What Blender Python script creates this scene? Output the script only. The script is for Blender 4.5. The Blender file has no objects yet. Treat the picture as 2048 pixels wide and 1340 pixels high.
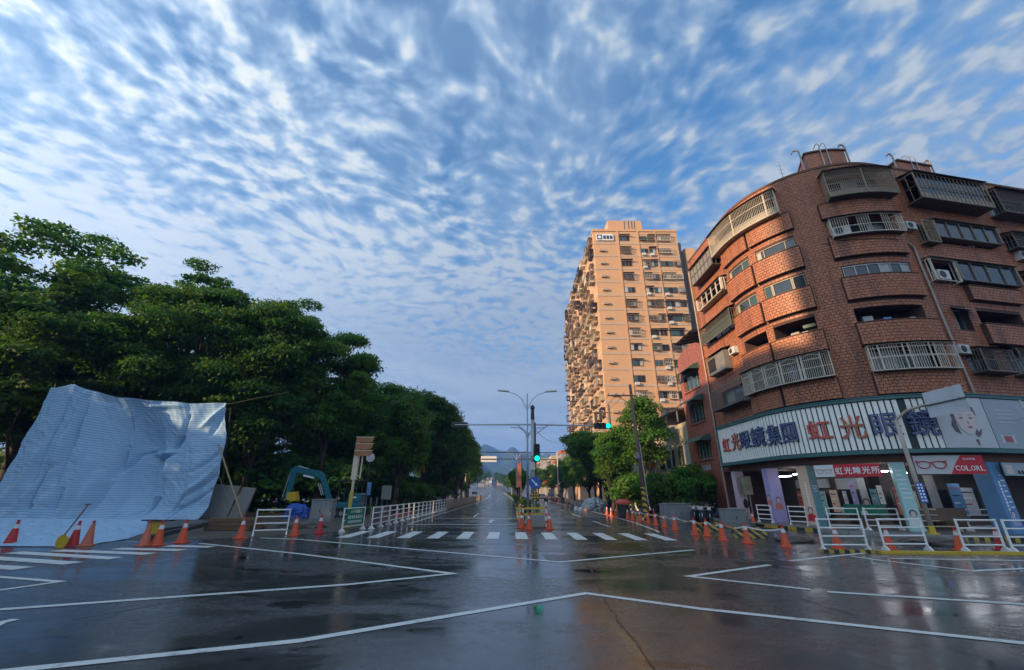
import bpy, bmesh, math, random
from mathutils import Vector, Matrix, noise as mnoise
R = math.radians
rng = random.Random(7)
scene = bpy.context.scene
col = scene.collection

# ---------------------------------------------------------------- camera
CAM_H, CAM_F, CAM_P, CAM_ROLL = 1.75, 810.0, math.atan((985 - 670) / 810.0), R(0.5)
cam_data = bpy.data.cameras.new('camera')
cam_data.sensor_width = 36.0
cam_data.lens = 36.0 * CAM_F / 2048
cam_data.clip_start = 0.1
cam_data.clip_end = 20000
cam = bpy.data.objects.new('camera', cam_data)
col.objects.link(cam)
cam.matrix_world = Matrix.Translation((0, 0, CAM_H)) @ Matrix.Rotation(R(90) + CAM_P, 4, 'X') @ Matrix.Rotation(CAM_ROLL, 4, 'Z')
scene.camera = cam

# ---------------------------------------------------------------- sun, sky, exposure
SUN_EL = R(15)
SUN_DIR = Vector((-0.885 * math.cos(SUN_EL), -0.466 * math.cos(SUN_EL), math.sin(SUN_EL))).normalized()
sd = bpy.data.lights.new('sun', 'SUN')
sd.energy = 5.0
sd.angle = R(0.6)
sd.color = (1.0, 0.70, 0.40)
sun = bpy.data.objects.new('sun', sd)
col.objects.link(sun)
sun.rotation_euler = SUN_DIR.to_track_quat('Z', 'Y').to_euler()

world = bpy.data.worlds.new('World')
scene.world = world
world.use_nodes = True
WN, WL = world.node_tree.nodes, world.node_tree.links
WN.clear()


class NT:
    """small helper for node trees"""
    def __init__(s, tree):
        s.t, s.n, s.l = tree, tree.nodes, tree.links

    def new(s, typ, **kw):
        nd = s.n.new(typ)
        for k, v in kw.items():
            setattr(nd, k, v)
        return nd

    def link(s, a, b):
        s.l.new(a, b)

    def put(s, sock, v):
        if isinstance(v, bpy.types.NodeSocket):
            s.l.new(v, sock)
        else:
            sock.default_value = v

    def math(s, op, a, b=None, c=None, clamp=False):
        nd = s.new('ShaderNodeMath', operation=op, use_clamp=clamp)
        s.put(nd.inputs[0], a)
        if b is not None:
            s.put(nd.inputs[1], b)
        if c is not None:
            s.put(nd.inputs[2], c)
        return nd.outputs[0]

    def mix(s, fac, a, b, mode='MIX'):
        nd = s.new('ShaderNodeMix', data_type='RGBA', blend_type=mode)
        s.put(nd.inputs[0], fac)
        s.put(nd.inputs[6], a if isinstance(a, bpy.types.NodeSocket) else (*a[:3], 1))
        s.put(nd.inputs[7], b if isinstance(b, bpy.types.NodeSocket) else (*b[:3], 1))
        return nd.outputs[2]

    def smooth(s, v, a, b, lo=0.0, hi=1.0):
        nd = s.new('ShaderNodeMapRange', interpolation_type='SMOOTHSTEP')
        s.put(nd.inputs[0], v)
        for i, q in enumerate((a, b, lo, hi)):
            s.put(nd.inputs[i + 1], q)
        return nd.outputs[0]

    def noise(s, vec, scale, detail=4.0, rough=0.5, dist=0.0):
        nd = s.new('ShaderNodeTexNoise')
        if vec is not None:
            s.put(nd.inputs['Vector'], vec)
        nd.inputs['Scale'].default_value = scale
        nd.inputs['Detail'].default_value = detail
        nd.inputs['Roughness'].default_value = rough
        nd.inputs['Distortion'].default_value = dist
        return nd.outputs[0]

    def xyz(s, x, y, z):
        nd = s.new('ShaderNodeCombineXYZ')
        for i, q in enumerate((x, y, z)):
            s.put(nd.inputs[i], q)
        return nd.outputs[0]


w = NT(world.node_tree)
sky = w.new('ShaderNodeTexSky', sky_type='NISHITA', sun_disc=False)
sky.sun_elevation = SUN_EL
sky.sun_rotation = math.atan2(SUN_DIR.x, SUN_DIR.y)
sky.altitude = 50
sky.air_density = 1.0
sky.dust_density = 0.6
sky.ozone_density = 2.0
tc = w.new('ShaderNodeTexCoord')
sep = w.new('ShaderNodeSeparateXYZ')
w.link(tc.outputs['Generated'], sep.inputs[0])
zc = w.math('MAXIMUM', sep.outputs[2], 0.035)
cx = w.math('DIVIDE', sep.outputs[0], zc)
cy = w.math('DIVIDE', sep.outputs[1], zc)
# a cloud layer at one height: puffs drawn out along the view axis
ang = R(8)
qx = w.math('ADD', w.math('MULTIPLY', cx, math.cos(ang)), w.math('MULTIPLY', cy, math.sin(ang)))
qy = w.math('SUBTRACT', w.math('MULTIPLY', cy, math.cos(ang)), w.math('MULTIPLY', cx, math.sin(ang)))
warp = w.noise(w.xyz(cx, cy, 3.0), 1.3, 2.0, 0.5)
warp2 = w.noise(w.xyz(cx, cy, 13.0), 1.3, 2.0, 0.5)
wx = w.math('MULTIPLY_ADD', w.math('SUBTRACT', warp, 0.5), 0.34, qx)
wy = w.math('MULTIPLY_ADD', w.math('SUBTRACT', warp2, 0.5), 0.40, qy)
puff = w.noise(w.xyz(wx, w.math('MULTIPLY', wy, 1.08), 0.0), 11.0, 2.4, 0.48, 0.0)
ripple = w.noise(w.xyz(w.math('MULTIPLY', wx, 0.9), w.math('MULTIPLY', wy, 0.9), 5.0), 21.0, 2.0, 0.5, 0.0)
fine = w.noise(w.xyz(wx, w.math('MULTIPLY', wy, 0.7), 9.0), 44.0, 3.0, 0.6)
big = w.noise(w.xyz(w.math('ADD', cx, 0.4), w.math('MULTIPLY', cy, 0.7), 1.7), 1.5, 2.0, 0.5)
fld = w.math('MULTIPLY_ADD', ripple, 0.30, w.math('MULTIPLY', puff, 1.0))
fld = w.math('MULTIPLY_ADD', w.math('SUBTRACT', fine, 0.5), 0.10, fld)
fld = w.math('MULTIPLY_ADD', w.math('SUBTRACT', big, 0.5), 0.42, fld)
# thicker, smoother sheet towards the horizon and a soft veil of higher cloud
low = w.smooth(sep.outputs[2], 0.26, 0.78, 1.0, 0.0)
fld = w.math('MULTIPLY_ADD', low, 0.20, fld)
fld = w.math('MULTIPLY_ADD', w.smooth(sep.outputs[2], 0.06, 0.34, 1.0, 0.0), 0.22, fld)
veil = w.smooth(w.noise(w.xyz(w.math('ADD', cx, 2.0), w.math('MULTIPLY', cy, 0.35), 7.0), 1.9, 3.0, 0.5), 0.34, 0.66)
cover = w.smooth(fld, 0.47, 0.82)
core = w.smooth(fld, 0.66, 0.90)
dotn = w.new('ShaderNodeVectorMath', operation='DOT_PRODUCT')
w.link(tc.outputs['Generated'], dotn.inputs[0])
dotn.inputs[1].default_value = SUN_DIR
toward = w.smooth(dotn.outputs['Value'], -0.45, 0.85)
near_sun = w.smooth(dotn.outputs['Value'], 0.30, 1.0)
bright = w.math('ADD', w.math('MULTIPLY_ADD', toward, 0.42, 0.48), w.math('MULTIPLY', near_sun, 0.45))
edge_c = w.mix(toward, (0.44, 0.67, 1.0), (0.60, 0.76, 0.94))
core_c = w.mix(toward, (0.92, 1.03, 1.12), (1.02, 1.05, 0.98))
cloud = w.mix(core, edge_c, core_c)
sheet = w.mix(w.smooth(w.noise(w.xyz(w.math('MULTIPLY', cx, 0.5), w.math('MULTIPLY', cy, 0.5), 2.0), 2.2, 5.0, 0.6), 0.40, 0.64), (0.44, 0.60, 0.86), (0.60, 0.74, 0.95))
cloud = w.mix(w.math('MULTIPLY', low, 0.86), cloud, sheet)
cl = w.new('ShaderNodeVectorMath', operation='SCALE')
w.link(cloud, cl.inputs[0])
w.link(w.math('MULTIPLY', bright, 8.0), cl.inputs['Scale'])
blue = w.mix(1.0, sky.outputs[0], (0.44, 1.14, 1.55), 'MULTIPLY')
veilc = w.new('ShaderNodeVectorMath', operation='SCALE')
w.link(edge_c, veilc.inputs[0])
w.link(w.math('MULTIPLY', bright, 7.6), veilc.inputs['Scale'])
blue = w.mix(w.math('MULTIPLY_ADD', veil, 0.38, 0.16), blue, veilc.outputs[0])
final = w.mix(w.math('MULTIPLY', cover, 0.95), blue, cl.outputs[0])
bg = w.new('ShaderNodeBackground')
bg.inputs['Strength'].default_value = 0.1
w.link(final, bg.inputs['Color'])
wo = w.new('ShaderNodeOutputWorld')
w.link(bg.outputs[0], wo.inputs['Surface'])

vs = scene.view_settings
vs.view_transform = 'Standard'
vs.look = 'None'
vs.exposure = 0.75
vs.gamma = 1.0
vs.use_curve_mapping = False
scene.render.engine = 'CYCLES'
cy_ = scene.cycles
cy_.use_denoising = True
cy_.max_bounces = 6
cy_.diffuse_bounces = 3
cy_.glossy_bounces = 3
cy_.transmission_bounces = 4
cy_.transparent_max_bounces = 8
cy_.volume_bounces = 0
cy_.caustics_reflective = False
cy_.caustics_refractive = False
cy_.sample_clamp_indirect = 6.0


# ---------------------------------------------------------------- helpers
def cam_ray(px, py):
    """direction of the ray through a photograph pixel"""
    u, v = px - 1024, -(py - 670)
    c, n = math.cos(CAM_ROLL), math.sin(CAM_ROLL)
    a, b = (u * c - v * n) / CAM_F, (u * n + v * c) / CAM_F
    cp, sp = math.cos(CAM_P), math.sin(CAM_P)
    return Vector((a, cp - b * sp, sp + b * cp))


def G(px, py, z=0.0):
    """where a thing that stands on the ground at that pixel stands in the world"""
    d = cam_ray(px, py)
    t = (z - CAM_H) / d.z
    return Vector((d.x * t, d.y * t, z))


def AT(px, py, Y):
    d = cam_ray(px, py)
    t = Y / d.y
    return Vector((d.x * t, Y, CAM_H + d.z * t))


MATS = {}


def material(name, color, rough=0.6, metal=0.0, var=0.15, scale=3.0, bump=0.0, bscale=40.0, dirt=0.0,
             dirt_color=(0.05, 0.045, 0.04), spec=0.5, emit=None, estr=0.0, streak=0.0, coat=0.0):
    m = bpy.data.materials.new(name)
    m.use_nodes = True
    t = NT(m.node_tree)
    p = t.n['Principled BSDF']
    tcn = t.new('ShaderNodeTexCoord')
    geo = t.new('ShaderNodeNewGeometry')
    vec = geo.outputs['Position']
    nz = t.noise(vec, scale, 4.0, 0.6)
    c = t.mix(nz, tuple(q * (1 - var) for q in color), tuple(min(1, q * (1 + var)) for q in color))
    if dirt:
        dn = t.smooth(t.noise(vec, scale * 0.37, 6.0, 0.65), 0.45, 0.75)
        c = t.mix(t.math('MULTIPLY', dn, dirt), c, dirt_color)
    if streak:
        sp = t.new('ShaderNodeSeparateXYZ')
        t.link(vec, sp.inputs[0])
        sv = t.xyz(t.math('MULTIPLY', sp.outputs[0], 5.0), t.math('MULTIPLY', sp.outputs[1], 5.0), t.math('MULTIPLY', sp.outputs[2], 0.25))
        sn = t.smooth(t.noise(sv, 1.0, 4.0, 0.6), 0.5, 0.78)
        c = t.mix(t.math('MULTIPLY', sn, streak), c, dirt_color)
    t.link(c, p.inputs['Base Color'])
    rn = t.math('MULTIPLY_ADD', nz, 0.25 * rough, rough * 0.87)
    t.link(rn, p.inputs['Roughness'])
    p.inputs['Metallic'].default_value = metal
    p.inputs['Specular IOR Level'].default_value = spec
    if coat:
        p.inputs['Coat Weight'].default_value = coat
    if emit:
        p.inputs['Emission Color'].default_value = (*emit, 1)
        p.inputs['Emission Strength'].default_value = estr
    if bump:
        bn = t.new('ShaderNodeBump')
        bn.inputs['Strength'].default_value = bump
        bn.inputs['Distance'].default_value = 0.02
        t.link(t.noise(vec, bscale, 4.0, 0.6), bn.inputs['Height'])
        t.link(bn.outputs[0], p.inputs['Normal'])
    MATS[name] = m
    return m


class MB:
    """collects shapes; build() links them as ONE mesh object"""
    def __init__(s):
        s.v, s.f = [], []

    def face(s, pts):
        b = len(s.v)
        s.v += [tuple(p) for p in pts]
        s.f.append(tuple(range(b, b + len(pts))))

    def hexa(s, p):
        """8 points: bottom ring 0-3, top ring 4-7 (counter-clockwise seen from above)"""
        b = len(s.v)
        s.v += [tuple(q) for q in p]
        for f in ((3, 2, 1, 0), (4, 5, 6, 7), (0, 1, 5, 4), (1, 2, 6, 5), (2, 3, 7, 6), (3, 0, 4, 7)):
            s.f.append(tuple(b + i for i in f))

    def box(s, c, size, rz=0.0, M=None):
        x, y, z = (q / 2 for q in size)
        pts = [Vector((a * x, b * y, d * z)) for d in (-1, 1) for a, b in ((-1, -1), (1, -1), (1, 1), (-1, 1))]
        rot = Matrix.Rotation(rz, 3, 'Z') if M is None else M
        s.hexa([rot @ p + Vector(c) for p in pts])

    def bbox(s, x0, x1, y0, y1, z0, z1):
        s.box(((x0 + x1) / 2, (y0 + y1) / 2, (z0 + z1) / 2), (abs(x1 - x0), abs(y1 - y0), abs(z1 - z0)))

    def tube(s, p0, p1, r0, r1=None, n=8, cap=True):
        p0, p1 = Vector(p0), Vector(p1)
        r1 = r0 if r1 is None else r1
        d = (p1 - p0).normalized()
        a = d.orthogonal().normalized()
        c = d.cross(a)
        b = len(s.v)
        for p, r in ((p0, r0), (p1, r1)):
            for i in range(n):
                t = 2 * math.pi * i / n
                s.v.append(tuple(p + (a * math.cos(t) + c * math.sin(t)) * r))
        for i in range(n):
            j = (i + 1) % n
            s.f.append((b + i, b + j, b + n + j, b + n + i))
        if cap:
            s.f.append(tuple(b + i for i in reversed(range(n))))
            s.f.append(tuple(b + n + i for i in range(n)))

    def path(s, pts, r, n=6, r1=None):
        m = len(pts)
        for i in range(m - 1):
            ra = r if r1 is None else r + (r1 - r) * i / (m - 1)
            rb = r if r1 is None else r + (r1 - r) * (i + 1) / (m - 1)
            s.tube(pts[i], pts[i + 1], ra, rb, n)

    def bar(s, p0, p1, wd, ht):
        """square bar between two points"""
        p0, p1 = Vector(p0), Vector(p1)
        d = (p1 - p0).normalized()
        up = Vector((0, 0, 1)) if abs(d.z) < 0.95 else Vector((0, 1, 0))
        a = d.cross(up).normalized() * wd / 2
        c = a.cross(d).normalized() * ht / 2
        s.hexa([p0 - a - c, p0 + a - c, p1 + a - c, p1 - a - c, p0 - a + c, p0 + a + c, p1 + a + c, p1 - a + c])

    def lathe(s, c, prof, n=16, squash=1.0):
        c = Vector(c)
        b = len(s.v)
        for r, z in prof:
            for i in range(n):
                t = 2 * math.pi * i / n
                s.v.append((c.x + r * math.cos(t), c.y + r * math.sin(t) * squash, c.z + z))
        for k in range(len(prof) - 1):
            for i in range(n):
                j = (i + 1) % n
                s.f.append((b + k * n + i, b + k * n + j, b + (k + 1) * n + j, b + (k + 1) * n + i))
        s.f.append(tuple(b + i for i in reversed(range(n))))
        s.f.append(tuple(b + (len(prof) - 1) * n + i for i in range(n)))

    def prism(s, poly, M, depth):
        """2D polygon (x, y) extruded along local z by depth, placed with matrix M"""
        n = len(poly)
        b = len(s.v)
        for z in (0.0, depth):
            for x, y in poly:
                s.v.append(tuple(M @ Vector((x, y, z))))
        s.f.append(tuple(b + i for i in reversed(range(n))))
        s.f.append(tuple(b + n + i for i in range(n)))
        for i in range(n):
            j = (i + 1) % n
            s.f.append((b + i, b + j, b + n + j, b + n + i))

    def mesh(s, name, mat, off=(0, 0, 0), smooth=False):
        me = bpy.data.meshes.new(name)
        o = Vector(off)
        me.from_pydata([(x - o.x, y - o.y, z - o.z) for x, y, z in s.v], [], s.f)
        me.materials.append(MATS[mat] if isinstance(mat, str) else mat)
        if smooth:
            for p in me.polygons:
                p.use_smooth = True
        me.update()
        return me

    def build(s, name, mat, parent=None, smooth=False, loc=None, local=False, bevel=0.0):
        """world coordinates in, one object out; under a parent the parent's base is taken off"""
        base = Vector((0, 0, 0))
        if parent is not None and not local:
            q = parent
            while q is not None:
                base += q.location
                q = q.parent
        if parent is None and loc is not None:
            base = Vector(loc)
        me = s.mesh(name, mat, base, smooth)
        if bevel:
            bm = bmesh.new()
            bm.from_mesh(me)
            bmesh.ops.bevel(bm, geom=[e for e in bm.edges if e.calc_face_angle(0) > 0.6], offset=bevel, segments=2, affect='EDGES', profile=0.6, clamp_overlap=True)
            bm.to_mesh(me)
            bm.free()
        o = bpy.data.objects.new(name, me)
        col.objects.link(o)
        if parent is not None:
            o.parent = parent
        elif loc is not None:
            o.location = loc
        return o


def tag(o, label=None, cat=None, group=None, kind=None):
    if label:
        o['label'] = label
    if cat:
        o['category'] = cat
    if group:
        o['group'] = group
    if kind:
        o['kind'] = kind
    return o


def thing(name, loc, label, cat, group=None, rz=0.0):
    o = bpy.data.objects.new(name, None)
    o.empty_display_size = 0.2
    col.objects.link(o)
    o.location = loc
    o.rotation_euler.z = rz
    return tag(o, label, cat, group)


def copy_tree(o, parent=None):
    c = o.copy()
    col.objects.link(c)
    c.parent = parent
    for ch in list(o.children):
        copy_tree(ch, c)
    return c


def place(proto, used, loc, rz=0.0, label=None, group=None, scale=None):
    """the prototype itself the first time, then copies of it with copies of its parts"""
    o = proto if not used else copy_tree(proto)
    used.append(o)
    o.location = loc
    o.rotation_euler.z = rz
    if scale is not None:
        o.scale = (scale,) * 3 if not hasattr(scale, '__len__') else scale
    if label:
        o['label'] = label
    if group:
        o['group'] = group
    return o


def nth(i):
    one = ['', 'first', 'second', 'third', 'fourth', 'fifth', 'sixth', 'seventh', 'eighth', 'ninth', 'tenth', 'eleventh', 'twelfth', 'thirteenth', 'fourteenth',
           'fifteenth', 'sixteenth', 'seventeenth', 'eighteenth', 'nineteenth']
    i += 1
    if i < 20:
        return one[i]
    t, r_ = divmod(i, 10)
    tens = {2: 'twent', 3: 'thirt', 4: 'fort', 5: 'fift'}[t]
    return tens + 'ieth' if r_ == 0 else tens + 'y-' + one[r_]


def text_mesh(body, size, extrude=0.004, offset=0.0, fit=None, res=3):
    """flat lettering as a mesh in its local xy plane, centred on the origin; fit=(w, h) stretches it to that box"""
    c = bpy.data.curves.new('lettering', 'FONT')
    c.body, c.size, c.extrude, c.offset = body, size, extrude, offset
    c.resolution_u = res
    c.space_line = 1.0
    o = bpy.data.objects.new('lettering', c)
    col.objects.link(o)
    dg = bpy.context.evaluated_depsgraph_get()
    me = bpy.data.meshes.new_from_object(o.evaluated_get(dg))
    bpy.data.objects.remove(o)
    bpy.data.curves.remove(c)
    xs = [v.co.x for v in me.vertices]
    ys = [v.co.y for v in me.vertices]
    x0, x1, y0, y1 = min(xs), max(xs), min(ys), max(ys)
    sx = sy = 1.0
    if fit:
        sx, sy = fit[0] / (x1 - x0), fit[1] / (y1 - y0)
    for v in me.vertices:
        v.co.x = (v.co.x - (x0 + x1) / 2) * sx
        v.co.y = (v.co.y - (y0 + y1) / 2) * sy
    return me


def put_text(name, me, mat, M, parent):
    """lettering mesh placed with world matrix M under an unrotated parent"""
    me.materials.clear()
    me.materials.append(MATS[mat])
    o = bpy.data.objects.new(name, me)
    col.objects.link(o)
    base = Vector((0, 0, 0))
    q = parent
    while q is not None:
        base += q.location
        q = q.parent
    me.transform(Matrix.Translation(-base) @ M)
    o.parent = parent
    return o


def frame_matrix(origin, right, normal):
    """local x along right, local y up, local z along normal"""
    r, n = Vector(right).normalized(), Vector(normal).normalized()
    u = n.cross(r).normalized()
    M = Matrix((r, u, n)).transposed().to_4x4()
    M.translation = Vector(origin)
    return M

# ---------------------------------------------------------------- materials
def asphalt_material():
    m = bpy.data.materials.new('wet_asphalt')
    m.use_nodes = True
    t = NT(m.node_tree)
    p = t.n['Principled BSDF']
    geo = t.new('ShaderNodeNewGeometry')
    vec = geo.outputs['Position']
    sp = t.new('ShaderNodeSeparateXYZ')
    t.link(vec, sp.inputs[0])
    grain = t.noise(vec, 70.0, 3.0, 0.7)
    mid = t.noise(vec, 1.3, 5.0, 0.6)
    # water film: lies in streaks across the road and in shallow hollows
    wv = t.xyz(t.math('MULTIPLY', sp.outputs[0], 0.5), t.math('MULTIPLY', sp.outputs[1], 1.1), 0.0)
    film = t.noise(wv, 0.55, 5.0, 0.62, 0.6)
    wet = t.smooth(film, 0.40, 0.62)
    pud = t.smooth(t.noise(wv, 0.95, 4.0, 0.55, 0.5), 0.60, 0.635)
    agg = t.smooth(grain, 0.60, 0.78)
    c = t.mix(mid, (0.038, 0.040, 0.043), (0.070, 0.072, 0.075))
    mott = t.smooth(t.noise(vec, 5.0, 7.0, 0.72), 0.35, 0.7)
    c = t.mix(t.math('MULTIPLY', mott, 0.45), c, (0.022, 0.023, 0.025))
    c = t.mix(t.math('MULTIPLY', agg, 0.6), c, (0.17, 0.17, 0.17))
    c = t.mix(t.math('MULTIPLY', t.math('SUBTRACT', 1.0, wet), 0.5), c, (0.085, 0.085, 0.086))
    # building's brown reflection painted in on the right; silt drift near the old trench
    side = t.smooth(t.math('MULTIPLY_ADD', mid, 3.0, sp.outputs[0]), 1.2, 7.5)
    c = t.mix(t.math('MULTIPLY', side, 0.45), c, (0.075, 0.060, 0.046))
    tl = t.math('ABSOLUTE', t.math('SUBTRACT', sp.outputs[0], t.math('MULTIPLY_ADD', t.noise(vec, 0.9, 4.0, 0.7), 1.1, 0.98)))
    trench = t.math('MULTIPLY', t.smooth(tl, 0.02, 0.16, 1.0, 0.0), t.smooth(sp.outputs[1], 6.3, 8.2, 1.0, 0.0))
    c = t.mix(t.math('MULTIPLY', trench, 0.55), c, (0.20, 0.125, 0.055))
    c = t.mix(t.math('MULTIPLY', pud, 0.7), c, (0.014, 0.014, 0.015))
    t.link(c, p.inputs['Base Color'])
    rg = t.math('MULTIPLY_ADD', wet, -0.17, 0.30)
    rg = t.math('MULTIPLY_ADD', pud, -0.09, rg)
    rg = t.math('MULTIPLY_ADD', t.math('SUBTRACT', mott, 0.5), 0.12, rg)
    rg = t.math('MAXIMUM', t.math('MULTIPLY_ADD', agg, 0.10, rg), 0.045)
    t.link(rg, p.inputs['Roughness'])
    p.inputs['Specular IOR Level'].default_value = 0.95
    b = t.new('ShaderNodeBump')
    b.inputs['Distance'].default_value = 0.004
    t.link(t.math('MULTIPLY_ADD', wet, -0.20, 0.26), b.inputs['Strength'])
    t.link(grain, b.inputs['Height'])
    b2 = t.new('ShaderNodeBump')
    b2.inputs['Distance'].default_value = 0.02
    b2.inputs['Strength'].default_value = 0.05
    t.link(t.noise(wv, 5.0, 3.0, 0.5), b2.inputs['Height'])
    t.link(b.outputs[0], b2.inputs['Normal'])
    t.link(b2.outputs[0], p.inputs['Normal'])
    MATS['wet_asphalt'] = m


def paint_material():
    m = bpy.data.materials.new('road_paint')
    m.use_nodes = True
    t = NT(m.node_tree)
    p = t.n['Principled BSDF']
    vec = t.new('ShaderNodeNewGeometry').outputs['Position']
    wear = t.smooth(t.noise(vec, 3.5, 8.0, 0.75), 0.52, 0.70)
    fine = t.smooth(t.noise(vec, 45.0, 3.0, 0.7), 0.58, 0.75)
    c = t.mix(t.noise(vec, 1.5, 3.0), (0.62, 0.65, 0.61), (0.80, 0.81, 0.76))
    c = t.mix(t.math('MAXIMUM', t.math('MULTIPLY', wear, 0.75), t.math('MULTIPLY', fine, 0.6)), c, (0.07, 0.07, 0.07))
    t.link(c, p.inputs['Base Color'])
    p.inputs['Roughness'].default_value = 0.38
    MATS['road_paint'] = m


def leaf_material(name, c0, c1, tip):
    m = bpy.data.materials.new(name)
    m.use_nodes = True
    t = NT(m.node_tree)
    t.n.clear()
    geo = t.new('ShaderNodeNewGeometry')
    oi = t.new('ShaderNodeObjectInfo')
    r = geo.outputs['Random Per Island']
    c = t.mix(r, c0, c1)
    cl = t.smooth(t.noise(geo.outputs['Position'], 0.45, 3.0, 0.6), 0.45, 0.7)
    c = t.mix(t.math('MULTIPLY', cl, 0.6), c, tip)
    hs = t.new('ShaderNodeHueSaturation')
    t.link(c, hs.inputs['Color'])
    t.link(t.math('MULTIPLY_ADD', oi.outputs['Random'], 0.5, 0.75), hs.inputs['Value'])
    d = t.new('ShaderNodeBsdfPrincipled')
    t.link(hs.outputs[0], d.inputs['Base Color'])
    d.inputs['Roughness'].default_value = 0.55
    d.inputs['Specular IOR Level'].default_value = 0.15
    tr = t.new('ShaderNodeBsdfTranslucent')
    t.link(t.mix(1.0, hs.outputs[0], (1.3, 1.4, 0.5), 'MULTIPLY'), tr.inputs['Color'])
    mx = t.new('ShaderNodeMixShader')
    mx.inputs[0].default_value = 0.36
    t.link(d.outputs[0], mx.inputs[1])
    t.link(tr.outputs[0], mx.inputs[2])
    o = t.new('ShaderNodeOutputMaterial')
    t.link(mx.outputs[0], o.inputs['Surface'])
    MATS[name] = m


def stripe_material(name, c0, c1, period, axis=(0, 0, 1), rough=0.5, ratio=0.5, dirt=0.15):
    """two-colour stripes along a world direction"""
    m = bpy.data.materials.new(name)
    m.use_nodes = True
    t = NT(m.node_tree)
    p = t.n['Principled BSDF']
    tcn = t.new('ShaderNodeTexCoord')
    vm = t.new('ShaderNodeVectorMath', operation='DOT_PRODUCT')
    t.link(tcn.outputs['Object'], vm.inputs[0])
    vm.inputs[1].default_value = axis
    f = t.math('FRACT', t.math('MULTIPLY', vm.outputs['Value'], 1.0 / period))
    c = t.mix(t.math('GREATER_THAN', f, ratio), c0, c1)
    geo = t.new('ShaderNodeNewGeometry').outputs['Position']
    dn = t.smooth(t.noise(geo, 2.5, 6.0, 0.65), 0.45, 0.75)
    c = t.mix(t.math('MULTIPLY', dn, dirt), c, (0.06, 0.055, 0.05))
    t.link(c, p.inputs['Base Color'])
    p.inputs['Roughness'].default_value = rough
    MATS[name] = m


def tarp_material():
    """blue-and-white striped woven plastic sheet; light comes through it a little"""
    m = bpy.data.materials.new('striped_tarp')
    m.use_nodes = True
    t = NT(m.node_tree)
    t.n.clear()
    uv = t.new('ShaderNodeUVMap')
    sp = t.new('ShaderNodeSeparateXYZ')
    t.link(uv.outputs[0], sp.inputs[0])
    f = t.math('FRACT', t.math('MULTIPLY', sp.outputs[1], 1.0 / 0.145))
    st = t.smooth(t.math('ABSOLUTE', t.math('SUBTRACT', f, 0.5)), 0.15, 0.23)
    c = t.mix(st, (0.27, 0.50, 0.76), (0.52, 0.71, 0.87))
    geo = t.new('ShaderNodeNewGeometry').outputs['Position']
    nz = t.noise(geo, 0.8, 4.0, 0.6)
    c = t.mix(t.math('MULTIPLY', nz, 0.4), c, (0.34, 0.58, 0.80))
    dn_ = t.smooth(t.noise(geo, 1.7, 6.0, 0.7), 0.55, 0.8)
    c = t.mix(t.math('MULTIPLY', dn_, 0.25), c, (0.25, 0.27, 0.27))
    p = t.new('ShaderNodeBsdfPrincipled')
    t.link(c, p.inputs['Base Color'])
    p.inputs['Roughness'].default_value = 0.62
    p.inputs['Specular IOR Level'].default_value = 0.25
    tr = t.new('ShaderNodeBsdfTranslucent')
    t.link(c, tr.inputs['Color'])
    mx = t.new('ShaderNodeMixShader')
    mx.inputs[0].default_value = 0.16
    t.link(p.outputs[0], mx.inputs[1])
    t.link(tr.outputs[0], mx.inputs[2])
    b = t.new('ShaderNodeBump')
    b.inputs['Strength'].default_value = 0.25
    b.inputs['Distance'].default_value = 0.03
    t.link(t.noise(geo, 9.0, 4.0, 0.6, 0.5), b.inputs['Height'])
    t.link(b.outputs[0], p.inputs['Normal'])
    o = t.new('ShaderNodeOutputMaterial')
    t.link(mx.outputs[0], o.inputs['Surface'])
    MATS['striped_tarp'] = m


def brick_material(name, c0, c1, grime=0.3):
    m = bpy.data.materials.new(name)
    m.use_nodes = True
    t = NT(m.node_tree)
    p = t.n['Principled BSDF']
    vec = t.new('ShaderNodeNewGeometry').outputs['Position']
    n1 = t.smooth(t.noise(vec, 5.5, 1.0, 0.5), 0.33, 0.67)
    n2 = t.noise(vec, 22.0, 4.0, 0.6)
    c = t.mix(n1, c0, c1)
    c = t.mix(t.math('MULTIPLY', n2, 0.22), c, tuple(q * 0.6 for q in c0))
    sp = t.new('ShaderNodeSeparateXYZ')
    t.link(vec, sp.inputs[0])
    sv = t.xyz(t.math('MULTIPLY', sp.outputs[0], 1.6), t.math('MULTIPLY', sp.outputs[1], 1.6), t.math('MULTIPLY', sp.outputs[2], 0.14))
    g = t.smooth(t.noise(sv, 1.0, 5.0, 0.65), 0.46, 0.74)
    c = t.mix(t.math('MULTIPLY', g, grime), c, (0.045, 0.032, 0.028))
    t.link(c, p.inputs['Base Color'])
    t.link(t.math('MULTIPLY_ADD', n2, 0.2, 0.42), p.inputs['Roughness'])
    b = t.new('ShaderNodeBump')
    b.inputs['Strength'].default_value = 0.3
    b.inputs['Distance'].default_value = 0.01
    t.link(n2, b.inputs['Height'])
    t.link(b.outputs[0], p.inputs['Normal'])
    MATS[name] = m


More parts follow.
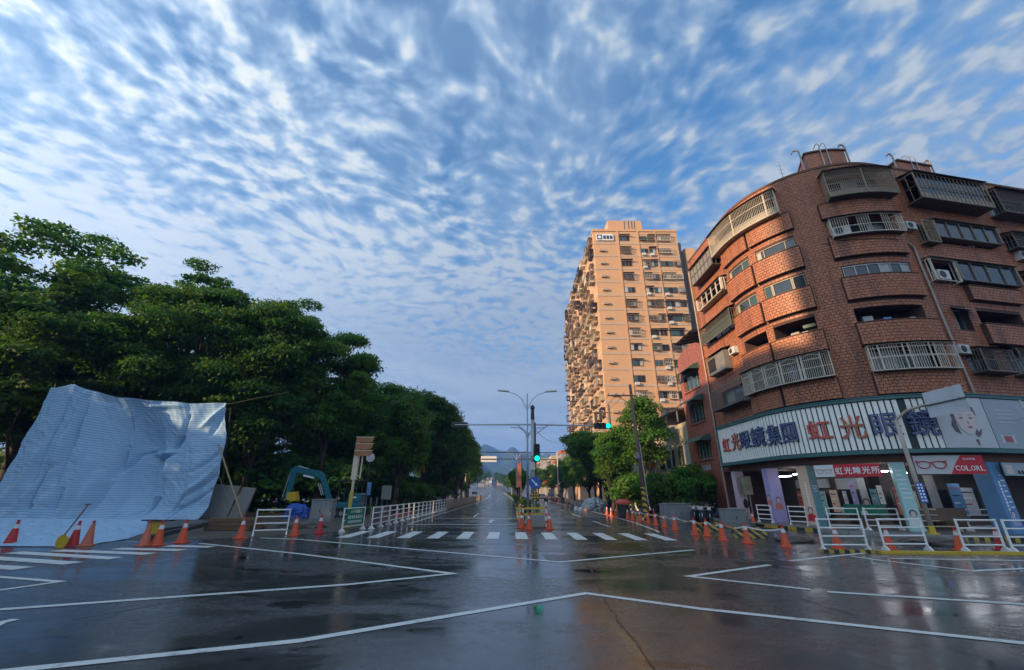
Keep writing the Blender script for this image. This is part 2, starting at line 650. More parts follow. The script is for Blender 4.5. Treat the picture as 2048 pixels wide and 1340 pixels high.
asphalt_material()
paint_material()
leaf_material('leaf_dark', (0.042, 0.12, 0.024), (0.095, 0.215, 0.037), (0.178, 0.24, 0.037))
leaf_material('leaf_mid', (0.043, 0.129, 0.018), (0.087, 0.192, 0.03), (0.152, 0.192, 0.033))
leaf_material('leaf_feather', (0.046, 0.135, 0.03), (0.104, 0.229, 0.044), (0.208, 0.24, 0.05))
leaf_material('leaf_hedge', (0.042, 0.084, 0.022), (0.09, 0.138, 0.036), (0.144, 0.168, 0.042))
tarp_material()
brick_material('brick_tile', (0.390, 0.128, 0.055), (0.520, 0.195, 0.086), 0.6)
brick_material('brick_red', (0.260, 0.075, 0.045), (0.400, 0.130, 0.075), 0.35)
material('mortar', (0.095, 0.050, 0.037), 0.9, var=0.25, scale=2.0, dirt=0.4)
material('plaster_brown', (0.16, 0.075, 0.045), 0.8, var=0.2, scale=1.0, dirt=0.5, streak=0.4)
material('tower_tile', (0.62, 0.355, 0.180), 0.65, var=0.08, scale=0.4, dirt=0.10, dirt_color=(0.30, 0.19, 0.13), streak=0.30, bump=0.15, bscale=9)
material('tower_band', (0.52, 0.38, 0.27), 0.75, var=0.12, scale=0.6, streak=0.45, dirt_color=(0.26, 0.19, 0.14))
material('tower_blue', (0.16, 0.17, 0.19), 0.6, var=0.2, scale=0.5)
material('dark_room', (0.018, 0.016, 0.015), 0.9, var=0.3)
material('shop_room', (0.14, 0.12, 0.10), 0.8, var=0.4, scale=1.2)
material('glass', (0.03, 0.04, 0.045), 0.06, var=0.5, scale=0.8, spec=0.9)
material('glass_green', (0.035, 0.075, 0.06), 0.10, var=0.5, scale=1.2, spec=0.8)
material('curtain', (0.42, 0.42, 0.40), 0.8, var=0.25, scale=4.0)
material('aluminium', (0.42, 0.41, 0.39), 0.4, metal=0.6, var=0.15, dirt=0.25)
material('frame_tan', (0.46, 0.36, 0.24), 0.5, var=0.15, dirt=0.2)
material('cage_steel', (0.36, 0.26, 0.17), 0.55, metal=0.3, var=0.25, dirt=0.5, dirt_color=(0.14, 0.07, 0.035), scale=5)
material('cage_white', (0.68, 0.59, 0.46), 0.45, var=0.12, dirt=0.3, dirt_color=(0.22, 0.13, 0.08), scale=5)
material('cage_grey', (0.23, 0.19, 0.15), 0.5, metal=0.4, var=0.25, dirt=0.4, scale=5)
material('cage_dark', (0.06, 0.07, 0.075), 0.5, metal=0.3, var=0.3, dirt=0.4, scale=5)
material('sheet_dark', (0.062, 0.050, 0.040), 0.6, var=0.3, dirt=0.4, streak=0.3)
material('sheet_green', (0.05, 0.11, 0.08), 0.55, var=0.25, dirt=0.4, streak=0.3)
material('sheet_grey', (0.23, 0.21, 0.18), 0.5, var=0.2, dirt=0.4, streak=0.3)
material('sheet_beige', (0.35, 0.31, 0.22), 0.6, var=0.2, dirt=0.5, streak=0.5)
material('white_unit', (0.62, 0.62, 0.58), 0.5, var=0.1, dirt=0.25)
material('fan_black', (0.03, 0.03, 0.03), 0.5)
material('pipe_grey', (0.44, 0.37, 0.29), 0.5, var=0.15, dirt=0.3)
material('teal_frame', (0.055, 0.15, 0.145), 0.45, var=0.15, dirt=0.3)
material('sign_white', (0.93, 0.91, 0.82), 0.5, var=0.03, streak=0.10, dirt_color=(0.50, 0.44, 0.30))
material('sign_back', (0.035, 0.05, 0.05), 0.7)
material('letter_red', (0.56, 0.085, 0.07), 0.45, var=0.15, scale=4, dirt=0.25, dirt_color=(0.55, 0.28, 0.2))
material('letter_rust', (0.42, 0.12, 0.06), 0.5, var=0.2, scale=4, dirt=0.3, dirt_color=(0.5, 0.30, 0.2))
material('letter_navy', (0.030, 0.045, 0.14), 0.45, var=0.25, scale=4)
material('letter_inline', (0.13, 0.17, 0.30), 0.5, var=0.2)
material('banner_red', (0.62, 0.025, 0.035), 0.5, var=0.06)
material('banner_white', (0.78, 0.77, 0.74), 0.5, var=0.05)
material('glasses_red', (0.48, 0.03, 0.05), 0.4)
material('glasses_gold', (0.42, 0.30, 0.22), 0.4)
material('lettering_white', (0.85, 0.84, 0.82), 0.5, var=0.03)
material('billboard_pale', (0.56, 0.57, 0.56), 0.5, var=0.06, scale=0.8)
material('billboard_grey', (0.36, 0.41, 0.44), 0.5, var=0.08, scale=0.8)
material('skin_print', (0.66, 0.56, 0.51), 0.6, var=0.04)
material('hair_print', (0.16, 0.11, 0.14), 0.6, var=0.3)
material('lip_print', (0.45, 0.10, 0.12), 0.6)
material('pillar_pink', (0.66, 0.50, 0.55), 0.5, var=0.06)
material('pillar_lilac', (0.42, 0.36, 0.62), 0.5, var=0.08)
material('pillar_peach', (0.74, 0.52, 0.36), 0.5, var=0.08)
material('pillar_teal', (0.16, 0.36, 0.38), 0.5, var=0.1)
material('pillar_aqua', (0.42, 0.68, 0.64), 0.5, var=0.1)
material('pillar_blue', (0.12, 0.27, 0.48), 0.5, var=0.15)
material('coral_print', (0.62, 0.20, 0.15), 0.5, var=0.1)
material('tube_light', (0.9, 0.92, 1.0), 0.4, emit=(0.85, 0.9, 1.0), estr=13.0)
material('shelf_wood', (0.16, 0.10, 0.06), 0.6, var=0.3)
material('product_mix', (0.30, 0.27, 0.22), 0.6, var=0.8, scale=5.0)
material('concrete', (0.27, 0.26, 0.24), 0.8, var=0.2, scale=2.0, dirt=0.4, bump=0.2, bscale=25)
material('wet_paving', (0.10, 0.095, 0.09), 0.38, var=0.3, scale=1.5, dirt=0.5, bump=0.25, bscale=12)
material('mud', (0.105, 0.085, 0.065), 0.5, var=0.35, scale=1.2, dirt=0.5, bump=0.6, bscale=6)
material('earth', (0.05, 0.055, 0.035), 0.9, var=0.35, scale=0.6, bump=0.4, bscale=3)
material('cone_orange', (0.72, 0.10, 0.028), 0.42, var=0.12, dirt=0.12)
material('cone_red', (0.52, 0.035, 0.03), 0.42, var=0.12, dirt=0.12)
material('cone_faded', (0.60, 0.17, 0.10), 0.55, var=0.15, dirt=0.3)
material('reflective_white', (0.72, 0.72, 0.70), 0.4, var=0.06, dirt=0.2)
material('barrier_white', (0.86, 0.85, 0.80), 0.42, var=0.06, dirt=0.22, dirt_color=(0.25, 0.2, 0.14))
material('barrier_cream', (0.68, 0.60, 0.40), 0.45, var=0.1, dirt=0.25)
material('barrier_rust', (0.52, 0.42, 0.32), 0.5, var=0.15, dirt=0.45, dirt_color=(0.2, 0.08, 0.04))
material('safety_yellow', (0.62, 0.42, 0.03), 0.5, var=0.12, dirt=0.25)
material('black_paint', (0.02, 0.02, 0.02), 0.5)
material('cabinet_grey', (0.24, 0.255, 0.26), 0.5, var=0.06, dirt=0.2, streak=0.15)
material('cabinet_dark', (0.13, 0.135, 0.14), 0.55, var=0.1, dirt=0.2)
material('teal_machine', (0.008, 0.135, 0.175), 0.35, var=0.12, dirt=0.3, coat=0.3)
material('machine_dark', (0.03, 0.032, 0.035), 0.5, var=0.2)
material('steel', (0.40, 0.40, 0.40), 0.35, metal=0.8, var=0.15)
material('galvanised', (0.42, 0.44, 0.45), 0.42, metal=0.55, var=0.12, dirt=0.2)
material('sign_blue', (0.018, 0.10, 0.42), 0.4, var=0.05)
material('sign_green', (0.012, 0.20, 0.11), 0.45, var=0.08)
material('sign_brown', (0.40, 0.165, 0.07), 0.5, var=0.1, dirt=0.2)
material('signal_green', (0.0, 0.6, 0.4), 0.3, emit=(0.0, 0.95, 0.55), estr=1.6, var=0)
material('signal_case', (0.012, 0.025, 0.02), 0.45)
material('wood_old', (0.17, 0.10, 0.055), 0.8, var=0.35, scale=6, dirt=0.3)
material('pole_brown', (0.16, 0.115, 0.08), 0.75, var=0.25, scale=4, dirt=0.3)
material('bamboo', (0.36, 0.26, 0.12), 0.6, var=0.2)
material('bark', (0.055, 0.042, 0.032), 0.9, var=0.35, scale=5, bump=0.5, bscale=14)
material('wire', (0.02, 0.02, 0.02), 0.6)
material('blue_tarp', (0.02, 0.09, 0.40), 0.4, var=0.25, bump=0.3, bscale=8)
material('silver_tarp', (0.42, 0.45, 0.47), 0.35, var=0.2, metal=0.2, bump=0.5, bscale=7)
material('red_canvas', (0.52, 0.07, 0.05), 0.55, var=0.2)
material('sack_grey', (0.22, 0.27, 0.30), 0.7, var=0.3, bump=0.4, bscale=10)
material('tyre', (0.015, 0.015, 0.016), 0.75)
material('car_silver', (0.50, 0.52, 0.54), 0.28, metal=0.5, coat=0.6)
material('car_red', (0.45, 0.03, 0.03), 0.3, coat=0.6)
material('car_white', (0.72, 0.73, 0.73), 0.3, coat=0.6)
material('car_blue', (0.12, 0.24, 0.50), 0.3, coat=0.6)
material('scooter_dark', (0.05, 0.06, 0.08), 0.3, coat=0.5)
material('scooter_white', (0.62, 0.62, 0.62), 0.3, coat=0.5)
material('tail_red', (0.5, 0.02, 0.02), 0.3)
material('cover_dark', (0.014, 0.022, 0.020), 0.85, var=0.4, bump=0.5, bscale=9)
material('wall_cream', (0.48, 0.42, 0.30), 0.75, var=0.12, streak=0.4, dirt_color=(0.2, 0.16, 0.12))
material('wall_beige', (0.40, 0.35, 0.28), 0.75, var=0.15, streak=0.4)
material('wall_grey', (0.30, 0.29, 0.28), 0.75, var=0.15, streak=0.4)
material('wall_pink', (0.40, 0.27, 0.22), 0.75, var=0.15, streak=0.4)
material('roof_red', (0.46, 0.10, 0.045), 0.6, var=0.15)
material('forest_hill', (0.030, 0.062, 0.035), 0.95, var=0.4, scale=0.02)
stripe_material('hazard', (0.42, 0.27, 0.04), (0.02, 0.02, 0.02), 0.24, (0.71, 0.0, 0.71), 0.6, 0.45, 0.6)
stripe_material('hazard_rail', (0.50, 0.33, 0.04), (0.02, 0.02, 0.02), 0.34, (1, 0, 0), 0.55, 0.5, 0.6)
stripe_material('hazard_pole', (0.62, 0.38, 0.03), (0.02, 0.02, 0.02), 0.30, (0.45, 0.45, 0.77), 0.5, 0.5, 0.25)
stripe_material('hazard_tape', (0.70, 0.22, 0.05), (0.75, 0.74, 0.70), 0.9, (0.9, 0.9, 0), 0.5, 0.35, 0.1)
stripe_material('post_band', (0.72, 0.71, 0.68), (0.62, 0.06, 0.03), 0.36, (0, 0, 1), 0.45, 0.62, 0.1)


# ---------------------------------------------------------------- ground, roads, pavements
def bend(y):
    """the avenue bends left in the distance"""
    return 0.0 if y < 70 else -2.2e-4 * (y - 70) ** 2


OBY, OBH = -11.5, 27.0
HAZE = 0.00050


def rise(y):
    return 0.0 if y < 60 else 6.6e-5 * (min(y, 500) - 60) ** 2


YS = [-60, -20, 0, 10, 17.6, 25, 40, 60, 75, 90, 105, 120, 140, 160, 185, 210, 240, 270, 300, 340, 380, 420, 460, 500]


def strip(mb, xa, xb, ys, z, skirt=0.0):
    for a, b in zip(ys[:-1], ys[1:]):
        p = [(xa + bend(a), a, z + rise(a)), (xb + bend(a), a, z + rise(a)), (xb + bend(b), b, z + rise(b)), (xa + bend(b), b, z + rise(b))]
        mb.face(p)


g = MB()
gy = [-300, -60, 0, 60] + [y for y in YS if y > 60] + [900, 1500, 2400]
gx = [-1500, -400, -120, -40, 40, 120, 400, 1500]
for a, b in zip(gy[:-1], gy[1:]):
    for c, d in zip(gx[:-1], gx[1:]):
        g.face([(c, a, rise(a) - 0.03), (d, a, rise(a) - 0.03), (d, b, rise(b) - 0.03), (c, b, rise(b) - 0.03)])
tag(g.build('ground', 'earth'), kind='structure')

r = MB()
r.face([(-120, -60, 0), (120, -60, 0), (120, 23.5, 0), (11.6, 23.5, 0), (-8.3, 23.5, 0), (-120, 23.5, 0)])
strip(r, -8.3, 11.6, [23.5, 30, 40, 50, 60] + [y for y in YS if y > 60], 0.0)
road = tag(r.build('road', 'wet_asphalt'), kind='structure')


def road_line(a, b, wd=0.15, name='road_line', z=0.006):
    a, b = Vector(a), Vector(b)
    d = (b - a)
    d.z = 0
    n = Vector((-d.y, d.x, 0)).normalized() * wd / 2
    m = MB()
    m.face([a - n + Vector((0, 0, z)), b - n + Vector((0, 0, z)), b + n + Vector((0, 0, z)), a + n + Vector((0, 0, z))])
    return m.build(name, 'road_paint', road)


def road_poly(pix, wd=0.15):
    """a painted line through several points; the joints are mitred so that no two sheets overlap"""
    P = [G(*p) for p in pix]
    n = len(P)
    nor = []
    for i in range(n):
        a = (P[i] - P[i - 1]).normalized() if i else None
        b = (P[i + 1] - P[i]).normalized() if i < n - 1 else None
        na = Vector((-a.y, a.x, 0)) if a else None
        nb = Vector((-b.y, b.x, 0)) if b else None
        if na is None:
            nor.append(nb)
        elif nb is None:
            nor.append(na)
        else:
            h = (na + nb).normalized()
            nor.append(h / max(0.28, h.dot(na)))
    m = MB()
    for i in range(n - 1):
        m.face([P[i] - nor[i] * wd / 2, P[i + 1] - nor[i + 1] * wd / 2, P[i + 1] + nor[i + 1] * wd / 2, P[i] + nor[i] * wd / 2])
    m.v = [(x, y, 0.006) for x, y, z in m.v]
    return m.build('road_line', 'road_paint', road)


for pix in ([(-60, 1224), (0, 1219.5), (700, 1169), (905, 1147.5), (600, 1108), (400, 1087)],
            [(520, 1076), (600, 1079), (1119.5, 1124.5), (1388, 1100)],
            [(-200, 1366), (40, 1340), (600, 1282), (1172, 1187), (1400, 1218), (2048, 1287), (2300, 1312)],
            [(1540, 1130), (1378, 1153), (1622, 1179.5)], [(1655, 1184), (2048, 1209), (2200, 1218)],
            [(1580, 1122), (1742, 1105)],
            [(1700, 1112), (1760, 1121), (1946, 1142), (2120, 1134)],
            [(-80, 1148), (120, 1163.7), (-80, 1192)],
            [(-60, 1276), (0, 1246), (32, 1239)], [(1780, 1117), (2060, 1122)]):
    road_poly(pix)
for i in range(12):
    x = -6.75 + i * 1.205
    road_line((x, 18.15, 0), (x, 21.15, 0), 0.50, 'crosswalk_stripe')
for a, b in (((-60, 1131), (47, 1137)), ((-60, 1113), (147, 1127)), ((27, 1105), (232, 1117)), ((113, 1101), (301, 1108)), ((232, 1097.5), (366, 1100.5)), ((335, 1092), (424, 1094))):
    road_line(G(*a), G(*b), 0.42, 'crosswalk_stripe')
road_line((-5.9, 25.6, 0), (0.3, 25.9, 0), 0.28)
road_line((-5.4, 31.2, 0), (0.3, 31.4, 0), 0.14)
for y0 in range(34, 120, 10):
    road_line((-2.8 + bend(y0), y0, rise(y0)), (-2.8 + bend(y0 + 5), y0 + 5, rise(y0 + 5)), 0.12, 'lane_dash')
    road_line((5.55 + bend(y0 - 9), y0 - 9, rise(y0 - 9)), (5.55 + bend(y0 - 4), y0 - 4, rise(y0 - 4)), 0.12, 'lane_dash')


def long_line(x, y0, y1, wd=0.13, name='road_line'):
    m = MB()
    ys = [y0] + [y for y in YS + [30, 50] if y0 < y < y1] + [y1]
    strip(m, x - wd / 2, x + wd / 2, sorted(ys), 0.006)
    m.build(name, 'road_paint', road)


long_line(-5.9, 26.0, 180)
m_ = MB()
ed = [(7.25, 21.8), (7.45, 23), (8.0, 28.4), (8.3, 36), (8.4, 46), (8.45, 60)]
for (xa, ya), (xb, yb) in zip(ed[:-1], ed[1:]):
    m_.face([(xa - .07, ya, .006), (xa + .07, ya, .006), (xb + .07, yb, .006), (xb - .07, yb, .006)])
strip(m_, 8.38, 8.52, [60] + [y for y in YS if 60 < y < 200], .006)
m_.build('road_line', 'road_paint', road)
# lane arrow before the stop line (foreshortened) and darker rectangular patches of newer asphalt
m_ = MB()
m_.face([(-1.35, 27.4, .006), (-1.15, 27.4, .006), (-1.15, 29.4, .006), (-1.35, 29.4, .006)])
m_.face([(-1.6, 29.4, .006), (-0.9, 29.4, .006), (-1.25, 30.6, .006)])
m_.build('lane_arrow', 'road_paint', road)
material('new_asphalt', (0.016, 0.017, 0.018), 0.22, var=0.4, scale=3, bump=0.15, bscale=60)
for x0, x1, y0, y1, a in ((1.0, 2.2, 12.75, 13.9, 0.05), (3.2, 4.7, 15.0, 17.2, -0.06), (6.2, 8.4, 12.3, 12.9, 0.1), (10.5, 14.2, 11.0, 11.5, -0.1)):
    m_ = MB()
    c_, s_ = math.cos(a), math.sin(a)
    mx_, my_ = (x0 + x1) / 2, (y0 + y1) / 2
    m_.face([(mx_ + (x - mx_) * c_ - (y - my_) * s_, my_ + (x - mx_) * s_ + (y - my_) * c_, .003) for x, y in ((x0, y0), (x1, y0), (x1, y1), (x0, y1))])
    m_.build('asphalt_patch', 'new_asphalt', road)


def seam(pts, wd):
    m = MB()
    q = []
    for i in range(len(pts) - 1):
        a, b = Vector((*pts[i], 0)), Vector((*pts[i + 1], 0))
        for k in range(8):
            p = a.lerp(b, k / 8)
            q.append(p + Vector((mnoise.noise(p * 3.3) * .05, mnoise.noise(p * 3.3 + Vector((5, 5, 5))) * .05, 0)))
    for a, b in zip(q[:-1], q[1:]):
        n = Vector((-(b - a).y, (b - a).x, 0)).normalized() * wd * (0.5 + abs(mnoise.noise(a * 5)))
        m.face([a - n, b - n, b + n, a + n])
    m.v = [(x, y, .0035) for x, y, z in m.v]
    m.build('asphalt_seam', 'new_asphalt', road)


seam([(2.05, 12.4), (1.95, 10.6), (1.72, 9.0), (1.62, 7.4), (1.55, 5.0)], 0.022)
seam([tuple(G(q_, r_)[:2]) for q_, r_ in ((1480, 1118), (1560, 1135), (1640, 1148))], 0.05)
seam([tuple(G(q_, r_)[:2]) for q_, r_ in ((1752, 1160), (1795, 1163), (1845, 1172))], 0.06)
seam([tuple(G(q_, r_)[:2]) for q_, r_ in ((1600, 1195), (1650, 1215), (1720, 1232))], 0.03)
seam([(-0.2, 15.6), (-3.0, 12.8), (-4.6, 9.6), (-6.5, 6.5)], 0.016)

# muddy works ground on the left
def ground_sheet(name, pts, z, mat, n=14):
    m = MB()
    q = []
    for i in range(len(pts)):
        a, b = Vector((*pts[i], 0)), Vector((*pts[(i + 1) % len(pts)], 0))
        k = max(1, int((b - a).length / 1.2))
        for j in range(k):
            p = a.lerp(b, j / k)
            q.append((p.x + mnoise.noise(p * 0.9) * .35, p.y + mnoise.noise(p * 0.9 + Vector((9, 1, 4))) * .35, z))
    m.face(q)
    return tag(m.build(name, mat), kind='structure')


ground_sheet('works_ground', [(-60, 16.0), (-17.5, 16.2), (-13.5, 16.8), (-9.7, 18.0), (-8.2, 20.5), (-7.4, 24), (-7.1, 40), (-7.1, 62), (-60, 62)], 0.005, 'mud')
for a, b in ((62, 110), (110, 200), (200, 400)):
    pv = MB()
    ys = sorted({a, b} | {y for y in YS if a < y < b})
    strip(pv, -60, -7.2, ys, .10)
    strip(pv, 10.2, 60, ys, .10)
    tag(pv.build('pavement', 'wet_paving'), kind='structure')

# ---------------------------------------------------------------- the corner facade as a curve: u along the wall, z up, o outwards
FC, FR, FA0, FA1 = Vector((22.4, 26.5, 0)), 5.9, math.pi, R(280)
FARC = FR * (FA1 - FA0)


def F(u, z, o=0.0):
    if u <= 0:
        return Vector((FC.x - FR - o, FC.y - u, z))
    if u <= FARC:
        a = FA0 + u / FR
        return Vector((FC.x + math.cos(a) * (FR + o), FC.y + math.sin(a) * (FR + o), z))
    n = Vector((math.cos(FA1), math.sin(FA1), 0))
    return FC + n * (FR + o) + Vector((-n.y, n.x, 0)) * (u - FARC) + Vector((0, 0, z))


def FN(u):
    a = FA0 if u <= 0 else min(FA1, FA0 + u / FR)
    return Vector((math.cos(a), math.sin(a), 0))


def FT(u):
    n = FN(u)
    return Vector((-n.y, n.x, 0))


def usteps(u0, u1, st=0.5):
    n = max(1, int(math.ceil((u1 - u0) / st))) if (u1 > 0 and u0 < FARC) else 1
    cut = sorted({u0, u1} | {u0 + (u1 - u0) * i / n for i in range(1, n)} | {q for q in (0.0, FARC) if u0 < q < u1})
    return cut


def fbox(mb, u0, u1, z0, z1, o0, o1, st=0.5):
    """a box bent along the facade"""
    us = usteps(u0, u1, st)
    b = len(mb.v)
    for u in us:
        mb.v += [tuple(F(u, z0, o0)), tuple(F(u, z0, o1)), tuple(F(u, z1, o1)), tuple(F(u, z1, o0))]
    n = len(us)
    for i in range(n - 1):
        p, q = b + 4 * i, b + 4 * i + 4
        for k in range(4):
            j = (k + 1) % 4
            mb.f.append((p + k, q + k, q + j, p + j))
    mb.f.append((b, b + 1, b + 2, b + 3))
    e = b + 4 * (n - 1)
    mb.f.append((e + 3, e + 2, e + 1, e))


# arcade pavement along the facade, raised behind a kerb
pv = MB()
us = [-140, -40, -20, -10] + [u * 0.5 for u in range(-12, 23)] + [14, 20, 30, 60]
for a, b in zip(us[:-1], us[1:]):
    pv.face([F(a, .15, -9 if a < FARC and a > 0 else -9), F(a, .15, 1.75), F(b, .15, 1.75), F(b, .15, -9)][::-1] if False else [F(a, .15, 1.75), F(b, .15, 1.75), F(b, .15, -5.5), F(a, .15, -5.5)])
pave = tag(pv.build('pavement', 'wet_paving'), kind='structure')
k = 0
u = -6.0
while u < 26:
    kb = MB()
    fbox(kb, u + .01, u + .99, 0.0, .17, 1.75, 1.93)
    o = kb.build('kerb_stone', ('hazard_rail' if (0 <= u < 3 or 7 <= u < 10) else 'concrete'), pave)
    u += 1.0
kb = MB()
for a, b in ((-100, -30), (-30, -6.0)):
    fbox(kb, a, b, 0, .16, 1.75, 1.93)
kb.build('kerb', 'concrete', pave)

# ---------------------------------------------------------------- hills on the skyline
def hills(name, Y, prof, seed, depth):
    m = MB()
    rr = random.Random(seed)
    x0, x1 = prof[0][0], prof[-1][0]
    nx, ny = 110, 16

    def top(x):
        for (a, ha), (b, hb) in zip(prof[:-1], prof[1:]):
            if a <= x <= b:
                t = (x - a) / (b - a)
                t = t * t * (3 - 2 * t)
                return ha + (hb - ha) * t
        return 0
    for j in range(ny + 1):
        for i in range(nx + 1):
            x = x0 + (x1 - x0) * i / nx
            t = j / ny
            y = Y + depth * (t - 0.5)
            sh = math.sin(math.pi * t) ** 0.8
            p = Vector((x * .008, y * .008, seed))
            ridge = 1 - abs(mnoise.noise(p * 1.5)) * 0.55
            z = top(x) * sh * (ridge if abs(t - .5) > .06 else 0.96) + mnoise.fractal(p * 4, 1.0, 2.1, 4) * 9 * sh + 20
            m.v.append((x, y, z if 0 < j < ny else 0))
    for j in range(ny):
        for i in range(nx):
            a = j * (nx + 1) + i
            m.f.append((a, a + 1, a + nx + 2, a + nx + 1))
    tag(m.build(name, 'forest_hill', smooth=True), kind='structure')


HY = 1500
hp = [(px, AT(px, py, HY)) for px, py in ((700, 960), (800, 935), (880, 915), (925, 905), (948, 893), (972, 886), (1000, 897), (1012, 899), (1023, 890), (1040, 900), (1075, 905), (1120, 908), (1180, 925), (1260, 945), (1400, 965))]
hills('hills', HY, [(p.x, p.z - 20) for px, p in hp], 3.0, 700)
hp = [(px, AT(px, py, 800)) for px, py in ((700, 975), (860, 960), (930, 938), (958, 930), (985, 947), (1010, 962), (1060, 968), (1200, 975))]
hills('hills', 800, [(p.x, max(4, p.z - 20)) for px, p in hp], 8.0, 260)

# ---------------------------------------------------------------- the round-cornered brick building
bld = thing('apartment_building', (22.4, 26.5, 0), 'brown brick apartment block with a rounded corner above the optician shops', 'building')
UL, UR, ZB, ZT = -6.5, 27.0, 3.34, 21.95
UC = (UL, UR)
open_win = [(-0.55, 1.75, 16.6, 17.42), (2.3, 4.75, 16.58, 17.43), (-0.6, 1.72, 13.72, 14.65), (2.28, 4.75, 13.78, 14.75), (6.55, 10.25, 13.65, 14.58)]
open_log = [(-0.45, 1.77, 10.85, 11.8), (2.3, 4.65, 10.83, 11.83), (6.5, 10.0, 10.8, 11.8), (13.8, 17.1, 10.9, 11.82)]
open_cag = [(-0.45, 4.6, 8.1, 9.35), (-0.8, 4.2, 19.45, 20.9), (7.1, 10.2, 19.3, 20.85), (6.7, 9.9, 16.5, 17.5), (6.6, 9.9, 8.1, 9.25),
            (12.3, 17.3, 19.2, 20.8), (12.0, 17.4, 16.4, 17.5), (11.5, 17.3, 13.5, 14.65), (14.4, 17.3, 8.0, 9.3), (11.6, 13.6, 8.0, 9.2),
            (12.0, 13.1, 10.5, 11.88),
            (-4.8, -1.3, 18.95, 20.3), (-4.8, -1.1, 16.4, 17.35), (-5.1, -1.0, 13.4, 14.6), (-4.8, -2.4, 10.6, 11.9), (-4.7, -1.0, 7.9, 9.2),
            (18.8, 22.4, 19.2, 20.8), (18.8, 22.4, 16.4, 17.5), (18.8, 22.4, 13.5, 14.6), (18.8, 22.4, 10.8, 11.8), (18.8, 22.4, 8.0, 9.2)]
OPEN = [(o, .16) for o in open_win] + [(o, 1.3) for o in open_log] + [(o, .45) for o in open_cag]


def facade_wall():
    us = sorted({UL, UR, 0.0, FARC} | {q for (o, d) in OPEN for q in o[:2]} | {FARC * i / 26 for i in range(27)})
    zs = sorted({ZB, ZT} | {q for (o, d) in OPEN for q in o[2:]})
    m = MB()
    for a, b in zip(us[:-1], us[1:]):
        for c, d in zip(zs[:-1], zs[1:]):
            um, zm = (a + b) / 2, (c + d) / 2
            if any(o[0] < um < o[1] and o[2] < zm < o[3] for o, dp in OPEN):
                continue
            m.face([F(a, c), F(b, c), F(b, d), F(a, d)])
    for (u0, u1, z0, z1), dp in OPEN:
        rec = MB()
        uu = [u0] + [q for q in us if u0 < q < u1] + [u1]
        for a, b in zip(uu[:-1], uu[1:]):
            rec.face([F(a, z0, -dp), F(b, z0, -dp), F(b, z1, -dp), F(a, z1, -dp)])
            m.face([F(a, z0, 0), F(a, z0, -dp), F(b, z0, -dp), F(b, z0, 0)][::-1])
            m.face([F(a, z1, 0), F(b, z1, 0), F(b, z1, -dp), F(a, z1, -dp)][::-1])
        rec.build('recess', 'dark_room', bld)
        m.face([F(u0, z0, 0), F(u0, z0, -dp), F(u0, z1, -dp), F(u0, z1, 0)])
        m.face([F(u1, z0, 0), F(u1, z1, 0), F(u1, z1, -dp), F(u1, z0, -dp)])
    # roof slab, end walls, back
    rim = [F(q, ZT, 0) for q in us]
    m.face(rim + [F(UR, ZT) + Vector((-3, 16, 0)), Vector((30.5, 33.0, ZT))])
    e0, e1 = F(UL, 0), F(UR, 0)
    m.face([e0, F(UL, ZT), Vector((e0.x + 14, e0.y, ZT)), Vector((e0.x + 14, e0.y, 0))])
    m.face([e1, Vector((e1.x - 3, e1.y + 16, 0)), Vector((e1.x - 3, e1.y + 16, ZT)), F(UR, ZT)])
    # soffit of the arcade
    uu = [q for q in us]
    for a, b in zip(uu[:-1], uu[1:]):
        m.face([F(a, ZB, 0), F(a, ZB, -4.6), F(b, ZB, -4.6), F(b, ZB, 0)])
    m.build('wall', 'mortar', bld)
    p = MB()
    fbox(p, UL, UR, ZT + .0, ZT + .16, -.22, .06, .4)
    p.build('parapet_cap', 'plaster_brown', bld)
    # attic walls behind the parapet
    for ua, ub, h in ((6.9, 9.9, 2.1), (14.4, 17.2, 2.0)):
        s = MB()
        fbox(s, ua, ub, ZT + .02, ZT + h, -3.4, -.9)
        sh = s.build('stair_house', 'brick_tile', bld)
        c_ = MB()
        fbox(c_, ua - .1, ub + .1, ZT + h + .002, ZT + h + .12, -3.5, -.8)
        c_.build('roof_slab', 'plaster_brown', sh)
        up = Vector((0, 0, 1))
        for uu_ in (ua + 1.1, ua + 1.55):
            v = MB()
            q0, q1, nn_ = F(uu_, ZT + .05, -.82), F(uu_, ZT + h + .55, -.82), FN(uu_)
            v.path([q0, q1, q1 + up * .25 - nn_ * .12, q1 + up * .32 - nn_ * .35, q1 + up * .22 - nn_ * .6, q1 - up * .4 - nn_ * .7], .035, 6)
            v.build('ladder_rail', 'galvanised', sh)
        for uu_ in (ua - .3, ub + .2):
            v = MB()
            q0, q1, tt_ = F(uu_, ZT + .05, -.9), F(uu_, ZT + h + .35, -.9), FT(uu_)
            v.path([q0, q1, q1 + up * .2 - tt_ * .1, q1 + up * .2 - tt_ * .38, q1 - tt_ * .45], .055, 8)
            v.build('vent_pipe', 'pipe_grey', sh)
    a = MB()
    q = F(5.1, ZT, -1.2)
    a.tube(q, q + Vector((0, 0, 2.6)), .03, .02)
    for z in (1.4, 1.75, 2.1, 2.4):
        a.tube(q + Vector((-.35 + z * .08, 0, z)), q + Vector((.35 - z * .08, 0, z)), .012, n=5)
    a.build('antenna', 'galvanised', bld)


facade_wall()

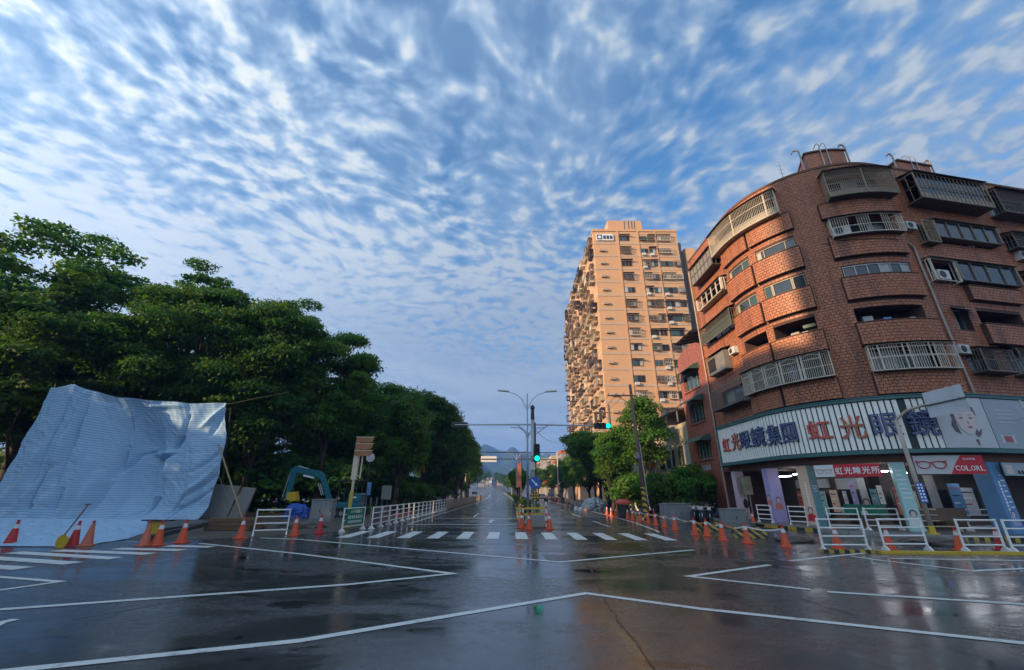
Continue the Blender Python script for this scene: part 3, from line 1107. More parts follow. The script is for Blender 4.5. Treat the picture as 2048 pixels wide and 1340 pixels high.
# projecting parapets of the bays
PAR = []
for u0, u1 in ((-0.72, 1.97), (2.1, 4.9), (6.35, 10.3)):
    for z0, z1 in ((6.75, 7.95), (9.55, 10.83), (12.3, 13.72), (15.1, 16.58), (17.95, 19.2)):
        if z0 > 17 and u0 > 6:
            z1 = 19.0
        PAR.append((u0, u1, z0, z1))
for z0, z1 in ((12.4, 13.3), (9.7, 10.88)):
    PAR.append((13.6, 17.4, z0, z1))
PO = .26
for u0, u1, z0, z1 in PAR:
    m = MB()
    fbox(m, u0, u1, z0, z1, .002, PO, .4)
    m.build('balcony_parapet', 'mortar', bld)
    m = MB()
    fbox(m, u0 - .01, u1 + .01, z1 + .002, z1 + .05, .002, PO + .06, .4)
    m.build('coping', 'plaster_brown', bld)

# ------------------------------------------------ brick tiles: every one real; the 300 nearest are single objects
TILES = []


def tile_rows(u0, u1, z0, z1, off, excl):
    hh, ww, j = .175, .26, .026
    n = int(round((z1 - z0) / hh))
    for i in range(n):
        a, b = z0 + (z1 - z0) * i / n, z0 + (z1 - z0) * (i + 1) / n
        free = [(u0, u1)]
        for e in excl:
            if e[2] < b - .01 and e[3] > a + .01:
                nf = []
                for f in free:
                    if e[1] <= f[0] or e[0] >= f[1]:
                        nf.append(f)
                    else:
                        if e[0] > f[0]:
                            nf.append((f[0], e[0]))
                        if e[1] < f[1]:
                            nf.append((e[1], f[1]))
                free = nf
        for f0, f1 in free:
            q = f0
            first = ww * (.5 if i % 2 else 1.0)
            while q < f1 - .03:
                e = min(f1, q + (first if q == f0 else ww))
                if f1 - e < .06:
                    e = f1
                TILES.append(((q + e) / 2, (a + b) / 2, (e - q) - j, (b - a) - j, off))
                q = e


EX = [o for o, d in OPEN] + PAR
tile_rows(UL + .02, UR - .1, 6.75, ZT - .02, 0.0, EX)
for p in PAR:
    tile_rows(p[0] + .01, p[1] - .01, p[2] + .01, p[3] - .01, PO, [])


def tile_key(t):
    q = F(t[0], t[1], t[4]) - Vector((0, 0, CAM_H))
    return q.length / max(.05, (-q.normalized()).dot(FN(t[0])))


TILES.sort(key=tile_key)
tb = MB()
tb.box((0, 0, 0), (1, .03, 1))
tile_me = None
for k, (u, z, wd, ht, off) in enumerate(TILES[:300]):
    if tile_me is None:
        tile_me = tb.mesh('brick', 'brick_tile')
    o = bpy.data.objects.new('brick', tile_me)
    col.objects.link(o)
    o.parent = bld
    o.location = F(u, z, off + .008 + rng.uniform(0, .005)) - bld.location
    n = FN(u)
    o.rotation_euler = (rng.uniform(-.012, .012), 0, math.atan2(n.y, n.x) + math.pi / 2)
    o.scale = (wd, 1, ht)
tm = MB()
for u, z, wd, ht, off in TILES[300:]:
    o = off + .023 + rng.uniform(0, .006)
    a, b, c, d = u - wd / 2, u + wd / 2, z - ht / 2, z + ht / 2
    i = len(tm.v)
    for q, zz in ((a, c), (b, c), (b, d), (a, d)):
        tm.v.append(tuple(F(q, zz, off - .004)))
        tm.v.append(tuple(F(q, zz, o)))
    tm.f.append((i + 1, i + 3, i + 5, i + 7))
    for s_ in range(4):
        e = (s_ + 1) % 4
        tm.f.append((i + 2 * s_, i + 2 * e, i + 2 * e + 1, i + 2 * s_ + 1))
tag(tm.build('brick_cladding', 'brick_tile', bld), kind='stuff')


# ------------------------------------------------ windows, cages, boxes
def fwindow(u0, u1, z0, z1, o, cuts, frame='aluminium', pane='glass', fw=.05):
    m = MB()
    fbox(m, u0, u1, z0, z0 + fw, o - .05, o + .03, .4)
    fbox(m, u0, u1, z1 - fw, z1, o - .05, o + .03, .4)
    us = [u0] + [u0 + (u1 - u0) * c for c in cuts] + [u1]
    for q in us:
        fbox(m, max(u0, q - fw / 2), min(u1, q + fw / 2), z0 + fw, z1 - fw, o - .049, o + .028)
    w = m.build('window', frame, bld)
    for i, (a, b) in enumerate(zip(us[:-1], us[1:])):
        p = MB()
        fbox(p, a + fw / 2, b - fw / 2, z0 + fw, z1 - fw, o - .03, o - .018, .6)
        pm = pane if isinstance(pane, str) else pane[i % len(pane)]
        p.build('pane', pm, w)
    return w


def cage(u0, u1, z0, z1, o, mat, sp=.13, rails=(.33, .66), roof='sheet_dark', floor='sheet_dark', bar=.022, panels=None, skirt=None, slope=.25, o0=.04, posts=()):
    """a steel window cage hung in front of an opening"""
    m = MB()
    n = int((u1 - u0) / sp)

    def pst(u, oo, b=bar, za=z0, zb=z1):
        c0, c1 = F(u, za, oo), F(u, zb, oo)
        t, nn = FT(u) * b / 2, FN(u) * b / 2
        m.hexa([c0 - t + nn, c0 + t + nn, c0 + t - nn, c0 - t - nn, c1 - t + nn, c1 + t + nn, c1 + t - nn, c1 - t - nn])
    for i in range(n + 1):
        u = u0 + (u1 - u0) * i / n
        if panels and not any(a <= u <= b for a, b in panels):
            continue
        pst(u, o, bar * (2.2 if i in (0, n) else 1))
    for q in posts:
        pst(u0 + (u1 - u0) * q, o + .01, .05)
    k = max(2, int((o - o0) / sp))
    for i in range(1, k):
        pst(u0, o0 + (o - o0) * i / k)
        pst(u1, o0 + (o - o0) * i / k)
    for f in (0.0, 1.0) + tuple(rails):
        z = z0 + (z1 - z0) * f
        h = .045 if f in (0.0, 1.0) else .028
        fbox(m, u0, u1, z - h / 2, z + h / 2, o - .02, o + .02)
        for u in (u0, u1):
            a, b = F(u, z, o0), F(u, z, o)
            m.bar(a, b, h, h)
    c = m.build('window_cage', mat, bld)
    if floor:
        f = MB()
        fbox(f, u0 + .01, u1 - .01, z0 - .06, z0 - .03, o0, o)
        f.build('cage_floor', floor, c)
    if roof:
        f = MB()
        us = usteps(u0 - .08, u1 + .08)
        for a, b in zip(us[:-1], us[1:]):
            f.face([F(a, z1 + .05, o + .18), F(b, z1 + .05, o + .18), F(b, z1 + .05 + slope, o0), F(a, z1 + .05 + slope, o0)])
            f.face([F(a, z1 + .03, o + .18), F(a, z1 + .03 + slope, o0), F(b, z1 + .03 + slope, o0), F(b, z1 + .03, o + .18)])
        f.build('cage_roof', roof, c)
    if skirt:
        f = MB()
        fbox(f, u0 + .02, u1 - .02, z0 + .03, z0 + (z1 - z0) * skirt[0], o - .05, o - .03)
        f.build('cage_skirt', skirt[1], c)
    return c


def air_con(u, z, o, wd=.8, ht=.6, dp=.32):
    m = MB()
    fbox(m, u - wd / 2, u + wd / 2, z, z + ht, o, o + dp)
    a = m.build('air_conditioner', 'white_unit', bld)
    f = MB()
    M = frame_matrix(F(u - wd * .14, z + ht / 2, o + dp + .004), FT(u), FN(u))
    f.prism([(math.cos(t * math.pi / 10) * ht * .38, math.sin(t * math.pi / 10) * ht * .38) for t in range(20)], M, .012)
    f.build('fan', 'fan_black', a)
    b = MB()
    for q in (u - wd * .3, u + wd * .3):
        b.bar(F(q, z - .03, .0), F(q, z - .03, o + dp), .04, .05)
    b.build('bracket', 'steel', a)


mix_pane = ['glass', 'glass', 'curtain', 'glass_green', 'glass']
fwindow(2.34, 4.72, 16.62, 17.40, -.02, (.13, .22, .78), 'frame_tan', ['curtain', 'glass', 'glass', 'glass'])
fwindow(-0.5, 1.7, 16.64, 17.38, -.02, (.12, .72), 'frame_tan', ['curtain', 'glass', 'glass_green'])
fwindow(2.32, 4.72, 13.82, 14.72, -.02, (.2, .24, .7, .74), 'frame_tan', ['glass_green', 'curtain', 'glass', 'curtain', 'glass'])
fwindow(-0.55, 1.68, 13.76, 14.61, -.02, (.1, .18, .7), 'frame_tan', ['glass', 'curtain', 'glass', 'glass_green'])
fwindow(6.6, 10.2, 13.69, 14.54, -.02, (.16, .33, .5, .67, .84), 'aluminium', ['glass', 'glass', 'glass', 'curtain', 'glass_green', 'curtain'])
for o in open_cag:
    n = 3 if o[1] - o[0] > 2.5 else 2
    fwindow(o[0] + .03, o[1] - .03, o[2] + .03, o[3] - .03, -.30, [i / n for i in range(1, n)], 'aluminium', [rng.choice(mix_pane) for _ in range(n)])
# bits kept on the loggias
for u, z, wd, ht, mt in ((3.3, 10.9, .5, .35, 'sheet_beige'), (3.9, 10.9, .35, .25, 'curtain'), (4.2, 11.35, .7, .2, 'sheet_green'), (0.5, 10.9, .35, .3, 'white_unit'),
                         (7.2, 10.85, .5, .55, 'curtain'), (8.2, 10.85, .4, .4, 'pillar_blue'), (9.7, 10.9, .35, .35, 'white_unit')):
    m = MB()
    fbox(m, u - wd / 2, u + wd / 2, z, z + ht, -.75, -.4)
    m.build('stored_item', mt, bld)

# 6th floor
cage(-1.15, 4.42, 19.25, 21.05, .72, 'cage_white', .10, (.24, .66), 'sheet_dark', 'sheet_beige', .017, skirt=(.22, 'sheet_beige'), posts=(.5, .9))
cage(6.9, 10.45, 19.1, 20.95, .80, 'cage_steel', .095, (.25, .5, .75), 'sheet_grey', 'sheet_dark', .024, skirt=(.2, 'sheet_beige'), posts=(.5,))
cage(11.95, 17.6, 18.95, 20.85, .92, 'cage_steel', .30, (.5,), 'sheet_dark', 'sheet_dark', .03, skirt=(.22, 'sheet_beige'))
f_ = MB()
fbox(f_, 12.1, 17.5, 19.4, 20.78, .80, .83)
f_.build('screen_glazing', 'glass', bld)
cage(18.6, 22.6, 18.95, 20.7, .8, 'cage_grey', .13, (.5,))
cage(-5.0, -1.25, 18.75, 20.25, .72, 'cage_grey', .55, (.5,), 'sheet_green', 'sheet_dark', .04, skirt=(.96, 'sheet_grey'))
# 5th floor
cage(6.55, 10.1, 16.4, 17.6, .62, 'cage_white', .11, (.45,), 'sheet_green', 'sheet_dark', .022, panels=((6.5, 7.35), (7.7, 8.4), (8.9, 9.4), (9.7, 10.1)))
air_con(6.95, 16.42, .25)
air_con(11.15, 16.9, .02, .7, .5)
cage(11.7, 12.6, 16.0, 17.5, .5, 'cage_steel', .13, (.5,), None, 'sheet_dark', .03)
cage(12.7, 17.6, 16.5, 17.65, .45, 'cage_grey', .95, (), 'sheet_grey', 'sheet_dark', .06, slope=.1)
f_ = MB()
fbox(f_, 12.75, 17.55, 16.55, 17.6, .40, .42)
f_.build('bay_glazing', 'glass', bld)
cage(-4.95, -0.85, 16.3, 17.3, .55, 'cage_white', .82, (.62,), 'sheet_dark', 'sheet_beige', .075, slope=.2)
cage(18.6, 22.4, 16.4, 17.4, .6, 'cage_grey', .14, (.5,), 'sheet_grey')
air_con(19.4, 15.7, .02)
# 4th floor
cage(-5.3, -0.6, 13.3, 14.6, .55, 'cage_grey', .13, (.5,), 'sheet_green', None, .024, skirt=(.7, 'sheet_green'), slope=.3)
cage(11.15, 12.9, 13.35, 14.75, .45, 'cage_white', 1.7, (), 'sheet_grey', None, .04, slope=.1)
cage(13.0, 17.5, 13.55, 14.75, .45, 'cage_grey', 1.1, (), 'sheet_grey', 'sheet_dark', .07, slope=.1)
f_ = MB()
fbox(f_, 13.05, 17.45, 13.6, 14.7, .40, .42)
f_.build('bay_glazing', 'glass', bld)
air_con(12.0, 13.5, .05)
cage(18.6, 22.4, 13.35, 14.6, .6, 'cage_grey', .14, (.5,))
# 3rd floor
m = MB()
fbox(m, -5.0, -2.35, 10.5, 11.95, .03, .6)
bx_ = m.build('metal_balcony_box', 'sheet_grey', bld)
m = MB()
fbox(m, -4.85, -3.7, 10.75, 11.75, .602, .63)
m.build('shutter_opening', 'dark_room', bx_)
m = MB()
us_ = (-5.15, -2.2)
m.face([F(-5.15, 11.98, .85), F(-2.2, 11.98, .85), F(-2.2, 12.3, .03), F(-5.15, 12.3, .03)])
m.build('box_roof', 'sheet_dark', bx_)
air_con(-1.6, 11.35, .05, .75, .5)
m = MB()
m.face([F(11.9, 11.5, .55), F(13.4, 11.5, .55), F(13.4, 11.85, .03), F(11.9, 11.85, .03)])
m.build('awning', 'sheet_grey', bld)
air_con(18.2, 10.9, .1)
# 2nd floor
cage(-0.55, 4.85, 8.0, 9.45, .62, 'cage_white', .09, (.42,), 'sheet_dark', 'sheet_dark', .02, posts=(.17, .2, .36, .39, .54, .57, .74, .77, .93), slope=.15)
m = MB()
for a, b in ((-0.5, .35), (.55, 1.35), (1.55, 2.3), (2.5, 3.4), (3.6, 4.5)):
    n = 10
    for i in range(n):
        t0, t1 = math.pi * i / n, math.pi * (i + 1) / n
        ua, ub = (a + b) / 2 - math.cos(t0) * (b - a) / 2, (a + b) / 2 - math.cos(t1) * (b - a) / 2
        m.bar(F(ua, 9.12 + math.sin(t0) * .26, .65), F(ub, 9.12 + math.sin(t1) * .26, .65), .03, .03)
    m.bar(F(a, 9.1, .65), F(b, 9.1, .65), .03, .03)
m.build('cage_arches', 'cage_white', bld)
cage(-4.95, -0.7, 7.75, 9.2, .82, 'cage_grey', .12, (.08, .92), None, 'sheet_dark', .02)
cage(6.4, 10.1, 7.95, 9.35, .62, 'cage_white', .10, (.48, .52, .86), 'sheet_dark', 'sheet_dark', .022, panels=((6.38, 6.7), (6.8, 7.6), (7.95, 8.75), (9.0, 9.5), (9.7, 10.1)), posts=(.1, .36, .42, .66, .72), slope=.15)
cage(11.6, 13.7, 7.9, 9.1, .7, 'cage_grey', .13, (.5,), 'sheet_dark', 'sheet_dark', .022)
cage(14.4, 17.3, 7.9, 9.35, .6, 'cage_grey', .15, (.5,), 'sheet_grey', 'sheet_dark', .022)
cage(18.6, 22.4, 7.9, 9.3, .6, 'cage_grey', .15, (.5,), 'sheet_grey', 'sheet_dark', .022)
air_con(11.2, 8.9, .05, .7, .5)
# rain pipes and cable runs
m = MB()
m.path([F(-6.42, 21.0, .14), F(-6.42, .2, .14)], .06, 8)
m.build('rain_pipe', 'pipe_grey', bld)
m = MB()
m.path([F(10.6, 16.0, .1), F(10.98, 15.7, .1), F(10.98, 6.7, .1)], .06, 8)
m.build('rain_pipe', 'pipe_grey', bld)
m = MB()
m.path([F(6.0, 16.35, .06), F(7, 16.15, .34), F(8.2, 16.05, .34), F(9.6, 15.95, .34), F(10.6, 15.9, .08)], .018, 5)
m.build('cable_run', 'wire', bld)

# ------------------------------------------------ arcade level: beam, pillars, shop fronts
m = MB()
fbox(m, UL, UR, ZB + .003, 3.86, -.3, .02, .5)
m.build('arcade_beam', 'plaster_brown', bld)
m = MB()
us = usteps(UL, UR, .6)
for a, b in zip(us[:-1], us[1:]):
    m.face([F(a, .15, -4.4), F(b, .15, -4.4), F(b, 3.34, -4.4), F(a, 3.34, -4.4)])
m.build('shop_back_wall', 'shop_room', bld)


def pillar(u0, u1, front, side, dp=.6):
    m = MB()
    fbox(m, u0, u1, .15, ZB - .002, -dp, 0)
    p = m.build('arcade_pillar', side, bld)
    m = MB()
    fbox(m, u0 + .01, u1 - .01, .2, ZB - .03, .002, .012)
    m.build('pillar_poster', front, p)
    return p


def poster_figure(p, u, z, s, o=.016, cloth='coral_print', M=None):
    """small generic portrait print: hair, face, shoulders"""
    for poly, mt, dz in (([(-.5, -.9), (.5, -.9), (.42, -.3), (.16, -.12), (-.16, -.12), (-.42, -.3)], cloth, 0),
                         ([(math.cos(t * .4189) * .30, math.sin(t * .4189) * .36 + .22) for t in range(15)], 'hair_print', .002),
                         ([(math.cos(t * .4189) * .20, math.sin(t * .4189) * .27 + .15) for t in range(15)], 'skin_print', .004)):
        m = MB()
        MM = M if M is not None else frame_matrix(F(u, z, o), FT(u), FN(u))
        m.prism([(x * s, y * s) for x, y in poly], MM @ Matrix.Translation((0, 0, dz)), .002)
        m.build('poster_print', mt, p)


p1 = pillar(-5.5, -4.95, 'pillar_pink', 'pillar_pink')
p2 = pillar(-1.55, -1.0, 'pillar_lilac', 'pillar_lilac', .75)
poster_figure(p2, -1.3, 1.5, .45)
p3 = pillar(1.58, 2.22, 'pillar_peach', 'pillar_teal', .65)
poster_figure(p3, 1.9, .85, .5, cloth='banner_red')
p4 = pillar(5.97, 6.5, 'pillar_aqua', 'pillar_aqua', .55)
poster_figure(p4, 6.24, .85, .5, cloth='banner_white')
p5 = pillar(10.1, 10.85, 'pillar_blue', 'pillar_blue', .7)
poster_figure(p5, 10.5, .9, .45, cloth='pillar_lilac')
pillar(15.5, 16.2, 'pillar_teal', 'concrete', .7)
pillar(20.5, 21.2, 'concrete', 'concrete', .7)
# poster on the lilac pillar's other face and the teal one's badge
M = frame_matrix(F(-1.0, 1.35, -.36) + FT(-1.0) * .004, -FN(-1.0), FT(-1.0))
poster_figure(p2, 0, 0, .5, M=M)
M = frame_matrix(F(2.22, 2.1, -.33) + FT(2.22) * .004, -FN(2.22), FT(2.22))
for s_, mt, dz in ((.17, 'banner_white', 0.0), (.13, 'pillar_blue', .003), (.06, 'banner_white', .006)):
    m = MB()
    m.prism([(-s_, -s_), (s_, -s_), (s_, s_), (-s_, s_)], M @ Matrix.Translation((0, 0, dz)), .002)
    m.build('poster_print', mt, p3)
for u, z0, n, sc, p in ((1.95, 2.4, 10, .055, p3), (10.4, 2.4, 11, .055, p5)):
    for i in range(n):
        m = MB()
        m.prism([(-sc, -sc), (sc, -sc), (sc, sc), (-sc, sc)], frame_matrix(F(u, z0 - i * .15, .016), FT(u), FN(u)), .002)
        m.build('poster_glyph', 'lettering_white', p)
# bands of print on the aqua and blue pillars
for i in range(7):
    m = MB()
    fbox(m, 6.05, 6.05 + .2 + .2 * rng.random(), 2.9 - i * .21, 2.96 - i * .21, .013, .016)
    m.build('poster_print', 'lettering_white', p4)
    m = MB()
    fbox(m, 10.55, 10.7 + .1 * rng.random(), 2.7 - i * .24, 2.76 - i * .24, .013, .016)
    m.build('poster_print', 'lettering_white', p5)

# shop fittings in the arcade, seen between the pillars
def fitting(name, u0, u1, z0, z1, o0, o1, mat, parent=None):
    m = MB()
    fbox(m, u0, u1, z0, z1, o0, o1)
    return m.build(name, mat, parent or bld)


fitting('shop_fascia', -4.8, -1.6, 2.2, 2.75, -4.35, -4.2, 'billboard_pale')
fitting('shop_fascia', -0.9, 3.4, 2.1, 2.75, -4.35, -4.2, 'billboard_pale')
fitting('shop_fascia', 6.8, 10.0, 2.25, 2.32, -3.0, -2.9, 'aluminium')
for u0, u1 in ((-0.6, 1.2), (2.6, 4.2), (4.6, 5.9), (6.9, 9.6), (11.2, 15.0)):
    w_ = fitting('shop_window', u0, u1, .75, 2.1, -4.0, -3.96, 'glass')
    sh = fitting('display_shelf', u0 + .05, u1 - .05, .15, .75, -3.95, -3.4, 'shelf_wood')
    for i in range(int((u1 - u0) / .28)):
        fitting('display_box', u0 + .1 + i * .28, u0 + .27 + i * .28, .76, .86 + .25 * rng.random(), -3.85, -3.6, rng.choice(['product_mix', 'curtain', 'coral_print', 'pillar_aqua', 'shelf_wood']), sh)
fitting('roller_shutter', 4.4, 6.0, .15, 3.2, -4.3, -4.15, 'dark_room')
ps = fitting('window_poster', 3.3, 4.1, .8, 2.7, -3.5, -3.46, 'billboard_pale')
poster_figure(ps, 3.7, 1.3, .55, -3.45, 'coral_print')
ps = fitting('window_poster', 9.0, 9.9, .9, 2.8, -2.5, -2.46, 'wall_grey')
ps = fitting('counter_poster', 2.9, 5.4, .75, 1.3, -1.6, -1.56, 'sign_green')
poster_figure(ps, 4.1, 1.05, .3, -1.55, 'banner_white')
ps = fitting('counter_poster', 7.0, 9.7, .6, 1.2, -1.4, -1.36, 'shelf_wood')
fitting('red_door', -3.6, -2.9, .15, 2.2, -4.3, -4.2, 'red_canvas')
for i_, (u0, u1, z0, z1, o, mt) in enumerate(((-4.7, -4.0, .9, 2.0, -4.1, 'coral_print'), (-2.7, -1.9, .5, 2.0, -4.1, 'pillar_aqua'), (-0.8, -.2, .8, 2.05, -3.6, 'pillar_peach'), (0.3, 1.0, .8, 2.0, -3.7, 'billboard_pale'),
                                                (2.5, 3.1, .8, 2.5, -3.2, 'pillar_lilac'), (4.5, 5.1, .9, 2.1, -3.0, 'pillar_teal'), (5.2, 5.8, 1.3, 2.3, -3.6, 'banner_white'), (6.8, 7.4, .8, 2.2, -3.4, 'coral_print'),
                                                (7.6, 8.3, 1.4, 2.3, -3.6, 'sign_green'), (8.4, 8.9, .8, 2.0, -3.2, 'pillar_peach'), (11.0, 11.8, .7, 2.4, -2.6, 'pillar_blue'), (12.2, 13.2, .8, 2.2, -3.0, 'billboard_pale'), (13.6, 14.6, .7, 2.3, -2.8, 'coral_print'))):
    ps = fitting('shop_poster', u0, u1, z0, z1, o, o + .03, mt)
    for k_ in range(3):
        zz_ = z1 - .2 - k_ * (z1 - z0) * .22
        fitting('poster_print', u0 + .08, u1 - .1 - .12 * k_, zz_ - .06, zz_, o + .032, o + .036, ('lettering_white', 'glasses_red', 'letter_navy')[(i_ + k_) % 3], ps)
for u0, u1, o in ((-3.9, -2.6, -2.6), (11.2, 12.6, -2.2), (8.0, 9.4, -1.6), (-1.0, .3, -2.0), (-0.2, 1.0, -1.2), (5.2, 5.95, -.9), (3.2, 4.4, -2.6), (7.2, 8.6, -3.2)):
    fitting('tube_lamp', u0, u1, 2.92, 2.98, o, o + .06, 'tube_light')
# air conditioner stack by the pink pillar
ac = thing('air_conditioner', F(-4.3, .15, -.3), 'tall beige air-conditioner casing beside the pink pillar', 'air conditioner')
m = MB()
fbox(m, -4.75, -3.9, 1.75, 2.95, -.5, .0)
c_ = m.build('casing', 'sheet_beige', ac)
for i in range(8):
    m = MB()
    fbox(m, -4.7, -4.2, 1.85 + i * .13, 1.90 + i * .13, .002, .03)
    m.build('louvre', 'sheet_grey', ac)
m = MB()
for u in (-4.65, -4.0):
    m.bar(F(u, .15, -.25), F(u, 1.75, -.25), .05, .05)
m.build('stand', 'steel', ac)
m = MB()
m.prism([(math.cos(t * math.pi / 12) * .3, math.sin(t * math.pi / 12) * .3) for t in range(24)], frame_matrix(F(-4.3, 1.15, -.1), FT(-1), FN(-1)), .06)
m.build('fan', 'fan_black', ac)

# ------------------------------------------------ the long shop sign over the arcade
SG = .42
sgn = thing('shop_sign', F(2.0, 3.85, .2), 'long white slatted optician sign with red and navy characters around the rounded corner', 'sign')
S0, S1 = -5.6, 8.02
m = MB()
fbox(m, S0, 11.0, 3.9, 6.45, SG - .14, SG - .04)
m.build('backing', 'sign_back', sgn)
for z0, z1, o1 in ((6.44, 6.58, .10), (6.585, 6.63, .14), (3.78, 3.92, .10), (3.73, 3.775, .14)):
    m = MB()
    fbox(m, S0 - .06, 18.0, z0, z1, SG - .3, SG + o1)
    m.build('frame', 'teal_frame', sgn)
m = MB()
fbox(m, S0 - .1, S0, 3.66, 6.68, SG - .3, SG + .1)
m.build('frame', 'teal_frame', sgn)
u = S0 + .03
while u < S1:
    if not 6.78 < u < 7.0:
        m = MB()
        fbox(m, u, u + .185, 3.95 + rng.uniform(0, .01), 6.40, SG - .03, SG + rng.uniform(.0, .008))
        m.build('slat', 'sign_white', sgn)
    u += .25


def sign_char(ch, u0, u1, z0, z1, mat, inline=None):
    u = (u0 + u1) / 2
    wd = (F(u1, 0, SG) - F(u0, 0, SG)).length
    M = frame_matrix(F(u, (z0 + z1) / 2, SG + .05), FT(u), FN(u))
    c = put_text('character', text_mesh(ch, 1.0, .035, .012, (wd, z1 - z0)), mat, M, sgn)
    if inline:
        put_text('character_outline', text_mesh(ch, 1.0, .004, -.012, (wd * .93, (z1 - z0) * .93)), inline, M @ Matrix.Translation((0, 0, .042)), c)


for ch, a, b, z0, z1, mt in (('虹', -5.05, -4.0, 4.72, 5.68, 'letter_red'), ('光', -3.72, -2.58, 4.66, 5.84, 'letter_rust'), ('眼', -2.5, -1.3, 4.66, 5.8, 'letter_navy'),
                             ('鏡', -1.2, .38, 4.64, 5.88, 'letter_navy'), ('集', .52, 1.54, 4.56, 5.8, 'letter_navy'), ('團', 1.62, 2.5, 4.6, 5.75, 'letter_navy'),
                             ('虹', 3.0, 4.1, 4.66, 5.66, 'letter_red'), ('光', 4.42, 5.42, 4.54, 5.76, 'letter_rust'), ('眼', 5.66, 6.75, 4.55, 5.74, 'letter_navy'), ('鏡', 6.96, 8.12, 4.54, 5.82, 'letter_navy')):
    sign_char(ch, a, b, z0, z1, mt, 'letter_inline' if mt == 'letter_navy' else None)

# billboard with a printed face, to the right of the slats
bb = thing('billboard', F(9.3, 3.95, SG), 'pale billboard printed with a large face right of the slatted sign', 'billboard')
m = MB()
fbox(m, 8.14, 10.55, 3.95, 6.40, SG - .03, SG + .05, .3)
m.build('panel', 'billboard_pale', bb)


def prnt(par, u, z, poly, mt, o, name='print'):
    m = MB()
    m.prism(poly, frame_matrix(F(u, z, SG + .06 + o), FT(u), FN(u)), .003)
    m.build(name, mt, par)


def ell(a, b, n=20, x=0, y=0, t0=0.0):
    return [(x + math.cos(2 * math.pi * i / n + t0) * a, y + math.sin(2 * math.pi * i / n + t0) * b) for i in range(n)]


prnt(bb, 9.3, 5.15, [(-.62, .62), (-.30, .86), (.2, .9), (.60, .75), (.64, .35), (.45, .6), (-.45, .3), (-.5, -.1), (-.42, -.55), (-.62, -.42), (-.72, -.1), (-.58, .2)], 'hair_print', 0)
prnt(bb, 9.3, 5.15, [(-.46, .45), (-.2, .78), (.25, .8), (.55, .5), (.52, .05), (.36, -.36), (.12, -.58), (-.1, -.56), (-.34, -.3), (-.46, .05)], 'skin_print', .004)
for x in (-.17, .30):
    prnt(bb, 9.3, 5.15, ell(.10, .04, 14, x, .22), 'hair_print', .008)
    prnt(bb, 9.3, 5.15, [(x - .14, .35), (x, .41), (x + .15, .36), (x, .375)], 'hair_print', .008)
prnt(bb, 9.3, 5.15, ell(.12, .045, 14, .12, -.22), 'lip_print', .008)
prnt(bb, 9.3, 5.15, [(.09, .12), (.16, -.05), (.06, -.05)], 'wall_pink', .008)
prnt(bb, 9.55, 4.6, [(.0, 0), (.12, .25), (.2, .1), (.42, .28), (.3, .0), (.12, -.15)], 'hair_print', .006)
prnt(bb, 9.55, 4.25, [(-.1, .1), (.05, .1), (.02, -.2), (-.04, -.2)], 'hair_print', .006)
b2 = thing('billboard', F(12.5, 3.95, SG), 'blue grey billboard at the right end of the shop sign', 'billboard')
m = MB()
fbox(m, 10.62, 17.8, 3.95, 6.40, SG - .03, SG + .05, .3)
m.build('panel', 'billboard_grey', b2)
m = MB()
fbox(m, 10.9, 11.8, 4.2, 4.6, SG + .055, SG + .06)
m.build('print', 'billboard_pale', b2)
m = MB()
fbox(m, 11.1, 11.6, 4.25, 4.55, SG + .065, SG + .068)
m.build('print', 'lip_print', b2)
for i in range(4):
    m = MB()
    fbox(m, 11.2, 12.2 + .5 * rng.random(), 5.8 - i * .2, 5.86 - i * .2, SG + .055, SG + .06)
    m.build('print', 'billboard_pale', b2)


def spectacles(par, M, wd, mat, r=.012):
    """a pair of glasses drawn as bent rims on a sign"""
    m = MB()
    for s_ in (-1, 1):
        cxx = s_ * wd * .27
        pts = []
        for i in range(25):
            t = 2 * math.pi * i / 24
            x, y = math.cos(t) * wd * .215, math.sin(t) * wd * .165
            if y > 0:
                y *= .72
                x *= 1.1
            pts.append(M @ Vector((cxx + x, y, .01)))
        m.path(pts, r, 5)
        m.path([M @ Vector((s_ * wd * .44, wd * .1, .01)), M @ Vector((s_ * wd * .52, wd * .135, .01))], r * 1.6, 5)
    m.path([M @ Vector((-.06 * wd, wd * .05, .01)), M @ Vector((0, wd * .085, .01)), M @ Vector((.06 * wd, wd * .05, .01))], r * 1.2, 5)
    m.build('spectacles_emblem', mat, par)


rs = thing('shop_banner', F(4.2, 2.68, .3), 'red and white banner with spectacles between the peach and aqua pillars', 'sign')
m = MB()
fbox(m, 2.8, 3.68, 2.68, 3.29, .24, .30, .3)
m.build('panel', 'banner_white', rs)
m = MB()
fbox(m, 3.681, 5.52, 2.66, 3.29, .24, .30, .3)
m.build('panel', 'banner_red', rs)
spectacles(rs, frame_matrix(F(3.24, 2.98, .31), FT(3.24), FN(3.24)), .72, 'glasses_gold', .012)
for i, ch in enumerate('虹光驗光所'):
    u = 3.9 + i * .355
    put_text('character', text_mesh(ch, .4, .004, .006, (.33, .36)), 'lettering_white', frame_matrix(F(u, 2.97, .318), FT(u), FN(u)), rs)
cs = thing('shop_banner', F(8.2, 2.75, .3), 'grey and red sign with large red spectacles right of the aqua pillar', 'sign')
m = MB()
fbox(m, 6.8, 9.6, 2.75, 3.61, .22, .30, .4)
m.build('panel', 'billboard_pale', cs)
uc = 8.9
Mc = frame_matrix(F(8.2, 3.18, .303), FT(8.2), FN(8.2))
m = MB()
for a, b in ((0, 1),):
    us = [8.05, 8.35, 8.65, 9.0, 9.3, 9.6]
    for ua, ub in zip(us[:-1], us[1:]):
        def zt(q):
            return 2.755 + min(1.0, (q - 8.05) / .52) * .85
        m.face([F(ua, 2.755, .306), F(ub, 2.755, .306), F(ub, zt(ub), .306), F(ua, zt(ua), .306)])
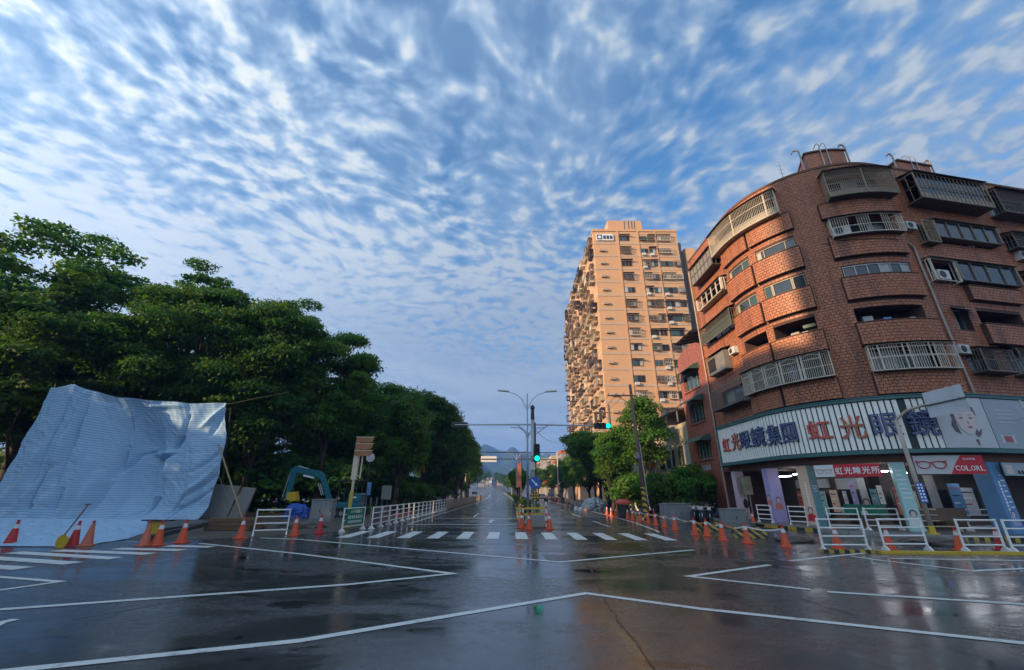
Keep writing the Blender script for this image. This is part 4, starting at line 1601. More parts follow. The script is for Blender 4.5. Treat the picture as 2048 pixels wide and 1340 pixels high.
m.build('red_field', 'banner_red', cs)
spectacles(cs, frame_matrix(F(7.42, 3.2, .312), FT(7.42), FN(7.42)), 1.15, 'glasses_red', .022)
for i, ch in enumerate('COLORL'):
    u = 8.36 + i * .212
    put_text('character', text_mesh(ch, .3, .003, .003, (.19, .23)), 'lettering_white', frame_matrix(F(u, 3.02, .322), FT(u), FN(u)), cs)
for i in range(4):
    u = 8.75 + i * .14
    put_text('character', text_mesh('日光眼鏡'[i], .12, .003, .002, (.11, .10)), 'lettering_white', frame_matrix(F(u, 3.44, .316), FT(u), FN(u)), cs)
ns = thing('shop_banner', F(11.6, 2.7, .3), 'faded banner at the right edge beyond the blue pillar', 'sign')
m = MB()
fbox(m, 10.6, 13.4, 2.7, 3.3, .22, .28, .4)
m.build('panel', 'billboard_grey', ns)
m = MB()
fbox(m, 10.75, 11.15, 2.78, 3.2, .282, .286)
m.build('print', 'skin_print', ns)
for i in range(3):
    m = MB()
    fbox(m, 11.4 + i * .22, 11.55 + i * .22, 2.78, 2.95, .282, .286)
    m.build('print', 'black_paint', ns)

# ------------------------------------------------ four-storey brick row house beside it
rh = thing('row_house', (16.5, 35.6, 0), 'narrow red brick row house with green awnings left of the rounded block', 'building')
m = MB()
XW = 16.35
holes = [(34.2, 37.4, 10.55, 12.0), (34.3, 37.1, 7.6, 9.25), (34.2, 36.7, 4.5, 5.9), (34.6, 36.3, .15, 3.2)]
ys = sorted({33.02, 38.2} | {q for h in holes for q in h[:2]})
zs = sorted({0.0, 13.6} | {q for h in holes for q in h[2:]})
for a, b in zip(ys[:-1], ys[1:]):
    for c, d in zip(zs[:-1], zs[1:]):
        if not any(h[0] < (a + b) / 2 < h[1] and h[2] < (c + d) / 2 < h[3] for h in holes):
            m.face([(XW, b, c), (XW, a, c), (XW, a, d), (XW, b, d)])
for y0, y1, z0, z1 in holes:
    for p in ([(XW, y0, z0), (XW + .3, y0, z0), (XW + .3, y0, z1), (XW, y0, z1)], [(XW, y1, z0), (XW, y1, z1), (XW + .3, y1, z1), (XW + .3, y1, z0)],
              [(XW, y0, z0), (XW, y1, z0), (XW + .3, y1, z0), (XW + .3, y0, z0)], [(XW, y0, z1), (XW + .3, y0, z1), (XW + .3, y1, z1), (XW, y1, z1)]):
        m.face(p)
arc = [(33.02, 13.6)] + [(35.6 - 2.58 * math.cos(math.pi * i / 12), 13.6 + 1.0 * math.sin(math.pi * i / 12)) for i in range(1, 12)] + [(38.2, 13.6)]
m.face([(XW, y, z) for y, z in reversed(arc)])
for (ya, za), (yb, zb) in zip(arc[:-1], arc[1:]):
    m.face([(XW, ya, za), (XW, yb, zb), (XW + .4, yb, zb), (XW + .4, ya, za)])
m.face([(XW + .4, y, z) for y, z in arc])
m.face([(XW, 38.2, 0), (XW, 38.2, 13.6), (28, 38.2, 13.6), (28, 38.2, 0)])
m.face([(XW, 33.02, 0), (28, 33.02, 0), (28, 33.02, 13.6), (XW, 33.02, 13.6)])
m.face([(XW, 33.02, 13.6), (28, 33.02, 13.6), (28, 38.2, 13.6), (XW, 38.2, 13.6)])
m.build('wall', 'brick_red', rh)
for i, (y0, y1, z0, z1) in enumerate(holes):
    if i == 3:
        m = MB()
        m.bbox(XW + .30, XW + .33, y0, y1, z0, z1)
        m.build('doorway', 'dark_room', rh)
        continue
    m = MB()
    for z in (z0 + .03, z1 - .03):
        m.bbox(XW + .16, XW + .22, y0, y1, z - .03, z + .03)
    n = 4
    for k in range(n + 1):
        y = y0 + (y1 - y0) * k / n
        m.bbox(XW + .165, XW + .215, y - .03, y + .03, z0 + .06, z1 - .06)
    w_ = m.build('window', 'aluminium', rh)
    for k in range(n):
        ya, yb = y0 + (y1 - y0) * k / n + .03, y0 + (y1 - y0) * (k + 1) / n - .03
        m = MB()
        m.bbox(XW + .185, XW + .195, ya, yb, z0 + .06, z1 - .06)
        m.build('pane', 'glass_green' if k % 2 else 'glass', w_)
    m = MB()
    m.bbox(XW + .24, XW + .26, y0, y1, z0, z1)
    m.build('curtain_panel', 'curtain' if i != 2 else 'sheet_green', w_)
    a = MB()
    y0a, y1a = y0 - .3, y1 + .3
    prof = [(0, z1 + .55), (-.45, z1 + .42), (-.8, z1 + .20), (-1.05, z1 - .02)]
    for (xa, za), (xb, zb) in zip(prof[:-1], prof[1:]):
        a.face([(XW + xa, y0a, za), (XW + xa, y1a, za), (XW + xb, y1a, zb), (XW + xb, y0a, zb)])
        a.face([(XW + xa, y0a, za - .03), (XW + xb, y0a, zb - .03), (XW + xb, y1a, zb - .03), (XW + xa, y1a, za - .03)])
    a.face([(XW, y0a, z1 + .55)] + [(XW + x, y0a, z) for x, z in prof[1:]] + [(XW, y0a, z1)])
    a.build('awning', 'sheet_green', rh)
    m = MB()
    m.bbox(XW - .12, XW - .002, y0 - .1, y1 + .1, z0 - .12, z0 - .01)
    m.build('sill', 'brick_red', rh)
# dark raised house letters over the doorway
for i in range(5):
    m = MB()
    m.bbox(XW - .03, XW - .003, 36.9 - i * .5 - .18, 36.9 - i * .5 + .18, 3.6, 4.0)
    m.build('letter', 'wall_grey', rh)
# roof canopy of corrugated sheet on posts
rc = thing('roof_canopy', (17.5, 36.0, 14.6), 'corrugated roof canopy on posts above the red brick row house', 'canopy')
m = MB()
for i in range(18):
    y0, y1 = 33.3 + i * .22, 33.3 + (i + 1) * .22
    z0, z1 = (.05, 0) if i % 2 else (0, .05)
    m.face([(15.9, y0, 15.35 + z0), (15.9, y1, 15.35 + z1), (19.5, y1, 15.9 + z1), (19.5, y0, 15.9 + z0)])
m.build('sheet', 'sheet_grey', rc)
for i in range(5):
    m = MB()
    m.bar((15.9, 33.4 + i * .95, 15.28), (19.5, 33.4 + i * .95, 15.83), .07, .09)
    m.build('rafter', 'cage_dark', rc)
for y in (33.5, 37.0):
    m = MB()
    m.bbox(16.6, 16.7, y - .05, y + .05, 13.61, 15.42)
    m.build('post', 'galvanised', rc)

# lower cream house with a metal canopy, and the row behind the street trees
ch_ = thing('cream_house', (16.6, 43, 0), 'low cream house under a dark metal canopy behind the bushes', 'building')
m = MB()
m.bbox(16.6, 27, 38.25, 48.0, 0, 8.2)
m.build('wall', 'wall_cream', ch_)
m = MB()
m.bbox(15.9, 27, 39.0, 48.2, 9.3, 9.42)
m.build('canopy', 'sheet_dark', ch_)
for y in (39.3, 42.2, 45.2, 48.0):
    m = MB()
    m.bbox(16.0, 16.1, y - .05, y + .05, 8.21, 9.29)
    m.build('post', 'galvanised', ch_)
for y0, y1, z0, z1 in ((38.8, 41.4, 4.2, 6.2), (42.5, 44.8, 4.2, 6.0), (45.4, 47.4, 4.2, 6.0), (42.4, 44.9, .2, 3.0)):
    m = MB()
    m.bbox(16.52, 16.59, y0, y1, z0, z1)
    w_ = m.build('window', 'frame_tan', ch_)
    for k in range(4):
        m = MB()
        a, b = y0 + (y1 - y0) * k / 4 + .05, y0 + (y1 - y0) * (k + 1) / 4 - .05
        m.bbox(16.49, 16.515, a, b, z0 + .08, z1 - .08)
        m.build('pane', rng.choice(['glass', 'glass_green', 'curtain']), w_)


def shop_house(y0, y1, h, wall, label, floors=3, x=16.8, roof=None, sign=None):
    b0 = bend((y0 + y1) / 2)
    z0 = rise(y0) + .1
    t = thing('shop_house', (x + b0, (y0 + y1) / 2, z0), label, 'building', 'shop houses along the avenue')
    m = MB()
    m.bbox(x + b0, x + b0 + 11, y0, y1 - .04, z0 - 2, z0 + h)
    m.build('wall', wall, t)
    fh = h / (floors + .2)
    for f in range(floors):
        if f == 0:
            m = MB()
            m.bbox(x + b0 - .03, x + b0 - .004, y0 + .4, y1 - .4, z0, z0 + fh * .75)
            s_ = m.build('shutter', rng.choice(['sheet_grey', 'dark_room', 'sheet_beige']), t)
            continue
        n = max(1, int((y1 - y0) / 2.6))
        for k in range(n):
            a = y0 + (y1 - y0) * (k + .18) / n
            b = y0 + (y1 - y0) * (k + .82) / n
            m = MB()
            m.bbox(x + b0 - .08, x + b0 - .004, a, b, z0 + f * fh + .7, z0 + f * fh + 2.1)
            w_ = m.build('window', 'aluminium', t)
            m = MB()
            m.bbox(x + b0 - .10, x + b0 - .082, a + .08, b - .08, z0 + f * fh + .78, z0 + f * fh + 2.02)
            m.build('pane', 'glass', w_)
            m = MB()
            m.bbox(x + b0 - .55, x + b0 - .10, a - .1, b + .1, z0 + f * fh + 2.15, z0 + f * fh + 2.22)
            m.build('awning', 'sheet_dark', t)
    m = MB()
    m.bbox(x + b0 - .9, x + b0 - .002, y0 + .2, y1 - .2, z0 + fh * .92, z0 + fh * 1.0)
    m.build('street_awning', rng.choice(['sheet_green', 'sheet_grey', 'red_canvas']), t)
    if sign:
        m = MB()
        m.bbox(x + b0 - 1.3, x + b0 - .06, y0 + .7, y0 + .95, z0 + fh * 1.2, z0 + fh * 2.1)
        m.build('hanging_sign', sign, t)
    if roof:
        m = MB()
        m.bbox(x + b0 - .2, x + b0 + 11.2, y0 - .1, y1 + .05, z0 + h + .005, z0 + h + .9)
        m.build('roof', roof, t)
    return t


for i, (y0, y1, h, wl, sg, rf) in enumerate(((48.3, 54, 8.5, 'wall_pink', 'banner_red', None), (54, 60, 10.5, 'wall_beige', 'banner_white', None), (60, 66, 8.0, 'wall_grey', 'safety_yellow', None), (66, 72.6, 10.0, 'wall_pink', 'pillar_lilac', None),
                                          (121, 132, 11, 'wall_beige', 'banner_red', None), (132, 143, 13, 'wall_grey', 'banner_white', 'roof_red'), (143, 156, 11, 'wall_pink', 'banner_red', 'roof_red'), (156, 170, 14, 'wall_cream', 'safety_yellow', None),
                                          (170, 188, 12, 'wall_grey', 'banner_red', None), (188, 210, 15, 'wall_beige', 'banner_white', None), (210, 240, 13, 'wall_pink', None, 'roof_red'))):
    shop_house(y0, y1, h, wl, '%s shop house counted from the cream house along the right side of the avenue' % nth(i), max(2, int(h / 3.2)), 16.8, rf, sg)

# ------------------------------------------------ the orange tower block
TX0, TX1, TY0, TY1, TH, FL = 17.2, 35.0, 73.0, 120.0, 54.2, 3.08
tw = thing('tower_block', (26, 96, 0), 'tall orange tiled residential tower behind the brick row house', 'building')
m = MB()
m.bbox(TX0, TX1, TY0, TY1, 0, TH)
m.build('wall', 'tower_tile', tw)
m = MB()
m.bbox(TX0 + 3.6, TX0 + 11.0, TY0 + 1.0, TY0 + 9, TH + .002, TH + 3.6)
ph = m.build('penthouse', 'tower_tile', tw)
for x in (TX0 + 7.0, TX0 + 7.9, TX0 + 8.6, TX0 + 9.2):
    v = MB()
    v.path([(x, TY0 + .85, TH + .3), (x, TY0 + .85, TH + 4.0), (x + .15, TY0 + 1.1, TH + 4.2)], .06, 6)
    v.build('ladder_rail', 'galvanised', ph)
for k, (x0, x1, y0, hh, mt) in enumerate(((TX1 + .01, TX1 + 1.7, TY0 + 2.2, TH - 1.2, 'tower_blue'), (TX1 + 1.72, TX1 + 3.9, TY0 + 1.0, TH - 3.4, 'tower_tile'), (TX1 + 3.92, TX1 + 5.6, TY0 + 3.0, TH - 5.5, 'tower_blue'), (TX1 + 5.62, TX1 + 14, TY0 + 6.0, TH - 9.5, 'tower_tile'))):
    m = MB()
    m.bbox(x0, x1, y0, TY1 - 3, 0, hh)
    m.build('stepped_wing', mt, tw)
# pale concrete floor bands and vertical piers, a little proud of the tiles
for i in range(17):
    z = TH - 3.0 - i * FL
    m = MB()
    m.bbox(TX0 - .06, TX1 + .003, TY0 - .06, TY0 - .002, z - .22, z + .22)
    m.build('floor_band', 'tower_band', tw)
    m = MB()
    m.bbox(TX0 - .06, TX0 - .002, TY0 - .001, TY1, z - .22, z + .22)
    m.build('floor_band', 'tower_band', tw)
for x in (TX0 + 5.0, TX0 + 9.3, TX0 + 13.0):
    m = MB()
    m.bbox(x, x + .35, TY0 - .14, TY0 - .062, 6, TH)
    m.build('pier', 'tower_tile', tw)
m = MB()
m.bbox(TX0 - .15, TX1 + .1, TY0 - .15, TY1 + .1, TH + .003, TH + .5)
m.build('parapet', 'tower_tile', tw)
# lettered emblem sign at the top left of the front
m = MB()
m.bbox(TX0 + .5, TX0 + 4.2, TY0 - .25, TY0 - .15, TH - 2.4, TH - .8)
es = m.build('emblem_sign', 'banner_white', tw)
m = MB()
m.bbox(TX0 + .7, TX0 + 1.8, TY0 - .27, TY0 - .252, TH - 2.2, TH - 1.0)
m.build('emblem', 'letter_navy', es)
m = MB()
m.lathe((0, 0, 0), [(.36, 0), (.36, .01)], 16)
m.v = [(x + TX0 + 1.25, TY0 - .272 - z, y + TH - 1.6) for x, y, z in m.v]
m.build('emblem', 'banner_white', es)
for i in range(3):
    m = MB()
    m.bbox(TX0 + 2.05 + i * .7, TX0 + 2.6 + i * .7, TY0 - .27, TY0 - .252, TH - 2.1, TH - 1.2)
    m.build('emblem', 'letter_navy', es)
cols_ = [(1.0, 1.9, .45, .55), (6.0, 8.1, 1.1, 1), (9.9, 11.6, 1.1, 1), (13.5, 16.6, 1.2, 1), (16.85, 17.7, 1.1, 1)]
cols_ = [(1.0, 2.0, .5, 0), (5.5, 7.6, 1.3, 1), (9.75, 11.3, 1.2, 1), (11.55, 12.9, 1.3, 1), (13.5, 16.2, 1.35, 1), (16.4, 17.6, 1.2, 1)]
for i in range(17):
    zc_ = TH - 1.75 - i * FL
    if zc_ < 3:
        break
    for k, (a, b, h, typ) in enumerate(cols_):
        x0, x1 = TX0 + a, TX0 + b
        if i == 0 and k == 0:
            continue
        if typ == 0:
            m = MB()
            m.bbox(x0, x1, TY0 - .45, TY0 - .004, zc_ - .25, zc_ + .2)
            a_ = m.build('air_conditioner', 'frame_tan', tw)
            continue
        if k == 5 and rng.random() < .3:
            continue
        m = MB()
        m.bbox(x0, x1, TY0 - .07, TY0 - .004, zc_ - h / 2, zc_ + h / 2)
        w_ = m.build('window', rng.choice(['cage_grey', 'cage_dark', 'cage_grey', 'cage_dark']), tw)
        n = 2 if b - a < 1.8 else 3
        for q in range(n):
            m = MB()
            m.bbox(x0 + (x1 - x0) * q / n + .07, x0 + (x1 - x0) * (q + 1) / n - .07, TY0 - .09, TY0 - .072, zc_ - h / 2 + .1, zc_ + h / 2 - .1)
            m.build('pane', rng.choice(['dark_room', 'glass', 'dark_room', 'glass_green', 'curtain', 'dark_room']), w_)
        if rng.random() < .7:
            m = MB()
            m.bbox(x0 - .12, x1 + .12, TY0 - .75, TY0 - .10, zc_ + h / 2 + .03, zc_ + h / 2 + .1)
            m.build('awning', rng.choice(['sheet_dark', 'sheet_grey', 'sheet_beige', 'tower_band']), tw)
        if rng.random() < .68:
            m = MB()
            nb = int((x1 - x0) / .28)
            for q in range(nb + 1):
                xx = x0 + (x1 - x0) * q / nb
                m.bbox(xx - .02, xx + .02, TY0 - .6, TY0 - .56, zc_ - h / 2, zc_ + h / 2)
            for zz in (zc_ - h / 2, zc_, zc_ + h / 2):
                m.bbox(x0, x1, TY0 - .6, TY0 - .56, zz - .03, zz + .03)
            m.bbox(x0, x1, TY0 - .6, TY0 - .1, zc_ - h / 2 - .08, zc_ - h / 2 - .03)
            m.build('window_cage', rng.choice(['cage_steel', 'cage_grey', 'cage_white']), tw)
        if rng.random() < .28:
            m = MB()
            m.bbox(x0 + .1, x0 + .85, TY0 - .5, TY0 - .11, zc_ - h / 2 - .62, zc_ - h / 2 - .1)
            m.build('air_conditioner', 'white_unit', tw)
# side towards the avenue: crowded with cages and hoods
side_me = []
for mt in ('cage_steel', 'cage_white', 'sheet_beige', 'cage_grey', 'sheet_dark', 'frame_tan'):
    m = MB()
    m.bbox(-.75, -.01, -1.1, 1.1, -.75, -.66)
    m.bbox(-.85, -.01, -1.2, 1.2, .72, .80)
    for q in range(10):
        y = -1.05 + q * .233
        m.bbox(-.75, -.71, y - .03, y + .03, -.66, .72)
    for q in range(4):
        m.bbox(-.6 + q * .16, -.57 + q * .16, -1.1, -1.06, -.66, .72)
    m.bbox(-.74, -.70, -1.1, 1.1, -.02, .04)
    m.bbox(-.06, -.02, -1.0, 1.0, -.6, .68)
    side_me.append(m.mesh('window_cage', mt))
for i in range(16):
    zc_ = TH - 1.75 - i * FL
    for k in range(15):
        if zc_ < 4 or rng.random() < .10:
            continue
        o = bpy.data.objects.new('window_cage', rng.choice(side_me))
        col.objects.link(o)
        o.parent = tw
        o.location = Vector((TX0 - .008, TY0 + 2.0 + k * 3.05 + rng.uniform(-.3, .3), zc_ + rng.uniform(-.2, .15))) - tw.location
        o.scale = (rng.uniform(.7, 1.5), rng.uniform(.8, 1.15), rng.uniform(.75, 1.15))

# ------------------------------------------------ unseen block added behind the camera on the left to shade the corner
ob = thing('shade_block', (-48, -14, 0), 'pale office block on the near left corner of the crossing, outside the frame', 'building')
m = MB()
m.bbox(-47, -33.0, -40, OBY, 0, 44)
m.build('wall', 'wall_beige', ob)
m = MB()
m.bbox(-47, -38, OBY + .01, OBY + 18, 0, OBH)
m.build('low_wing', 'wall_grey', ob)
for f in range(11):
    m = MB()
    m.bbox(-32.99, -32.9, -38, OBY - 1, 2 + f * 3.4, 3.7 + f * 3.4)
    m.build('window_strip', 'glass', ob)

# ---------------------------------------------------------------- trees, bushes, hedges
import numpy as np


def leaf_cloud(clumps, per, size, seed, aspect=1.9, droop=.25):
    """leaf-sized quads spread over many flattened clumps; returns vertex and face arrays"""
    r = np.random.RandomState(seed)
    P, N = [], []
    for (cx_, cy_, cz_, cr, cf) in clumps:
        n = max(12, int(per * cr * cr))
        d = r.normal(size=(n, 3))
        d /= np.linalg.norm(d, axis=1)[:, None]
        d[:, 2] = np.where(r.rand(n) < .72, np.abs(d[:, 2]), d[:, 2])
        rad = cr * (1 - .55 * r.rand(n) ** 2.2) * (1 + .16 * r.normal(size=n))
        p = d * rad[:, None]
        p[:, 2] *= cf
        P.append(p + np.array([cx_, cy_, cz_]))
        N.append(d * .55 + r.normal(size=(n, 3)) * .55 + np.array([0, 0, .45]))
    P, N = np.concatenate(P), np.concatenate(N)
    N /= np.linalg.norm(N, axis=1)[:, None]
    n = len(P)
    t = r.normal(size=(n, 3))
    t[:, 2] -= droop
    t -= (t * N).sum(1)[:, None] * N
    t /= np.linalg.norm(t, axis=1)[:, None] + 1e-9
    b = np.cross(N, t)
    s = size * (.65 + .7 * r.rand(n))[:, None]
    L, W = t * s * aspect * .5, b * s * .5
    V = np.stack([P - L, P + W * .9 - L * .1, P + L, P - W * .9 - L * .1], axis=1).reshape(-1, 3)
    return V, n


def leaf_mesh(name, V, n, mat):
    me = bpy.data.meshes.new(name)
    me.vertices.add(4 * n)
    me.vertices.foreach_set('co', V.astype(np.float32).ravel())
    me.loops.add(4 * n)
    me.loops.foreach_set('vertex_index', np.arange(4 * n, dtype=np.int32))
    me.polygons.add(n)
    me.polygons.foreach_set('loop_start', np.arange(0, 4 * n, 4, dtype=np.int32))
    me.polygons.foreach_set('loop_total', np.full(n, 4, dtype=np.int32))
    me.update(calc_edges=True)
    me.materials.append(MATS[mat])
    return me


def crown_clumps(rx, ry, z0, z1, n, cr, seed, flat=.55, hollow=.35, lean=(0, 0)):
    rr = random.Random(seed)
    out = []
    zc_, hz = (z0 + z1) / 2, (z1 - z0) / 2
    while len(out) < n:
        a = Vector((rr.uniform(-1, 1), rr.uniform(-1, 1), rr.uniform(-1, 1)))
        if not hollow < a.length < 1.0:
            continue
        # broad shoulders, ragged foot
        k = 1.0 - .35 * max(0, a.z) ** 2 - .15 * max(0, -a.z)
        c = cr * rr.uniform(.55, 1.15)
        t = (a.z + 1) / 2
        out.append((a.x * k * (rx - c * .5) + lean[0] * t, a.y * k * (ry - c * .5) + lean[1] * t, zc_ + a.z * (hz - c * .35), c, flat * rr.uniform(.8, 1.25)))
    return out


def trunk_mesh(h, r, clumps, seed, lean=(0, 0), fork=.3, stems=1):
    rr = random.Random(seed)
    m = MB()
    for s_ in range(stems):
        ox, oy = (0, 0) if stems == 1 else (rr.uniform(-.5, .5), rr.uniform(-.5, .5))
        pts = []
        for i in range(6):
            t = i / 5
            pts.append(Vector((ox + lean[0] * t * .6 + rr.uniform(-.12, .12) * (i > 0), oy + lean[1] * t * .6 + rr.uniform(-.12, .12) * (i > 0), -.05 + h * fork * 1.6 * t)))
        for i in range(5):
            m.tube(pts[i], pts[i + 1], r * (1.25 - .16 * i) if i else r * 1.5, r * (1.25 - .16 * (i + 1)), 9)
        big = sorted(clumps, key=lambda c: -c[3])[s_::stems][:16]
        for c in big:
            st = pts[min(4, 2 + rr.randrange(3))]
            e = Vector(c[:3])
            if e.z < st.z - 1:
                continue
            mid = st.lerp(e, .5) + Vector((rr.uniform(-.5, .5), rr.uniform(-.5, .5), -.25))
            m.path([st, mid, e], r * .42, 6, r * .10)
    return m


TREE_KINDS = {}


def tree_kind(key, h, r, z0, n, cr, per, leaf, mat, seed, flat=.55, lean=(0, 0), tr=.28, ry=None, hollow=.35, stems=1):
    cl = crown_clumps(r, ry or r, z0, h, n, cr, seed, flat, hollow, lean)
    V, cnt = leaf_cloud(cl, per, leaf, seed)
    TREE_KINDS[key] = (leaf_mesh('crown', V, cnt, mat), trunk_mesh(h, tr, cl, seed, lean, z0 / h * .9 + .06, stems).mesh('trunk', 'bark', smooth=True), h)


tree_kind('broad_a', 18, 6.6, 4.2, 96, 1.75, 330, .17, 'leaf_dark', 11, .5)
tree_kind('broad_b', 18, 6.2, 4.6, 88, 1.7, 330, .17, 'leaf_dark', 12, .5, stems=2)
tree_kind('broad_c', 18, 5.6, 5.0, 78, 1.6, 350, .17, 'leaf_mid', 13, .52)
tree_kind('feather_a', 24, 7.5, 9, 74, 1.7, 190, .20, 'leaf_feather', 21, .28, hollow=.25)
tree_kind('feather_b', 24, 5.0, 10, 50, 1.5, 200, .20, 'leaf_feather', 22, .3, hollow=.2)
tree_kind('street_a', 13, 3.9, 3.6, 70, 1.3, 330, .165, 'leaf_mid', 31, .7)
tree_kind('street_b', 13, 4.1, 3.0, 76, 1.3, 330, .165, 'leaf_dark', 32, .7)
tree_kind('lean', 8.8, 3.9, 3.9, 52, 1.15, 400, .145, 'leaf_mid', 41, .6, lean=(-3.2, 0), tr=.26)
tree_kind('slim', 10.8, 2.5, 3.5, 44, 1.1, 400, .145, 'leaf_mid', 42, .75, tr=.2)
tree_kind('bush', 3.9, 1.85, .4, 30, .72, 420, .14, 'leaf_mid', 51, .6, tr=.08, hollow=.1)
tree_kind('shrub', 3.6, 2.2, .35, 36, .75, 300, .17, 'leaf_dark', 52, .75, tr=.08)
tree_kind('median', 6.5, 1.7, 2.2, 26, .75, 300, .16, 'leaf_dark', 53, .8, tr=.12)


def tree(kind, x, y, h, label, group, rz=0.0, name='broadleaf_tree', cat='tree', sx=1.0, z=0.0, stem='trunk'):
    cr_, tk, h0 = TREE_KINDS[kind]
    t = thing(name, (x, y, z), label, cat, group, rz)
    s_ = h / h0
    t.scale = (s_ * sx, s_ * sx, s_)
    for nm, me in ((stem, tk), ('crown', cr_)):
        o = bpy.data.objects.new(nm, me)
        col.objects.link(o)
        o.parent = t
    return t


LG = 'trees on the left side of the avenue'
for kind, x, y, h, sx, rz, lb in (
        ('feather_a', -40.5, 35, 25.8, 1.2, 0.3, 'tall feathery tree rising highest at the left edge'),
        ('broad_a', -36.5, 31, 17.6, 1.15, 1.0, 'broad dark tree at the left edge above the striped tarpaulin'),
        ('feather_b', -34.0, 40, 26.0, .9, 2.0, 'feathery tree top behind the broad trees above the tarpaulin'),
        ('broad_b', -28.0, 34, 19.6, 1.0, 2.2, 'broad tree rising directly behind the tarpaulin middle'),
        ('feather_b', -24.5, 42, 23.0, .95, 4.0, 'feathery tree standing right of the tarpaulin top'),
        ('broad_a', -21.5, 35, 18.2, .9, 3.3, 'broad dark tree just right of the tarpaulin'),
        ('broad_c', -16.6, 37.5, 16.9, .85, .4, 'lighter green round tree above the excavator'),
        ('street_b', -13.2, 46, 13.6, 1.0, 1.2, 'dark street tree behind the brown direction boards'),
        ('street_a', -10.6, 40, 10.6, 1.0, 2.9, 'low street tree nearest the white barrier row'),
        ('street_a', -10.6, 53, 14.2, 1.0, .5, 'second street tree along the white barrier row'),
        ('street_b', -9.6, 63, 13.6, .9, 2.6, 'third street tree along the white barrier row'),
        ('street_a', -9.6, 76, 13.4, .95, 4.2, 'fourth street tree along the white barrier row'),
        ('street_b', -10.2, 89, 13.6, .95, 5.2, 'fifth street tree along the white barrier row'),
        ('street_a', -10.6, 104, 13.4, 1.0, 1.9, 'street tree at the far end of the barrier row'),
        ('street_b', -12.0, 122, 13.0, 1.0, 3.9, 'street tree just past the end of the barrier row'),
        ('street_a', -14.2, 142, 13.0, 1.0, 5.9, 'far street tree on the left where the avenue bends'),
        ('broad_b', -31.0, 48, 17.0, 1.1, 4.4, 'dark tree deep in the grove behind the tarpaulin'),
        ('broad_a', -22.0, 52, 16.0, 1.0, 5.4, 'dark tree deep in the grove behind the excavator'),
        ('broad_c', -17.5, 62, 15.0, 1.0, 1.4, 'dark tree deep in the grove behind the street trees'),
        ('broad_b', -44.0, 44, 18.0, 1.1, .9, 'dark tree filling the grove at the far left'),
        ('broad_a', -50.0, 36, 21.5, 1.1, 2.4, 'dark tree cut by the left edge of the picture'),
        ('broad_b', -40.0, 60, 17.0, 1.2, 1.9, 'backmost tree of the grove above the tarpaulin'),
        ('broad_a', -30.0, 66, 17.0, 1.2, .2, 'backmost tree of the grove behind the excavator boom'),
        ('broad_c', -22.0, 72, 16.0, 1.2, 3.1, 'backmost tree of the grove left of the street trees'),
        ('broad_b', -16.0, 84, 15.0, 1.1, 4.1, 'backmost tree of the grove behind the far street trees'),
        ('broad_b', -43.5, 16.5, 12.5, 1.3, .7, 'grove tree standing just outside the left picture edge'),  # this tree and the next are unseen, added to keep sun off the tarpaulin
        ('broad_c', -37.5, 13.0, 10.5, 1.2, 2.7, 'smaller grove tree outside the left picture edge')):
    tree(kind, x, y, h, lb, LG, rz, sx=sx, z=rise(y) + (.1 if y > 62 else 0), name='feathery_tree' if 'feather' in kind else 'broadleaf_tree')
SG_ = 'undergrowth below the left trees'
for i, (x, y, h, lb) in enumerate(((-15.6, 39.5, 4.6, 'dark shrub behind the excavator arm'), (-20.2, 38.0, 5.0, 'dark shrub right of the tarpaulin prop'), (-12.6, 43, 4.0, 'shrub under the direction boards'),
                                   (-24.5, 40, 5.0, 'shrub hidden behind the tarpaulin right edge'), (-10.4, 47, 2.8, 'low shrub behind the barrier row'), (-10.8, 58, 3.0, 'low shrub farther along the barrier row'),
                                   (-33, 33.5, 5.0, 'dark shrub at the left edge of the tarpaulin'), (-38.5, 36, 5.5, 'dark shrub in the grove at the far left'), (-18.0, 44, 5.5, 'shrub between the grove trunks'), (-23.0, 47, 6, 'tall shrub filling the grove behind the bamboo prop'), (-29.0, 43, 6, 'tall shrub deep behind the tarpaulin'), (-16.0, 50, 5.5, 'tall shrub behind the excavator canopy'), (-12.6, 66, 4.5, 'tall shrub below the third street tree'), (-13.5, 80, 5, 'tall shrub below the fourth street tree'), (-13.5, 98, 5, 'tall shrub below the far street trees'), (-14.0, 54, 4.0, 'shrub far back between the grove trunks'))):
    tree('shrub', x, y, h, lb, SG_, i * 1.3, 'shrub', 'shrub', 1.25, stem='stem')
RG = 'street trees on the right side of the avenue'
for kind, x, y, h, sx, rz, lb in (
        ('lean', 12.4, 50, 8.9, 1.0, 0.0, 'leaning street tree with a low spreading crown in front of the tower'),
        ('slim', 13.2, 41.5, 10.9, 1.0, 1.0, 'slim bright green tree beside the brown utility pole'),
        ('slim', 11.9, 47, 8.6, 1.05, 3.0, 'bright green tree between the leaning tree and the utility pole'),
        ('slim', 10.2, 43.5, 7.6, 1.15, 2.0, 'low bright tree beside the thin utility pole'),
        ('lean', 13.2, 57, 9.8, 1.05, .3, 'second leaning street tree behind the first on the right'),
        ('street_a', 13.0, 63, 10.0, 1.0, 3.0, 'street tree behind the leaning tree on the right'),
        ('street_b', 13.0, 72, 9.0, 1.0, 4.0, 'street tree in front of the tower foot'),
        ('street_a', 12.6, 86, 9.0, 1.0, 5.0, 'second street tree past the tower corner'),
        ('street_b', 12.2, 102, 9.0, 1.0, 1.5, 'third street tree past the tower corner'),
        ('street_a', 11.4, 122, 9.0, 1.0, 2.5, 'far street tree on the right of the avenue'),
        ('street_b', 9.6, 150, 9.5, 1.0, .5, 'farthest street tree on the right of the avenue')):
    tree(kind, x, y, h, lb, RG, rz, sx=sx, z=rise(y) + (.1 if y > 62 else 0.15))
